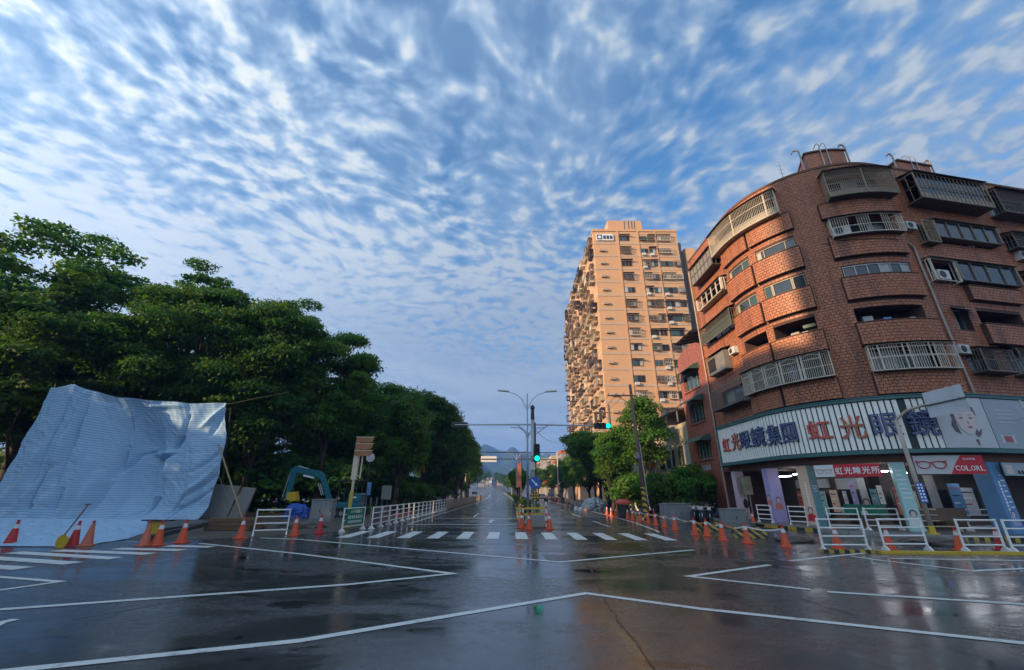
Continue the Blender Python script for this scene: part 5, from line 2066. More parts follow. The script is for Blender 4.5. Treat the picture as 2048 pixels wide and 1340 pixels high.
for kind, x, y, h, sx, lb in (('bush', 11.7, 35.4, 3.6, 1.0, 'dark round bush beside the utility pole'), ('bush', 13.6, 33.6, 4.0, 1.05, 'bright round bush in front of the brick row house'),
                             ('shrub', 11.2, 39.0, 3.6, 1.0, 'loose shrub left of the round bushes'), ('shrub', 12.0, 43.5, 4.2, 1.0, 'tall shrub under the leaning tree'), ('bush', 15.2, 35.2, 4.2, .9, 'bush against the row house wall')):
    tree(kind, x, y, h, lb, 'bushes on the right pavement', x, 'bush', 'bush', sx, 0.0 if x < 14 else .15, 'stem')
for i, (y, h) in enumerate(((58, 4.6), (68, 5.6), (78, 6.4), (90, 6.6), (104, 6.8), (120, 7), (140, 7))):
    tree('median', 1.3 + bend(y), y, h, '%s small tree on the median beyond the signal mast' % nth(i), 'median trees', y, 'median_tree', 'tree', 1.0, rise(y) + .15)

# median strip with a clipped hedge
md = MB()
ys = [25.2, 30, 40, 50, 60] + [y for y in YS if 60 < y <= 210]
for (xa, xb, za, zb) in ((.55, 2.05, .15, .15),):
    strip(md, xa, xb, ys, .15)
for a, b in zip(ys[:-1], ys[1:]):
    for x in (.55, 2.05):
        md.face([(x + bend(a), a, rise(a)), (x + bend(b), b, rise(b)), (x + bend(b), b, rise(b) + .15), (x + bend(a), a, rise(a) + .15)])
md.face([(.55, 25.2, 0), (2.05, 25.2, 0), (2.05, 25.2, .15), (.55, 25.2, .15)])
tag(md.build('median_strip', 'concrete'), kind='structure')
rr_ = random.Random(5)
cl = []
y = 27.6
while y < 175:
    for q in range(2):
        cl.append((1.3 + bend(y) + rr_.uniform(-.38, .38), y + rr_.uniform(-.3, .3), rise(y) + .15 + rr_.uniform(.12, .8), rr_.uniform(.28, .48), .9))
    y += .45 if y < 70 else .9
V, n_ = leaf_cloud(cl, 420, .10, 77)
hg = bpy.data.objects.new('hedge', leaf_mesh('hedge', V, n_, 'leaf_hedge'))
col.objects.link(hg)
tag(hg, 'low clipped hedge running along the median beyond the signal mast', 'hedge')
# fallen weeds and grass along the left works
V, n_ = leaf_cloud([(rr_.uniform(-40, -10), rr_.uniform(36, 60), rr_.uniform(.0, .3), rr_.uniform(.4, .9), .7) for _ in range(160)], 160, .16, 78)
gr_ = bpy.data.objects.new('undergrowth', leaf_mesh('undergrowth', V, n_, 'leaf_dark'))
col.objects.link(gr_)
tag(gr_, 'dark weeds and ground cover below the grove', 'undergrowth', kind='stuff')

# ---------------------------------------------------------------- street things
def facade_dist(x, y):
    """distance outside the facade line of the corner building"""
    if y > FC.y:
        return (FC.x - FR) - x
    p = Vector((x, y, 0)) - FC
    a = math.atan2(p.y, p.x) % (2 * math.pi)
    if FA0 <= a <= FA1:
        return p.length - FR
    n = Vector((math.cos(FA1), math.sin(FA1), 0))
    return p.dot(n) - FR


def stand(px, py):
    """standing point at a pixel, on the road or up on the arcade pavement"""
    p = G(px, py)
    if p.y < 60 and p.x > 6:
        q = G(px, py, .15)
        if facade_dist(q.x, q.y) < 1.9:
            return q
    return p


# ------------------------------------------------ traffic cones
def make_cone(body, light=True):
    t = thing('traffic_cone', (0, 0, 0), 'cone', 'traffic cone')
    m = MB()
    m.box((0, 0, .02), (.37, .37, .04))
    m.build('base', body, t, local=True, bevel=.012)
    m = MB()
    m.lathe((0, 0, 0), [(.155, .041), (.15, .06), (.074, .48)], 18)
    m.lathe((0, 0, 0), [(.052, .602), (.046, .64), (.032, .655)], 18)
    m.build('body', body, t, local=True, smooth=False)
    m = MB()
    m.lathe((0, 0, 0), [(.0755, .481), (.0535, .601)], 18)
    m.build('reflective_collar', 'reflective_white' if body != 'cone_faded' else 'cone_faded', t, local=True)
    if light:
        m = MB()
        m.lathe((0, 0, 0), [(.03, .656), (.042, .67), (.042, .715), (.02, .735)], 10)
        m.build('warning_lamp', 'cone_red', t, local=True)
    return t


cones = {k: (make_cone(k), []) for k in ('cone_orange', 'cone_red', 'cone_faded')}


def cone(px, py, label, group, kind='cone_orange', s=1.0):
    pr, used = cones[kind]
    return place(pr, used, stand(px, py), rng.uniform(0, 1.5), label, group, s)


g_ = 'cones in front of the striped tarpaulin'
for px, py, k, lb in ((18, 1090, 'cone_red', 'red cone at the left edge on the spread sheet'), (143, 1093, 'cone_red', 'red traffic cone right beside the yellow shovel'),
                      (172, 1092, 'cone_faded', 'faded cone right of the red cone by the shovel'), (287, 1092, 'cone_faded', 'pale faded cone in front of the yellow board'),
                      (313, 1091, 'cone_orange', 'orange cone just right of the yellow board'), (362, 1086, 'cone_orange', 'orange cone leaning over the black timbers'),
                      (480, 1077, 'cone_orange', 'orange cone left of the single white barrier'), (588, 1071, 'cone_orange', 'orange cone right of the single white barrier'),
                      (638, 1067, 'cone_red', 'orange cone in front of the grey cabinet')):
    cone(px, py, lb, g_, k, 1.04)
g_ = 'cones along the right kerb'
row = [(1214.5, 1029), (1223, 1032), (1232, 1034.5), (1256, 1037), (1266, 1040.7), (1280.5, 1043), (1297, 1046.5), (1312, 1050), (1329.5, 1054.6), (1351, 1060), (1391, 1070), (1415, 1073), (1447, 1081), (1496, 1087), (1572.6, 1094.5)]
for i, (px, py) in enumerate(row):
    cone(px, py, 'orange cone, %s from the far end of the right kerb row' % nth(i), g_, 'cone_orange', 1.0 if i > 8 else .95)
for px, py, lb in ((1309, 1034, 'cone behind the kerb row beside the hazard-painted pole'), (1324.4, 1037, 'cone behind the kerb row left of the grey cabinets'), (1508, 1049, 'cone at the foot of the pink pillar'),
                   (1678, 1098, 'cone behind the leftmost near white barrier'), (1782, 1099, 'cone half hidden behind the second near barrier'), (1923, 1101, 'cone between the second and third near barriers'), (2004, 1101, 'cone behind the third near barrier')):
    cone(px, py, lb, 'cones among the right barriers', 'cone_orange' if px != 2004 else 'cone_red')
for px, py, lb in ((1043, 1057, 'left cone at the head of the median'), (1058, 1059, 'cone left of the concrete block on the median head'), (1099, 1059, 'cone right of the concrete block on the median head')):
    cone(px, py, lb, 'cones at the median head', 'cone_orange', 1.05)
for px, py, lb in ((794, 1033, 'first cone behind the white barrier row'), (806, 1031, 'second cone behind the white barrier row'), (818, 1029, 'third cone behind the white barrier row'),
                   (1110, 1004, 'far cone beside the covered goods'), (1117, 1006, 'second far cone beside the covered goods'), (1135, 1012, 'cone at the left end of the covered goods')):
    cone(px, py, lb, 'far cones', 'cone_orange')

# dashed caution tape strung along the right-hand cones
m = MB()
pts = [stand(*p) + Vector((.05, .05, .60)) for p in row[4:]]
for a, b in zip(pts[:-1], pts[1:]):
    n = 6
    for i in range(n):
        p, q = a.lerp(b, i / n), a.lerp(b, (i + 1) / n)
        p.z -= .10 * math.sin(math.pi * i / n)
        q.z -= .10 * math.sin(math.pi * (i + 1) / n)
        m.bar(p, q, .012, .05)
tag(m.build('caution_tape', 'hazard_tape', loc=tuple(pts[0] * 1.0)), 'orange and white caution tape strung along the right kerb cones', 'tape')


# ------------------------------------------------ tubular barriers
def make_barrier(mat, wd=1.45, ht=1.02, rails=4, near=True):
    t = thing('barrier', (0, 0, 0), 'barrier', 'barrier')
    if not near:
        m = MB()
        for x in (-wd / 2, wd / 2):
            m.bar((x, 0, 0), (x, 0, ht), .05, .05)
        for i in range(rails):
            z = .16 + (ht - .2) * i / (rails - 1)
            m.bar((-wd / 2, 0, z), (wd / 2, 0, z), .04, .04)
        for i in range(1, 6):
            m.bar((-wd / 2 + wd * i / 6, 0, .16), (-wd / 2 + wd * i / 6, 0, ht - .04), .02, .02)
        m.build('frame', mat, t, local=True)
        return t
    for x in (-wd / 2, wd / 2):
        m = MB()
        m.tube((x, 0, .03), (x, 0, ht), .034, n=10)
        m.build('post', mat, t, local=True, smooth=False)
        m = MB()
        m.prism([(-.17, 0), (.17, 0), (.05, .13), (-.05, .13)], frame_matrix((x - .03, 0, 0), (0, 1, 0), (1, 0, 0)), .06)
        m.build('foot', mat, t, local=True)
    for i in range(rails):
        z = .2 + (ht - .24) * i / (rails - 1)
        m = MB()
        m.tube((-wd / 2 + .02, 0, z), (wd / 2 - .02, 0, z), .027, n=8)
        m.build('rail', mat, t, local=True)
    return t


bw = (make_barrier('barrier_white'), [])
bc = (make_barrier('barrier_cream', 1.5), [])
bf = (make_barrier('barrier_rust', 1.7, 1.0, 4, False), [])


def barrier(kind, a, b, label, group):
    a, b = Vector(a), Vector(b)
    d = b - a
    o = place(kind[0], kind[1], (a + b) / 2, math.atan2(d.y, d.x), label, group)
    s_ = Vector((d.x, d.y, 0)).length / 1.45
    o.scale = (s_, 1, 1)
    return o


g_ = 'white barriers around the right-hand works'
for k, a, b, lb in ((bw, (1648, 1103), (1738, 1103), 'leftmost near white barrier, on the black and yellow rail'), (bw, (1772, 1101), (1858, 1101), 'second near white barrier, in front of the aqua pillar'),
                    (bw, (1932, 1103), (2013, 1103), 'third near white barrier, in front of the blue pillar'), (bw, (2028, 1104), (2125, 1104), 'near white barrier cut by the right picture edge')):
    barrier(k, G(*a), G(*b), lb, g_)
g_ = 'barriers in front of the arcade'
for k, a, b, lb in ((bw, (1519, 1044), (1547, 1046), 'small far barrier right of the pink pillar'), (bw, (1583, 1050), (1617, 1052), 'far barrier between the lilac and peach pillars'),
                    (bw, (1662, 1059), (1725, 1060), 'far barrier right of the peach pillar'), (bw, (1738, 1060), (1805, 1060), 'far barrier left of the aqua pillar'),
                    (bc, (1850, 1062), (1918, 1062), 'yellowed barrier right of the aqua pillar'), (bw, (1942, 1062), (2008, 1061), 'far barrier in front of the blue pillar')):
    barrier(k, stand(*a), stand(*b), lb, g_)
barrier(bw, G(505, 1072), G(572, 1069.5), 'single white barrier left of the grey cabinet', 'left works barriers')
y, i = 22.3, 0
FA, FB = G(731, 1061), Vector((-6.75, 110, 0))
while y < 108:
    x = FA.x + (FB.x - FA.x) * (y - FA.y) / (FB.y - FA.y)
    L = 1.5 if y < 50 else 1.9
    x2 = FA.x + (FB.x - FA.x) * (y + L - FA.y) / (FB.y - FA.y)
    z1, z2 = rise(y), rise(y + L)
    xo = bend(y) * .6
    k = bw if y < 46 else bf
    lb = ('%s white barrier from the green notice in the long kerb row' % nth(i))
    barrier(k, (x + xo, y, z1), (x2 + xo, y + L * .96, z2), lb, 'long row of barriers on the left kerb')
    y += L + .05
    i += 1
# things hung on the row: mesh panels
for (ya, yb, mt, lb) in ((22.4, 23.7, 'sign_green', 'dark green mesh panel behind the first barrier past the notice'), (23.95, 25.2, 'sheet_grey', 'grey slatted panel behind the second barrier past the notice')):
    t = thing('mesh_panel', (FA.x - .08, ya, 0), lb, 'panel')
    m = MB()
    m.bbox(FA.x - .12, FA.x - .09, ya, yb, .1, .95)
    m.build('sheet', 'cabinet_dark' if mt == 'sign_green' else mt, t)
    m = MB()
    for yy in (ya, yb):
        m.bbox(FA.x - .14, FA.x - .123, yy - .03, yy + .03, 0, 1.0)
    m.build('edge', 'steel', t)

# black and yellow rail below the near barriers
a, b = G(1638, 1104), G(1745, 1105)
m = MB()
m.box((a + b) / 2 + Vector((0, -.12, .045)), ((b - a).length, .14, .09), math.atan2((b - a).y, (b - a).x))
tag(m.build('hazard_rail', 'hazard_rail', loc=tuple((a + b) / 2)), 'black and yellow rail lying under the leftmost near barrier', 'rail')
a, b = G(1760, 1107), G(2140, 1110)
m = MB()
m.box((a + b) / 2 + Vector((0, 0, .04)), ((b - a).length, .16, .08), math.atan2((b - a).y, (b - a).x))
tag(m.build('timber_rail', 'safety_yellow', loc=tuple((a + b) / 2)), 'long dull yellow rail on the ground along the near right barriers', 'rail')
# low hazard blocks
for px0, px1, py, lb in ((1388, 1404, 1063, 'short hazard block beside the grey cabinets'), (1418, 1448, 1062, 'hazard block left of the single grey box'), (1466, 1534, 1074, 'long hazard block in front of the arcade')):
    a, b = G(px0, py), G(px1, py + 2)
    d = b - a
    t = thing('hazard_block', (a + b) / 2, lb, 'barrier block', 'black and yellow concrete blocks')
    m = MB()
    rz = math.atan2(d.y, d.x)
    M = Matrix.Rotation(rz, 4, 'Z')
    n = max(1, int(d.length / 1.0))
    for q in range(n):
        mm = MB()
        mm.prism([(-.22, 0), (.22, 0), (.20, .12), (.09, .22), (.07, .42), (-.07, .42), (-.09, .22), (-.20, .12)], Matrix.Translation((a + b) / 2) @ M @ frame_matrix((-d.length / 2 + d.length * q / n, 0, 0), (0, 1, 0), (1, 0, 0)), d.length / n - .02)
        mm.build('block', 'hazard', t)


# ------------------------------------------------ grey cabinets
def cabinet(px0, px1, py0, py1, ht, dp, label, mat='cabinet_grey'):
    a, b = stand(px0, py0), stand(px1, py1)
    d = b - a
    rz = math.atan2(d.y, d.x)
    t = thing('utility_cabinet', (a + b) / 2, label, 'cabinet', 'grey utility cabinets', rz)
    w_ = d.length
    m = MB()
    m.box((0, dp / 2, ht / 2 + .05), (w_, dp, ht - .1))
    m.build('body', mat, t, local=True, bevel=.02)
    m = MB()
    m.box((0, dp / 2, ht + .02), (w_ + .08, dp + .08, .06))
    m.build('lid', mat, t, local=True, bevel=.015)
    m = MB()
    m.box((0, dp / 2, .05), (w_ + .1, dp + .1, .1))
    m.build('plinth', 'concrete', t, local=True)
    n = 2 if w_ > 1.0 else 1
    for i in range(n):
        m = MB()
        c = -w_ / 2 + w_ * (i + .5) / n
        m.box((c, -.008, ht / 2 + .03), (w_ / n - .06, .016, ht - .22))
        dr = m.build('door', mat, t, local=True, bevel=.004)
        m = MB()
        m.box((c + w_ / n * .35, -.03, ht * .52), (.03, .03, .14))
        m.build('handle', 'black_paint', dr, local=True)
    return t


cabinet(617, 660, 1043, 1043, 1.22, .9, 'dented grey cabinet in front of the excavator')
cabinet(1332, 1346, 1046, 1046, 1.1, .7, 'narrow grey cabinet left of the wide one by the hazard pole')
cabinet(1349, 1386, 1047, 1046, 1.14, .8, 'wide grey cabinet left of the dark covered scooters')
cabinet(1457, 1499, 1053, 1052, .9, .55, 'low grey cabinet at the foot of the pink pillar')
cabinet(1466, 1482, 1043, 1043, .75, .35, 'small pale unit behind the low grey cabinet', 'white_unit')


# ------------------------------------------------ utility poles and wires
def utility_pole(loc, h, label, lean=0.0, hazard=True, arms=1):
    t = thing('utility_pole', loc, label, 'utility pole')
    x, y, z = loc
    m = MB()
    m.tube((x, y, z), (x + lean, y, z + h), .17, .11, 12)
    m.build('pole', 'pole_brown', t, smooth=True)
    if hazard:
        m = MB()
        m.tube((x, y, z + .02), (x + lean * 2.2 / h, y, z + 2.2), .185, .172, 12, cap=False)
        m.build('hazard_wrap', 'hazard_pole', t)
    for k in range(arms):
        m = MB()
        zz = z + h - .9 - k * 1.3
        xx = x + lean * (h - .9) / h
        m.bar((xx - 1.9, y, zz), (xx + .3, y, zz), .09, .09)
        m.bar((xx - 1.1, y, zz - .05), (xx, y, zz - .75), .04, .04)
        a_ = m.build('cross_arm', 'pole_brown', t)
        for q in (-1.8, -1.2, -.6):
            m = MB()
            m.lathe((xx + q, y, zz + .05), [(.03, 0), (.06, .04), (.04, .1), (.06, .14), (.02, .2)], 8)
            m.build('insulator', 'white_unit', a_)
    return t


u1 = utility_pole((9.75, 31.7, 0), 9.9, 'leaning brown utility pole with a black and yellow foot', -.25)
m = MB()
m.bbox(9.35, 9.62, 31.45, 31.7, 4.2, 4.6)
m.build('junction_box', 'cabinet_grey', u1)
m = MB()
m.tube((9.95, 31.6, 1.0), (9.75, 31.6, 5.4), .04, n=8)
m.build('conduit', 'galvanised', u1)
u2 = utility_pole((10.9, 45, 0), 11.0, 'thin utility pole behind the right-hand signal head', -.05, False)
m = MB()
m.bbox(10.6, 11.3, 44.75, 44.85, 4.2, 4.9)
m.build('plate', 'white_unit', u2)
u3 = utility_pole((12.5, 64, .15), 11.0, 'far utility pole in front of the tower corner', 0, False)


def wire(a, b, sag, label, r_=.013):
    a, b = Vector(a), Vector(b)
    m = MB()
    n = 12
    pts = []
    for i in range(n + 1):
        t = i / n
        p = a.lerp(b, t)
        p.z -= sag * 4 * t * (1 - t)
        pts.append(p)
    m.path(pts, r_, 5)
    tag(m.build('overhead_wire', 'wire', loc=tuple(a)), label, 'wire', 'overhead wires')


for q, nm in ((-1.8, 'outer'), (-1.2, 'middle'), (-.6, 'inner')):
    wire((9.52 + q, 31.7, 9.1), (10.85 + q, 45, 10.3), .25, '%s wire between the hazard pole and the thin pole' % nm)
    wire((10.85 + q, 45, 10.3), (12.5 + q, 64, 10.4), .3, '%s wire between the thin pole and the far pole' % nm)
wire((1.5, 26.2, 5.5), (7.6, 64, 9.4), .6, 'slack cable from the signal mast to the right')


# ------------------------------------------------ median head: lamp, signals, signs
LX, LY = 1.06, 27.0
lp = thing('street_lamp', (LX, LY, .15), 'tall grey street lamp with two arms on the median', 'street lamp')
m = MB()
m.tube((LX, LY, .15), (LX, LY, 8.0), .085, .04, 12)
m.build('pole', 'galvanised', lp, smooth=True)
m = MB()
m.lathe((LX, LY, .15), [(.22, 0), (.22, .05), (.13, .06), (.13, .4), (.1, .45)], 12)
m.build('base', 'galvanised', lp)
for s_ in (-1, 1):
    m = MB()
    m.path([Vector((LX, LY, 6.9)), Vector((LX + s_ * .35, LY, 7.6)), Vector((LX + s_ * .75, LY, 7.95)), Vector((LX + s_ * 1.3, LY, 8.1))], .022, 8)
    a_ = m.build('arm', 'galvanised', lp)
    m = MB()
    M = Matrix.Translation((LX + s_ * 1.62, LY, 8.13)) @ Matrix.Rotation(-.08 * s_, 4, 'Y')
    m.prism([(-.38, -.09), (.38, -.13), (.40, 0), (.38, .13), (-.38, .09)], M, .09)
    m.build('lamp_head', 'white_unit', a_, bevel=.015)
for s_ in (-1, 1):
    m = MB()
    m.path([Vector((LX, LY, 4.9)), Vector((LX + s_ * .12, LY, 5.4)), Vector((LX + s_ * .45, LY, 5.7)), Vector((LX + s_ * 1.1, LY, 5.74))], .028, 8)
    m.build('banner_arm', 'galvanised', lp)

MX, MY = 1.36, 26.0
ms = thing('signal_mast', (MX, MY, .15), 'grey signal mast with long arms over both carriageways', 'signal mast')
m = MB()
m.tube((MX, MY, .15), (MX, MY, 6.1), .15, .12, 14)
m.build('pole', 'galvanised', ms, smooth=True)
m = MB()
m.tube((MX, MY, 6.1), (MX, MY, 6.75), .13, .1, 12)
m.lathe((MX, MY, 6.75), [(.10, 0), (.15, .05), (.12, .2), (.03, .28)], 10)
m.build('cap', 'machine_dark', ms)
m = MB()
m.lathe((MX, MY, .15), [(.26, 0), (.26, .06), (.17, .07), (.16, .5)], 14)
m.build('base', 'galvanised', ms)
for x1, nm in ((-3.55, 'arm'), (6.15, 'arm')):
    m = MB()
    m.tube((MX, MY, 5.78), (x1, MY, 5.72), .055, .035, 10)
    m.tube((MX, MY, 5.05), (MX + (x1 - MX) * .2, MY, 5.74), .03, .03, 8)
    m.build('arm', 'galvanised', ms)
m = MB()
m.tube((MX + .15, MY - .02, 1.2), (MX + .15, MY - .02, 5.9), .045, n=8)
m.build('cable_duct', 'machine_dark', ms)
m = MB()
m.bbox(MX - .2, MX + .12, MY - .32, MY - .16, 3.05, 3.5)
m.build('control_box', 'white_unit', ms)
m = MB()
m.bbox(MX - .1, MX + .25, MY - .3, MY - .16, 3.6, 3.85)
m.build('control_box', 'frame_tan', ms)


def signal_head(c, horizontal, lit, facing, label):
    """three lenses in a black case with visors; facing -1 looks at the camera"""
    t = thing('traffic_light', c, label, 'traffic light')
    c = Vector(c)
    L = 1.05
    ax = Vector((1, 0, 0)) if horizontal else Vector((0, 0, 1))
    m = MB()
    sz = (L, .22, .36) if horizontal else (.36, .22, L)
    m.box(c, sz)
    m.build('case', 'signal_case', t, bevel=.05)
    for i in range(3):
        p = c + ax * (i - 1) * .33 + Vector((0, facing * .12, 0))
        m = MB()
        M = frame_matrix(p, (1, 0, 0) if facing < 0 else (-1, 0, 0), (0, facing, 0))
        m.prism([(math.cos(q * math.pi / 10) * .145, math.sin(q * math.pi / 10) * .145) for q in range(20)], M, .015)
        ln = m.build('lens', 'signal_green' if i == lit else 'machine_dark', t)
        m = MB()
        pts = [(math.cos(q) * .165, math.sin(q) * .165) for q in [math.pi * (j / 10) * 1.3 - .15 * math.pi for j in range(11)]]
        for (xa, ya), (xb, yb) in zip(pts[:-1], pts[1:]):
            m.face([M @ Vector((xa, ya, 0)), M @ Vector((xb, yb, 0)), M @ Vector((xb, yb, .2)), M @ Vector((xa, ya, .2))])
        m.build('visor', 'signal_case', ln)
    return t


signal_head((MX + .22, MY - .38, 4.02), False, 0, -1, 'upright green traffic light on the median mast')
m = MB()
m.bar((MX, MY, 4.3), (MX + .22, MY - .3, 4.3), .05, .05)
m.bar((MX, MY, 3.75), (MX + .22, MY - .3, 3.75), .05, .05)
m.build('bracket', 'machine_dark', ms)
signal_head((5.75, MY - .15, 5.70), True, 2, -1, 'horizontal green traffic light on the right arm')
signal_head((-3.3, MY + .15, 5.72), True, 5, 1, 'horizontal traffic light seen from behind on the left arm')

bs = thing('keep_right_sign', (MX + .05, MY - .4, .15), 'round blue keep-right arrow sign on the median', 'sign')
m = MB()
m.tube((MX + .05, MY - .42, .15), (MX + .05, MY - .42, 2.75), .03, n=8)
m.build('post', 'galvanised', bs)
C0 = Vector((MX + .06, MY - .48, 2.30))
m = MB()
m.prism([(math.cos(q * math.pi / 16) * .34, math.sin(q * math.pi / 16) * .34) for q in range(32)], frame_matrix(C0, (1, 0, 0), (0, -1, 0)), .012)
m.build('disc', 'sign_blue', bs)
m = MB()
M = frame_matrix(C0 + Vector((0, -.016, 0)), (1, 0, 0), (0, -1, 0)) @ Matrix.Rotation(R(-45), 4, 'Z')
m.prism([(-.26, -.035), (.08, -.035), (.08, -.10), (.26, 0), (.08, .10), (.08, .035), (-.26, .035)], M, .005)
m.build('arrow', 'lettering_white', bs)
dm = thing('hazard_marker', (MX + .05, MY - .5, 1.3), 'checkered yellow and black diamond marker below the blue sign', 'sign')
m = MB()
M = frame_matrix((MX + .06, MY - .47, 1.58), (1, 0, 0), (0, -1, 0)) @ Matrix.Rotation(R(45), 4, 'Z')
m.prism([(-.22, -.22), (.22, -.22), (.22, .22), (-.22, .22)], M, .012)
m.build('plate', 'safety_yellow', dm)
for i in range(4):
    for j in range(4):
        if (i + j) % 2:
            m = MB()
            m.prism([(-.22 + i * .11, -.22 + j * .11), (-.11 + i * .11, -.22 + j * .11), (-.11 + i * .11, -.11 + j * .11), (-.22 + i * .11, -.11 + j * .11)], M @ Matrix.Translation((0, 0, .013)), .003)
            m.build('check', 'black_paint', dm)
# concrete block, barricade, delineators
B = G(1076, 1056)
t = thing('concrete_block', B, 'grey concrete block at the head of the median', 'block')
m = MB()
m.prism([(-.34, 0), (.34, 0), (.36, .62), (-.36, .62)], frame_matrix(B + Vector((0, 0, 0)), (1, 0, 0), (0, -1, 0)) @ Matrix.Translation((0, 0, -.55)), .55)
m.build('block', 'concrete', t, bevel=.02)
m = MB()
m.bbox(B.x - .4, B.x + .5, B.y - .1, B.y + .7, .0, .06)
m.build('skid', 'wood_old', t)
t = thing('barricade', (1.05, 24.6, 0), 'yellow timber barricade behind the concrete block', 'barricade')
for z in (.62, .92):
    m = MB()
    m.bar((.35, 24.6, z), (1.9, 24.6, z + .03), .05, .11)
    m.build('board', 'safety_yellow', t)
for x in (.5, 1.2, 1.75):
    for dy in (-.22, .22):
        m = MB()
        m.bar((x, 24.6 + dy, 0), (x, 24.6 + dy * .1, 1.15), .05, .05)
        m.build('leg', 'safety_yellow', t)
for px, py, h, lb in ((1041, 1052, 1.15, 'left white and orange delineator post on the median head'), (1046, 1054, 1.1, 'second delineator post on the median head'), (1093, 1056, 1.3, 'white and orange delineator post right of the block')):
    p = G(px, py)
    t = thing('delineator_post', p, lb, 'post', 'delineator posts')
    m = MB()
    m.tube(p + Vector((0, 0, .03)), p + Vector((0, 0, h)), .05, .045, 10)
    m.build('post', 'post_band', t)
    m = MB()
    m.lathe(p, [(.16, 0), (.15, .04), (.06, .07)], 12)
    m.build('base', 'cone_orange', t)
# tall red banners on the median lamp posts farther on
for y, lb in ((41, 'red vertical banner behind the street lamp'), (52, 'second red banner farther along the median')):
    t = thing('banner_post', (1.0, y, .15), lb, 'banner')
    m = MB()
    m.tube((1.0, y, .15), (1.0, y, 5.2), .06, n=8)
    m.build('post', 'pole_brown', t)
    m = MB()
    m.bbox(.62, .98, y - .02, y + .02, 2.3, 4.4)
    m.build('cloth', 'wall_pink' if y > 45 else 'letter_rust', t)

# ------------------------------------------------ direction-board post on the left
PX, PY = -8.1, 22.2
t = thing('direction_post', (PX, PY, 0), 'cream post with three brown direction boards beside the green notice', 'signpost')
m = MB()
m.tube((PX, PY, 0), (PX, PY, 4.4), .075, .06, 12)
m.build('post', 'barrier_cream', t, smooth=True)
m = MB()
m.tube((PX, PY, .05), (PX, PY, 1.75), .09, .09, 12, cap=False)
m.build('hazard_wrap', 'safety_yellow', t)
m = MB()
m.bbox(PX - .13, PX + .13, PY - .1, PY + .1, 2.3, 3.6)
m.build('sleeve', 'barrier_cream', t)
m = MB()
m.tube((PX + .3, PY, 2.35), (PX + .3, PY, 4.0), .04, n=8)
m.bar((PX, PY, 2.5), (PX + .3, PY, 2.5), .04, .04)
m.bar((PX, PY, 3.5), (PX + .3, PY, 3.5), .04, .04)
m.build('side_post', 'barrier_cream', t)
for i in range(3):
    z = 4.28 - i * .34
    m = MB()
    m.prism([(-.1, -.13), (.68, -.13), (.80, .0), (.80, .13), (-.1, .13)], frame_matrix((PX, PY - .1, z), (1, 0, 0), (0, -1, 0)), .05)
    b_ = m.build('board', 'sign_brown', t)
    m = MB()
    m.bbox(PX - .12, PX + .82, PY - .16, PY - .09, z + .132, z + .17)
    m.build('board_edge', 'barrier_cream', b_)
ws = thing('back_of_sign', (-7.6, 24.5, 0), 'pale octagonal sign back below the direction boards', 'sign')
c_ = AT(741, 915, 24.5)
m = MB()
m.prism([(math.cos(q * math.pi / 4 + .39) * .26, math.sin(q * math.pi / 4 + .39) * .26) for q in range(8)], frame_matrix(c_, (1, 0, 0), (0, -1, 0)), .012)
m.build('plate', 'galvanised', ws)
m = MB()
m.tube((c_.x, c_.y + .03, 0), (c_.x, c_.y + .03, c_.z + .2), .03, n=8)
m.build('post', 'machine_dark', ws)

gn = barrier(bw, G(683, 1064), G(725, 1058), 'white frame carrying the green works notice', 'left works barriers')
a, b = G(683, 1064), G(725, 1058)
d = (b - a).normalized()
nn = Vector((d.y, -d.x, 0))
c_ = (a + b) / 2 + nn * .05 + Vector((0, 0, .62))
t = thing('works_notice', (a + b) / 2, 'green works notice with white characters on a white frame', 'notice')
wd_ = (b - a).length * .86
m = MB()
m.prism([(-wd_ / 2, -.33), (wd_ / 2, -.33), (wd_ / 2, .36), (-wd_ / 2, .36)], frame_matrix(c_, d, nn), .012)
m.build('panel', 'sign_green', t)
M = frame_matrix(c_ + nn * .015, d, nn)
put_text('lettering', text_mesh('人行道施工', .2, .002, .002, (wd_ * .68, .14)), 'lettering_white', M @ Matrix.Translation((.05, .22, 0)), t)
for row_, (zz, n, w0, hh) in enumerate(((-.02, 8, wd_ * .84, .13), (-.22, 9, wd_ * .78, .10))):
    for q in range(n):
        m = MB()
        x = -w0 / 2 + w0 * (q + .5) / n
        ww = w0 / n * (.36 if row_ == 0 else .44)
        for k2 in range(3):
            m.prism([(x - ww, zz - hh / 2 + k2 * hh / 2.6), (x + ww, zz - hh / 2 + k2 * hh / 2.6), (x + ww * .8, zz - hh / 2 + k2 * hh / 2.6 + hh * .2), (x - ww, zz - hh / 2 + k2 * hh / 2.6 + hh * .2)], M, .003)
        m.prism([(x - ww * .2, zz - hh / 2), (x + ww * .2, zz - hh / 2), (x + ww * .2, zz + hh / 2), (x - ww * .2, zz + hh / 2)], M @ Matrix.Translation((0, 0, .0035)), .003)
        m.build('lettering', 'lettering_white', t)

# ------------------------------------------------ excavator
EY = 32.0
ex = thing('excavator', AT(690, 1030, EY) * 1.0, 'teal mini excavator with raised boom behind the grey cabinet', 'excavator')
ex.location.z = 0
base = ex.location.copy()


def E(px, py, dy=0.0):
    return AT(px, py, EY) + Vector((0, dy, 0))


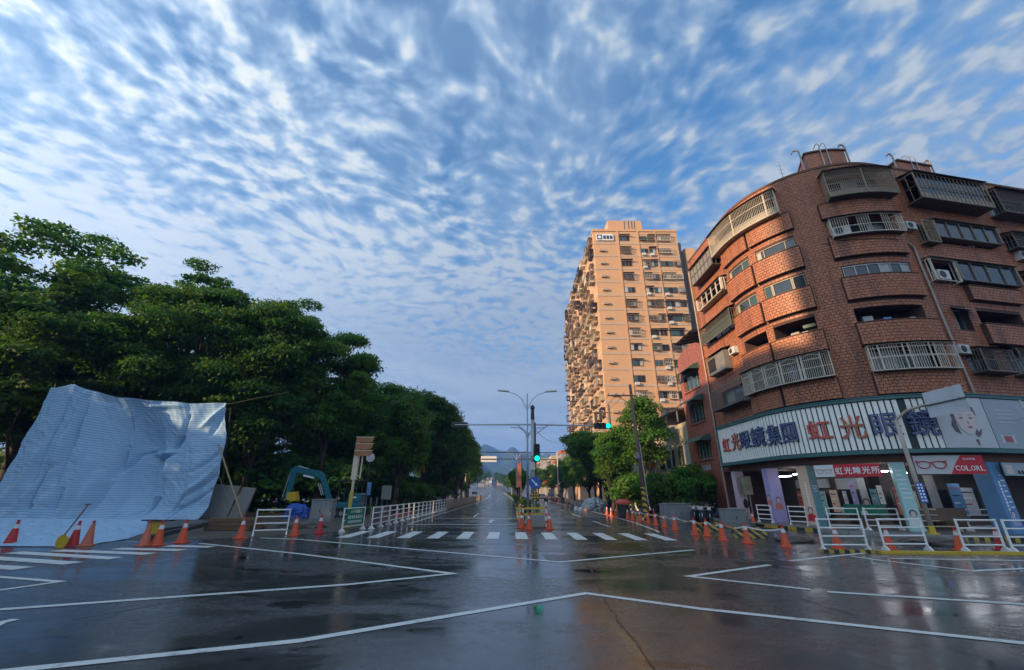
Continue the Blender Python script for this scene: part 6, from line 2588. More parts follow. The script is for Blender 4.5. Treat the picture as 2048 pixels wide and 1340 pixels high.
def limb(name, pix, th, mat, dy=0.0, parent=None):
    """a flat-sided steel limb: outline given in the side view, real thickness across"""
    m = MB()
    P = [E(*p) for p in pix]
    n = len(P)
    i0 = len(m.v)
    for s_ in (-th / 2, th / 2):
        for p in P:
            m.v.append((p.x, EY + dy + s_, p.z))
    m.f.append(tuple(range(n)))
    m.f.append(tuple(range(2 * n - 1, n - 1, -1)))
    for i in range(n):
        j = (i + 1) % n
        m.f.append((j, i, n + i, n + j))
    return m.build(name, mat, parent or ex, bevel=.015)


bm_ = limb('boom', [(653, 998), (664, 998), (656, 968), (650, 950), (645, 943), (592, 932), (586, 938), (593, 945.5), (636, 954), (644, 963)], .22, 'teal_machine')
limb('decal', [(608, 949), (629, 954), (629, 957), (608, 953)], .235, 'lettering_white', 0, bm_)
am_ = limb('arm', [(583, 936), (592, 938), (594, 948), (588, 968), (580, 990), (566, 998), (563, 997), (574, 982), (580, 955)], .18, 'teal_machine')
limb('bucket', [(578, 985), (594, 983), (596, 1001), (586, 1003), (575, 998)], .55, 'safety_yellow')
m = MB()
m.tube(E(597, 932), E(618, 938), .045, n=8)
m.tube(E(618, 938), E(645, 945), .028, n=8)
m.build('arm_cylinder', 'steel', bm_)
m = MB()
m.tube(E(581, 945), E(565, 993), .03, n=8)
m.build('bucket_cylinder', 'steel', am_)
for dy in (-.16, .16):
    m = MB()
    m.tube(E(638, 967, dy), E(645, 990, dy), .035, n=8)
    m.build('boom_cylinder', 'steel', bm_)
o0 = E(700, 1010)
m = MB()
m.bbox(o0.x - .9, o0.x + .95, EY - .75, EY + .75, .62, 1.0)
m.build('house', 'teal_machine', ex, bevel=.06)
m = MB()
m.bbox(o0.x + .05, o0.x + .95, EY - .74, EY + .74, 1.003, 1.62)
hd = m.build('engine_cover', 'teal_machine', ex, bevel=.08)
m = MB()
m.bbox(o0.x + .25, o0.x + .65, EY - .752, EY - .742, 1.3, 1.38)
m.build('decal', 'lettering_white', hd)
m = MB()
for x, y in ((-.75, -.6), (-.75, .6), (.55, -.6), (.55, .6)):
    m.bar((o0.x + x, EY + y, 1.0), (o0.x + x * .95, EY + y, 2.45), .06, .06)
m.build('canopy_post', 'machine_dark', ex)
m = MB()
m.bbox(o0.x - .95, o0.x + .75, EY - .7, EY + .7, 2.45, 2.52)
m.build('canopy', 'machine_dark', ex, bevel=.02)
m = MB()
m.bbox(o0.x - .3, o0.x + .05, EY - .25, EY + .25, 1.0, 1.2)
m.bbox(o0.x + .0, o0.x + .1, EY - .25, EY + .25, 1.2, 1.75)
m.build('seat', 'machine_dark', ex)
m = MB()
m.lathe((o0.x - .82, EY - .3, 1.25), [(.02, -.12), (.11, -.06), (.12, .04), (.05, .1)], 12)
m.build('work_lamp', 'white_unit', ex)
for dy in (-.55, .55):
    m = MB()
    pts = [(-1.0, .0), (.9, .0), (1.08, .12), (1.08, .36), (.9, .5), (-1.0, .5), (-1.15, .36), (-1.15, .12)]
    m.prism(pts, frame_matrix((o0.x, EY + dy + .17, .01), (1, 0, 0), (0, -1, 0)), .34)
    tr_ = m.build('track', 'machine_dark', ex)
    for q in range(4):
        m = MB()
        m.prism([(math.cos(s_ * math.pi / 6) * .15, math.sin(s_ * math.pi / 6) * .15) for s_ in range(12)], frame_matrix((o0.x - .8 + q * .52, EY + dy - .172, .26), (1, 0, 0), (0, -1, 0)), .02)
        m.build('roller', 'steel', tr_)
m = MB()
m.bbox(o0.x - 1.6, o0.x - 1.5, EY - .75, EY + .75, .05, .5)
m.bar((o0.x - 1.5, EY, .3), (o0.x - .5, EY, .45), .3, .12)
m.build('blade', 'teal_machine', ex)


# ------------------------------------------------ draped sheets and piles
def draped(name, P, nu, nv, mat, uvs=None, smooth=True):
    me = bpy.data.meshes.new(name)
    vs = [tuple(P(i / nu, j / nv)) for j in range(nv + 1) for i in range(nu + 1)]
    fs = [(j * (nu + 1) + i, j * (nu + 1) + i + 1, (j + 1) * (nu + 1) + i + 1, (j + 1) * (nu + 1) + i) for j in range(nv) for i in range(nu)]
    b = Vector(vs[nu // 2])
    me.from_pydata([(x - b.x, y - b.y, z - b.z) for x, y, z in vs], [], fs)
    uvl = me.uv_layers.new(name='UVMap')
    for p in me.polygons:
        p.use_smooth = smooth
        for li, vi in zip(p.loop_indices, p.vertices):
            i, j = vi % (nu + 1), vi // (nu + 1)
            uvl.data[li].uv = uvs(i / nu, j / nv)
    me.materials.append(MATS[mat])
    o = bpy.data.objects.new(name, me)
    col.objects.link(o)
    o.location = b
    return o


def poly_at(pts, t):
    t = max(0.0, min(1.0, t)) * (len(pts) - 1)
    i = min(len(pts) - 2, int(t))
    f = t - i
    f = f * f * (3 - 2 * f) * .5 + f * .5
    return pts[i][0] + (pts[i + 1][0] - pts[i][0]) * f, pts[i][1] + (pts[i + 1][1] - pts[i][1]) * f


T_TOP = [(104, 776), (146, 768), (190, 783), (240, 795), (300, 800), (375, 806), (452, 806)]
T_BOT = [(-40, 1046), (50, 1047), (130, 1049), (200, 1046), (270, 1046), (340, 1046), (404, 1042)]


def seg_d(u, v, a, b):
    pa, ba = Vector((u - a[0], v - a[1])), Vector((b[0] - a[0], b[1] - a[1]))
    t = max(0, min(1, pa.dot(ba) / ba.dot(ba)))
    return (pa - ba * t).length, t


FOLDS = [((.385, .03), (.43, .36), -.36, .014), ((.43, .36), (.47, .62), -.40, .012), ((.47, .62), (.50, .98), -.22, .016), ((.445, .40), (.53, .56), -.34, .012), ((.53, .56), (.60, .60), -.16, .012),
         ((.60, .585), (.68, .545), .26, .020), ((.68, .545), (.76, .60), .26, .020), ((.60, .55), (.68, .51), -.20, .014), ((.68, .51), (.77, .575), -.22, .014),
         ((.755, .60), (.80, .72), -.42, .012), ((.80, .72), (.845, .90), -.30, .010), ((.70, .14), (.755, .58), .30, .026), ((.66, .02), (.72, .20), -.34, .014), ((.72, .20), (.745, .40), -.16, .012),
         ((.30, .03), (.365, .48), .30, .024), ((.355, .05), (.40, .40), .24, .018), ((.19, .15), (.265, .90), .20, .020), ((.265, .90), (.275, .99), .12, .02),
         ((.235, .3), (.285, .95), -.26, .012), ((.115, .3), (.165, .9), -.22, .014), ((.15, .08), (.20, .36), -.28, .011), ((.20, .36), (.23, .44), -.16, .010), ((.10, .05), (.15, .30), .20, .016), ((.21, .05), (.23, .22), .18, .014), ((.255, .04), (.27, .26), -.22, .011),
         ((.88, .05), (.90, .55), .16, .020), ((.80, .06), (.98, .38), -.20, .011), ((.83, .04), (.99, .27), -.18, .010), ((.86, .15), (.985, .48), .16, .014), ((.90, .42), (.985, .60), -.16, .010), ((.93, .72), (.985, .95), -.16, .010), ((.90, .80), (.99, .97), .14, .012),
         ((.50, .02), (.55, .12), .16, .02), ((.56, .02), (.63, .10), -.16, .012), ((.05, .1), (.13, .6), .16, .02), ((.62, .95), (.80, .97), .12, .02), ((.33, .93), (.46, .96), -.12, .02)]


def tarp(u, v):
    bx, by = poly_at(T_BOT, u)
    tx, ty = poly_at(T_TOP, u)
    # right edge bows out, left edge runs straight down
    px = bx + (tx - bx) * v + 14 * math.sin(math.pi * v) * max(0, u - .75) / .25
    py = by + (ty - by) * v + v ** 4 * 1.5 * math.sin(u * 31) * (.4 + .6 * abs(mnoise.noise(Vector((u * 6, 0, 0)))))
    px += 5 * mnoise.noise(Vector((v * 5, 0, 3))) * (u ** 6) - 6 * abs(mnoise.noise(Vector((v * 4, 2, 3)))) * (1 - u) ** 6
    Y = 24.6 + 3.9 * u + .9 * v
    # hollow between the supports
    hol = math.exp(-((u - .58) / .17) ** 2) * (math.sin(math.pi * min(1, v * .95 + .05)) ** .7)
    dy = hol * 1.7
    for a, b, amp, wdt in FOLDS:
        dd, t = seg_d(u, v, a, b)
        dy -= 1.25 * amp * math.exp(-(dd / wdt) ** 2) * math.sin(math.pi * (.12 + .76 * t))
    q = Vector((u * 9, v * 5, 1.3))
    dy += mnoise.noise(q) * .10 + mnoise.noise(Vector((u * 26, v * 7, 4.0))) * .06 + mnoise.noise(Vector((u * 60 + v * 10, v * 14, 6.0))) * .03 + mnoise.noise(Vector((u * 40 + v * 25, v * 30, 2.0))) * .03
    if v < .12:
        dy -= (.12 - v) * 3.0 * (1 + mnoise.noise(Vector((u * 14, 0, 7))) * .8)
    P = AT(px, py, Y)
    P.y += dy * 1.15
    P.x += dy * .15
    return P


tp = draped('tarpaulin', tarp, 260, 170, 'striped_tarp', lambda u, v: (u * 11.0, v * 7.6))
tag(tp, 'tall blue and white striped tarpaulin hung like a wall in front of the left trees', 'tarpaulin')
for i, (uu, vv, tgt, lb) in enumerate(((.99, .985, (-17.6, 31.5, 9.0), 'rope tying the right top corner of the tarpaulin to the trees'), (.04, .97, (-34, 29.5, 9.5), 'rope tying the left top corner of the tarpaulin to the trees'), (.985, .42, (-17.8, 29.0, 0.0), 'guy rope at the right edge of the tarpaulin'))):
    a_ = tarp(uu, vv)
    m = MB()
    m.tube(a_, tgt, .014, n=6)
    tag(m.build('rope', 'bamboo', loc=tuple(a_)), lb, 'rope', 'tarpaulin ropes')
# the frame that carries it
fr = thing('scaffold', (-23, 27.9, 0), 'dark scaffold frame behind the striped tarpaulin', 'scaffold')
ends = []
for u in (.02, .30, .62, .99):
    tpt = tarp(u, .985) + Vector((0, .75, -.1))
    m = MB()
    m.tube((tpt.x, tpt.y + 1.6, 0), tpt, .05, n=8)
    m.build('upright', 'machine_dark', fr)
    ends.append(tpt)
for a, b in zip(ends[:-1], ends[1:]):
    m = MB()
    m.tube(a - Vector((0, 0, .12)), b - Vector((0, 0, .12)), .035, n=8)
    m.build('cross_tube', 'machine_dark', fr)
bp = thing('bamboo_prop', G(470, 1040, 0), 'leaning bamboo prop at the right edge of the tarpaulin', 'prop')
m = MB()
q0, q1 = AT(437, 888, 28.8), AT(468, 985, 28.0)
dq = (q0 - q1)
q2 = q1 - dq * (q1.z / dq.z)
bp.location = (q2.x, q2.y, 0)
m.path([q2, q1, q0], .05, 8)
m.build('cane', 'bamboo', bp)


SHT = [(-60, 1047), (285, 1052), (262, 1078), (215, 1088), (150, 1093), (60, 1096), (-60, 1094)]


def sheet(u, v):
    a = poly_at([(-70, 1050), (100, 1054), (290, 1056)], u)
    b = poly_at([(-90, 1093), (60, 1094), (150, 1094), (190, 1089), (255, 1079), (292, 1066)], u)
    p = G(b[0] + (a[0] - b[0]) * v, b[1] + (a[1] - b[1]) * v)
    n = abs(mnoise.noise(Vector((p.x * 1.5, p.y * 1.5, 3)))) * .22 + abs(mnoise.noise(Vector((p.x * 4, p.y * 3, 8)))) * .08
    p.z = .02 + n * min(1, 8 * v * (1 - v) + .1) + .35 * v ** 3
    return p


tag(draped('ground_sheet', sheet, 90, 40, 'striped_tarp', lambda u, v: (u * 9, v * 7)), 'pale striped plastic sheet crumpled on the ground before the tarpaulin', 'sheet')


def mound(name, c, sx, sy, h, mat, seed, label, cat, rz=0.0, rough=.35, grp=None, n=40):
    """a lumpy covered heap standing on the ground"""
    m = MB()
    rings = 16
    for j in range(rings + 1):
        t = j / rings
        for i in range(n):
            a = 2 * math.pi * i / n
            dirv = Vector((math.cos(a), math.sin(a), 0))
            rr = (1 - t ** 2.4)
            nz = mnoise.noise(Vector((dirv.x * 1.8 + seed, dirv.y * 1.8, t * 2.2)))
            n2 = mnoise.noise(Vector((dirv.x * 6 + seed, dirv.y * 6, t * 7)))
            n3 = abs(mnoise.noise(Vector((dirv.x * 11 + seed, dirv.y * 11, t * 5))))
            k = rr ** .55 * (1 + rough * nz + rough * .5 * n2 - rough * .5 * n3)
            x, y = dirv.x * sx / 2 * k, dirv.y * sy / 2 * k
            z = h * t * (1 + rough * .9 * mnoise.noise(Vector((x * 2.6 + seed, y * 2.6, 5)))) if j else 0
            m.v.append((c[0] + x * math.cos(rz) - y * math.sin(rz), c[1] + x * math.sin(rz) + y * math.cos(rz), c[2] + z))
    for j in range(rings):
        for i in range(n):
            k = (i + 1) % n
            m.f.append((j * n + i, j * n + k, (j + 1) * n + k, (j + 1) * n + i))
    m.f.append(tuple(rings * n + i for i in range(n)))
    return tag(m.build(name, mat, loc=tuple(c), smooth='soil' in name), label, cat, grp)


p = AT(592, 1030, 30.5)
mound('tarp_heap', (p.x, 30.5, 0), 1.7, 1.3, .95, 'blue_tarp', 2, 'bright blue tarpaulin heap below the excavator bucket', 'heap')
mound('soil_heap', tuple(G(600, 1056)), 2.2, 1.2, .32, 'mud', 4, 'low soil heap in front of the grey cabinet', 'soil heap')
mound('soil_heap', tuple(G(1590, 1083)), 1.8, 1.0, .22, 'mud', 9, 'low soil heap behind the nearest right kerb cone', 'soil heap')
mound('soil_heap', tuple(G(1870, 1090)), 2.6, 1.2, .28, 'mud', 14, 'soil heap behind the second near barrier', 'soil heap')
mound('goods_heap', tuple(G(1190, 1021)), 2.8, 2.2, 1.35, 'silver_tarp', 21, 'silver sheeted heap of goods at the right kerb', 'heap')
mound('goods_heap', tuple(G(1158, 1017)), 2.2, 2.0, .95, 'sheet_grey', 25, 'pale sheeted heap left of the silver one', 'heap')
for i, (px, py, lb) in enumerate(((1153, 1020, 'white sack at the foot of the pale heap'), (1161, 1022, 'white sack between the two heaps'), (1172, 1023, 'pinkish sack in front of the silver heap'))):
    mound('sack', tuple(G(px, py)), .6, .5, .4, 'reflective_white' if i < 2 else 'wall_pink', 30 + i, lb, 'sack', 0, .2, 'sacks by the goods', 14)
mound('grey_sack', tuple(AT(455, 1052, 24.5) * Vector((1, 1, 0)).length / 1.41421356) if False else tuple(G(458, 1050)), 1.1, .7, .3, 'sack_grey', 41, 'grey sacking beside the timber stack', 'sack')

# timber stack, concrete panels, covered car behind the single barrier
t = thing('timber_stack', G(450, 1062), 'dark stack of old timbers right of the tarpaulin', 'timber stack')
b0 = G(450, 1062)
for k in range(3):
    for i in range(5 - k):
        m = MB()
        x = b0.x + rng.uniform(-.08, .08)
        y = b0.y + .15 + i * .24 + k * .12
        m.box((x, y, .10 + k * .17), (2.3 + rng.uniform(-.3, .2), .2, .15), rng.uniform(-.04, .04))
        m.build('timber', 'wood_old', t)
for x in (-.7, .7):
    m = MB()
    m.box((b0.x + x, b0.y + .6, .013), (.15, 1.4, .025))
    m.build('skid', 'machine_dark', t)
t = thing('panel_wall', AT(470, 1030, 30) * 1.0, 'two leaning grey concrete panels right of the tarpaulin', 'panel wall')
t.location.z = 0
for a, b in (((423, 968), (477, 972)), ((482, 974), (508, 976))):
    p, q = AT(*a, 30), AT(*b, 30)
    m = MB()
    m.hexa([(p.x - .35, 29.9, 0), (q.x - .25, 29.9, 0), (q.x - .25, 30.1, 0), (p.x - .35, 30.1, 0), (p.x, 30.2, p.z), (q.x, 30.2, q.z), (q.x, 30.35, q.z), (p.x, 30.35, p.z)])
    m.build('panel', 'concrete', t, bevel=.02)
for a, b, lb in (((296, 1070), (412, 1062), 'black timber lying across the works edge'), ((300, 1080), (400, 1066), 'second black timber beside the works edge')):
    p, q = G(*a), G(*b)
    m = MB()
    m.bar(p + Vector((0, 0, .09)), q + Vector((0, 0, .3)), .16, .16)
    tag(m.build('timber', 'cage_dark', loc=tuple(p)), lb, 'timber', 'black timbers')
p = G(302, 1078)
t = thing('yellow_board', p, 'yellow board with a thin top standing behind the faded cone', 'board')
m = MB()
m.bbox(p.x - .22, p.x + .28, p.y, p.y + .06, 0, .62)
m.build('panel', 'safety_yellow', t)
m = MB()
m.bbox(p.x - .5, p.x + .6, p.y - .1, p.y + .15, .621, .66)
m.build('top', 'machine_dark', t)
p = G(120, 1096)
t = thing('shovel', p, 'shovel standing with its yellow blade on the ground before the tarpaulin', 'shovel')
m = MB()
M = frame_matrix(p + Vector((0, 0, .0)), (1, 0, 0), (0, -1, 0))
m.prism([(-.13, .02), (.13, .0), (.19, .16), (.16, .30), (.05, .38), (-.05, .38), (-.16, .30), (-.18, .14)], M, .03)
m.build('blade', 'safety_yellow', t)
m = MB()
m.path([p + Vector((0, -.02, .35)), p + Vector((.08, .12, .8)), p + Vector((.16, .25, 1.25))], .02, 8)
m.build('shaft', 'wood_old', t)
m = MB()
m.bar(p + Vector((.06, .25, 1.26)), p + Vector((.26, .25, 1.27)), .035, .035)
m.build('grip', 'wood_old', t)


# ------------------------------------------------ street-name post and mast sign in front of the shop
t = thing('mast_sign', F(6.4, .15, 1.25), 'grey curved mast in front of the optician carrying the back of a road sign', 'mast sign')
A = F(6.4, .15, 1.25)
m = MB()
m.tube(A, A + Vector((0, 0, 5.1)), .10, .085, 12)
m.build('pole', 'pipe_grey', t, smooth=True)
m = MB()
c1, c2 = F(6.75, 5.7, 1.5), F(8.3, 6.02, 2.0)
m.path([A + Vector((0, 0, 5.1)), A.lerp(c1, .3) * 1.0 + Vector((0, 0, 3.55)), c1 + Vector((0, 0, -.05)), c1.lerp(c2, .3) + Vector((0, 0, .02)), c2], .06, 8)
m.build('arm', 'pipe_grey', t)
P4 = [F(7.20, 6.30, 2.05), F(8.40, 6.72, 2.05), F(8.40, 5.48, 2.05), F(7.24, 5.16, 2.05)]
P4 = [F(7.18, 5.16, 2.08), F(8.38, 5.46, 2.08), F(8.38, 6.72, 2.08), F(7.18, 6.34, 2.08)]
nrm = (P4[1] - P4[0]).cross(P4[3] - P4[0]).normalized()
m = MB()
m.hexa([P4[0], P4[1], P4[1] - nrm * .03, P4[0] - nrm * .03, P4[3], P4[2], P4[2] - nrm * .03, P4[3] - nrm * .03])
pn = m.build('panel', 'galvanised', t)
for i in range(5):
    m = MB()
    q = P4[0].lerp(P4[1], .15 + .18 * i).lerp(P4[3].lerp(P4[2], .15 + .18 * i), .52) + nrm * .03
    m.lathe(q, [(.03, -.03), (.03, .03)], 8)
    m.build('bolt', 'steel', pn)
m = MB()
q0, q1 = P4[0].lerp(P4[3], .48) + nrm * .05, P4[1].lerp(P4[2], .48) + nrm * .05
m.bar(q0, q1, .06, .07)
m.build('brace', 'machine_dark', pn)
bpz = F(6.42, 1.9, 1.40)
m = MB()
m.prism([(-.13, -.45), (.13, -.45), (.13, .45), (-.13, .45)], frame_matrix(bpz, FT(6.4), FN(6.4)), .012)
pl = m.build('street_plate', 'sign_blue', t)
for i in range(6):
    for j in range(2):
        m = MB()
        m.prism([(-.035, -.04), (.035, -.04), (.035, .04), (-.035, .04)], frame_matrix(bpz + FN(6.4) * .014 + FT(6.4) * (-.055 + .11 * j) + Vector((0, 0, .34 - i * .135)), FT(6.4), FN(6.4)), .003)
        m.build('glyph', 'lettering_white', pl)
m = MB()
m.lathe(A, [(.22, 0), (.22, .05), (.12, .06), (.11, .35)], 12)
m.build('base', 'safety_yellow', t)
t = thing('white_bracket', F(12.0, 4.3, 1.2), 'white bracket pole at the right edge before the grey billboard', 'bracket')
m = MB()
m.tube(F(12.2, 4.6, 1.2), F(11.8, 6.2, 1.2), .05, n=8)
m.bar(F(12.0, 5.4, 1.2), F(12.6, 5.45, .5), .04, .04)
m.build('tube', 'white_unit', t)


# ------------------------------------------------ vehicles
def make_car(paint, van=False):
    t = thing('parked_car', (0, 0, 0), 'car', 'car')
    m = MB()
    if van:
        prof = [(-2.1, .35), (2.1, .35), (2.15, .9), (1.95, 1.1), (1.5, 1.75), (1.2, 1.85), (-2.0, 1.85), (-2.12, 1.0)]
    else:
        prof = [(-2.1, .35), (2.1, .35), (2.15, .7), (1.9, .88), (.95, .98), (.35, 1.42), (-1.05, 1.45), (-1.7, 1.02), (-2.1, .95)]
    m.prism(prof, frame_matrix((.85, 0, 0), (0, 1, 0), (-1, 0, 0)), 1.7)
    m.build('body', paint, t, local=True, bevel=.07)
    for s_ in (-1, 1):
        m = MB()
        zt = 1.72 if van else 1.38
        m.prism([(-1.45, 1.02), (.75, 1.02), (.32, zt), (-1.02, zt)], frame_matrix((s_ * .853 + (.0 if s_ > 0 else .012), 0, 0), (0, 1, 0), (-1, 0, 0)) , .012)
        m.build('side_window', 'glass', t, local=True)
    m = MB()
    if van:
        m.hexa([(-.75, -2.15, 1.05), (.75, -2.15, 1.05), (.75, -2.12, 1.05), (-.75, -2.12, 1.05), (-.68, -2.04, 1.7), (.68, -2.04, 1.7), (.68, -2.0, 1.7), (-.68, -2.0, 1.7)])
    else:
        m.hexa([(-.72, -1.72, 1.05), (.72, -1.72, 1.05), (.72, -1.66, 1.05), (-.72, -1.66, 1.05), (-.62, -1.13, 1.42), (.62, -1.13, 1.42), (.62, -1.07, 1.42), (-.62, -1.07, 1.42)])
    m.build('rear_window', 'glass', t, local=True)
    for s_ in (-1, 1):
        m = MB()
        m.box((s_ * .68, -2.1, .78), (.26, .08, .16))
        m.build('tail_light', 'tail_red', t, local=True)
        for y in (-1.3, 1.3):
            m = MB()
            m.prism([(math.cos(q * math.pi / 9) * .32, math.sin(q * math.pi / 9) * .32) for q in range(18)], frame_matrix((s_ * .76 - .1, y, .32), (0, 1, 0), (1, 0, 0)), .2)
            wl = m.build('wheel', 'tyre', t, local=True)
            m = MB()
            m.prism([(math.cos(q * math.pi / 6) * .19, math.sin(q * math.pi / 6) * .19) for q in range(12)], frame_matrix((s_ * .76 + (.101 if s_ > 0 else -.113), y, .32), (0, 1, 0), (1, 0, 0)), .012)
            m.build('rim', 'steel', wl, local=True)
    m = MB()
    m.box((0, -2.13, .5), (1.5, .1, .18))
    m.build('bumper', 'machine_dark', t, local=True)
    return t


for paint, van, px, py, rz, lb in (('car_white', True, 1101, 1003.5, 0, 'white van parked at the right kerb beyond the heaps'), ('car_red', False, 1083, 1003, .0, 'red car beyond the median on the right carriageway'),
                                   ('car_silver', False, 1118, 1004, 0.05, 'silver car parked beside the white van'), ('car_blue', True, 949, 999, .08, 'blue and white van past the end of the left barriers')):
    c_ = make_car(paint, van)
    p = G(px, py)
    c_.location = (p.x, p.y, rise(p.y))
    c_.rotation_euler.z = rz
    tag(c_, lb, 'car', 'parked vehicles')


def make_scooter(paint):
    t = thing('scooter', (0, 0, 0), 'scooter', 'scooter')
    for y, nm in ((-.62, 'wheel'), (.62, 'wheel')):
        m = MB()
        m.prism([(math.cos(q * math.pi / 8) * .23, math.sin(q * math.pi / 8) * .23) for q in range(16)], frame_matrix((-.06, y, .23), (0, 1, 0), (1, 0, 0)), .12)
        m.build('wheel', 'tyre', t, local=True)
    m = MB()
    m.prism([(-.85, .45), (-.3, .28), (.25, .26), (.42, .34), (.62, .8), (.52, .86), (.3, .42), (-.1, .42), (-.25, .68), (-.85, .72)], frame_matrix((-.16, 0, 0), (0, 1, 0), (1, 0, 0)), .32)
    m.build('body', paint, t, local=True, bevel=.04)
    m = MB()
    m.box((0, -.5, .77), (.28, .75, .11))
    m.build('seat', 'machine_dark', t, local=True, bevel=.04)
    m = MB()
    m.tube((0, .62, .3), (0, .46, 1.0), .03, n=8)
    m.tube((-.32, .42, 1.02), (.32, .42, 1.02), .02, n=8)
    m.build('handlebar', 'steel', t, local=True)
    for s_ in (-1, 1):
        m = MB()
        m.tube((s_ * .25, .42, 1.02), (s_ * .36, .45, 1.2), .01, n=6)
        m.box((s_ * .38, .45, 1.22), (.12, .02, .08))
        m.build('mirror', 'machine_dark', t, local=True)
    m = MB()
    m.box((0, .58, .92), (.2, .12, .16))
    m.build('headlight', 'white_unit', t, local=True, bevel=.03)
    m = MB()
    m.box((0, -.88, .62), (.16, .05, .1))
    m.build('tail_light', 'tail_red', t, local=True)
    return t


for paint, px, py, rz, lb in (('scooter_dark', 1278, 1033, 1.2, 'dark scooter left of the hazard-painted pole'), ('scooter_white', 1286, 1031, .9, 'white scooter half behind the hazard-painted pole'),
                              ('scooter_dark', 1316, 1033, 1.9, 'dark scooter right of the hazard-painted pole'), ('scooter_dark', 1432, 1040, .5, 'dark scooter in front of the row house door')):
    s_ = make_scooter(paint)
    s_.location = stand(px, py)
    s_.rotation_euler.z = rz
    tag(s_, lb, 'scooter', 'parked scooters')
for i, (px, py, rz, pt) in enumerate(((1394, 1046, 2.6, 'scooter_dark'), (1403, 1048, 2.7, 'cover_dark'), (1412, 1049, 2.5, 'scooter_dark'), (1421, 1050, 2.8, 'cover_dark'))):
    s_ = make_scooter(pt)
    s_.location = stand(px, py)
    s_.rotation_euler.z = rz
    tag(s_, '%s dark scooter right of the wide grey cabinet, in the tight row' % nth(i), 'scooter', 'parked scooters')
# red umbrella over a small stall
p = G(1249, 1036)
t = thing('stall', p, 'small dark stall under a low red canopy behind the kerb cones', 'stall')
m = MB()
m.lathe(p, [(.66, .98), (.68, 1.04), (.60, 1.18), (.38, 1.29), (.05, 1.35)], 18, .8)
m.build('canopy', 'red_canvas', t, smooth=True)
m = MB()
m.box(p + Vector((0, 0, .45)), (.7, .5, .9))
m.build('cart', 'machine_dark', t, bevel=.03)
m = MB()
m.tube(p + Vector((0, 0, .9)), p + Vector((0, 0, 1.32)), .02, n=8)
m.build('pole', 'steel', t)

# ------------------------------------------------ overhead gantry far along the avenue
GY = 100.0
t = thing('sign_gantry', (-9, GY, rise(GY)), 'thin dark overhead gantry with a white sign far along the avenue', 'gantry')
z0 = AT(990, 904.5, GY).z
z1 = AT(990, 918, GY).z
for z in (z0, z1):
    m = MB()
    m.bar((-10.5, GY, z), (11, GY, z), .18, .2)
    m.build('beam', 'machine_dark', t)
m = MB()
for i in range(12):
    x = -10.5 + i * 1.95
    m.bar((x, GY, z1), (x, GY, z0), .06, .06)
m.build('lattice', 'machine_dark', t)
for x in (-10.5, 11):
    m = MB()
    m.tube((x, GY, rise(GY)), (x, GY, z0 + .2), .16, n=10)
    m.build('post', 'galvanised', t)
a, b = AT(962, 912, GY - .3), AT(993, 924, GY - .3)
m = MB()
m.bbox(a.x, b.x, GY - .3, GY - .22, b.z, a.z)
m.build('sign_panel', 'banner_white', t)
m = MB()
m.bbox(a.x + .1, b.x - .1, GY - .33, GY - .305, a.z - .85, a.z - .6)
m.build('sign_band', 'machine_dark', t)
# second lamp farther on
for y, lb in ((75, 'second double-armed street lamp far along the median'), (125, 'farthest street lamp on the median')):
    t = thing('street_lamp', (1.0 + bend(y), y, rise(y) + .15), lb, 'street lamp')
    x, z = 1.0 + bend(y), rise(y) + .15
    m = MB()
    m.tube((x, y, z), (x, y, z + 8), .1, .05, 8)
    m.build('pole', 'galvanised', t)
    for s_ in (-1, 1):
        m = MB()
        m.path([Vector((x, y, z + 7)), Vector((x + s_ * .7, y, z + 8)), Vector((x + s_ * 1.8, y, z + 8.2))], .05, 6)
        m.build('arm', 'galvanised', t)
# houses far down the road
for i, (px, Y, w_, h, mt) in enumerate(((962, 360, 6, 5, 'wall_grey'), (971, 430, 6, 6, 'wall_beige'), (981, 470, 6, 5, 'car_white'), (990, 440, 7, 6, 'wall_grey'), (1000, 400, 6, 5, 'wall_beige'))):
    p = AT(px, 975, Y)
    t = thing('far_house', (p.x, Y, rise(Y)), '%s small house, left to right, closing the far end of the avenue' % nth(i), 'house', 'far houses')
    m = MB()
    m.bbox(p.x - w_ / 2, p.x + w_ / 2, Y, Y + 8, rise(Y) - 1, rise(Y) + h)
    m.build('wall', mt, t)
    m = MB()
    m.bbox(p.x - w_ / 2 - .3, p.x + w_ / 2 + .3, Y - .3, Y + 8.3, rise(Y) + h + .005, rise(Y) + h + .5)
    m.build('roof', 'sheet_grey', t)
    for k in range(3):
        m = MB()
        x = p.x - w_ / 2 + w_ * (k + .5) / 3
        m.bbox(x - .6, x + .6, Y - .06, Y - .004, rise(Y) + h * .55, rise(Y) + h * .8)
        m.build('window', 'glass', t)
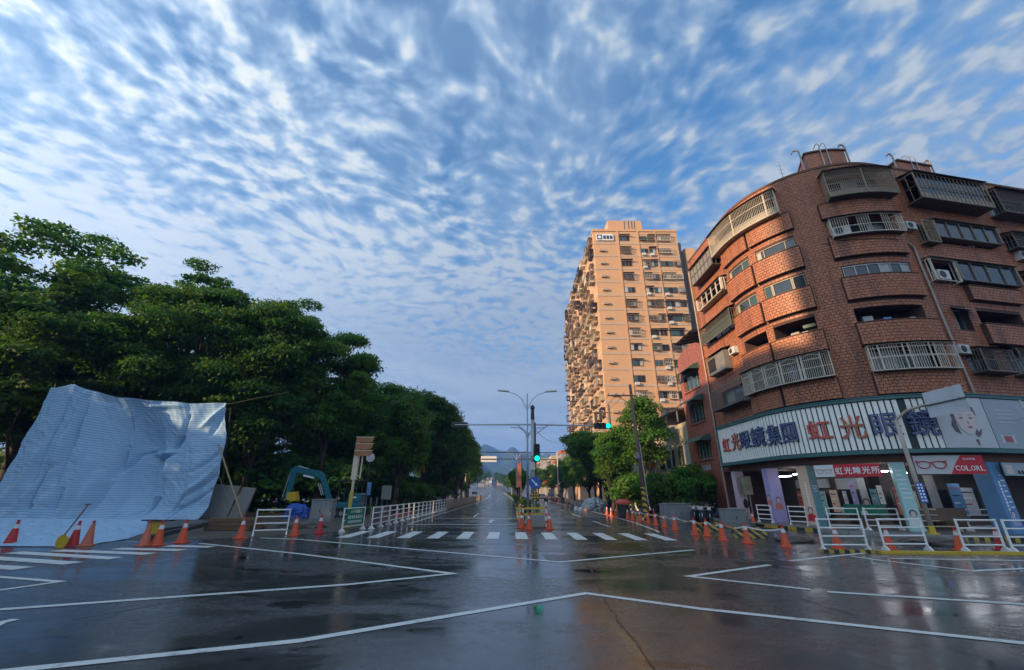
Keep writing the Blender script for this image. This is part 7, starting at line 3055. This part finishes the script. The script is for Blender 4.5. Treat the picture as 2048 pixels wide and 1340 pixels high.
for i, (px, Y, h) in enumerate(((955, 330, 13), (966, 380, 12), (1000, 360, 11), (1008, 300, 10), (993, 420, 12), (1016, 240, 9), (1024, 200, 9), (975, 450, 13))):
    p = AT(px, 975, Y)
    tree('street_b' if i % 2 else 'street_a', p.x, Y, h, '%s far tree, in order of building up the end of the avenue' % nth(i), 'far trees', i * 1.1, z=rise(Y) - .1)
# a low wall and posters between the trunks of the left grove
t = thing('grove_fence', (-11.8, 60, 0), 'dark railing fence with white posts below the left street trees', 'fence')
for i in range(34):
    y = 34 + i * 1.6
    m = MB()
    m.bbox(-11.9, -11.8, y - .05, y + .05, 0, 1.25)
    m.build('post', 'wall_grey', t)
m = MB()
for z in (.4, .8, 1.15):
    m.bar((-11.85, 34, z), (-11.85, 87, z), .04, .05)
m.build('rail', 'machine_dark', t)
for px, py, Y, w_, h, mt, lb in ((843, 938, 52, .9, .8, 'safety_yellow', 'yellow notice hanging among the left street trees'), (773, 985, 40, .9, 1.2, 'wall_grey', 'pale notice board behind the barrier row'), (738, 977, 36, .35, 1.0, 'car_blue', 'pale vertical banner right of the direction post'), (905, 958, 80, 1.6, 1.1, 'safety_yellow', 'yellow sign under the far left street trees')):
    c_ = AT(px, py, Y)
    t = thing('notice', (c_.x, Y, 0), lb, 'notice')
    m = MB()
    m.bbox(c_.x - w_ / 2, c_.x + w_ / 2, Y - .03, Y, c_.z - h / 2, c_.z + h / 2)
    m.build('panel', mt, t)
    m = MB()
    m.tube((c_.x, Y + .05, 0), (c_.x, Y + .05, c_.z + h / 2), .03, n=6)
    m.build('post', 'machine_dark', t)

# ------------------------------------------------ air
hz = MB()
hz.bbox(-1300, 1300, -320, 2300, -3, 215)
hm = bpy.data.materials.new('haze_air')
hm.use_nodes = True
ht_ = NT(hm.node_tree)
ht_.n.clear()
pv_ = ht_.new('ShaderNodeVolumePrincipled')
pv_.inputs['Color'].default_value = (0.20, 0.44, 1.0, 1)
pv_.inputs['Density'].default_value = HAZE
pv_.inputs['Anisotropy'].default_value = 0.0
ot_ = ht_.new('ShaderNodeOutputMaterial')
ht_.link(pv_.outputs[0], ot_.inputs['Volume'])
MATS['haze_air'] = hm
tag(hz.build('haze', 'haze_air'), 'thin pale haze in the air over the whole avenue', 'haze', kind='stuff')
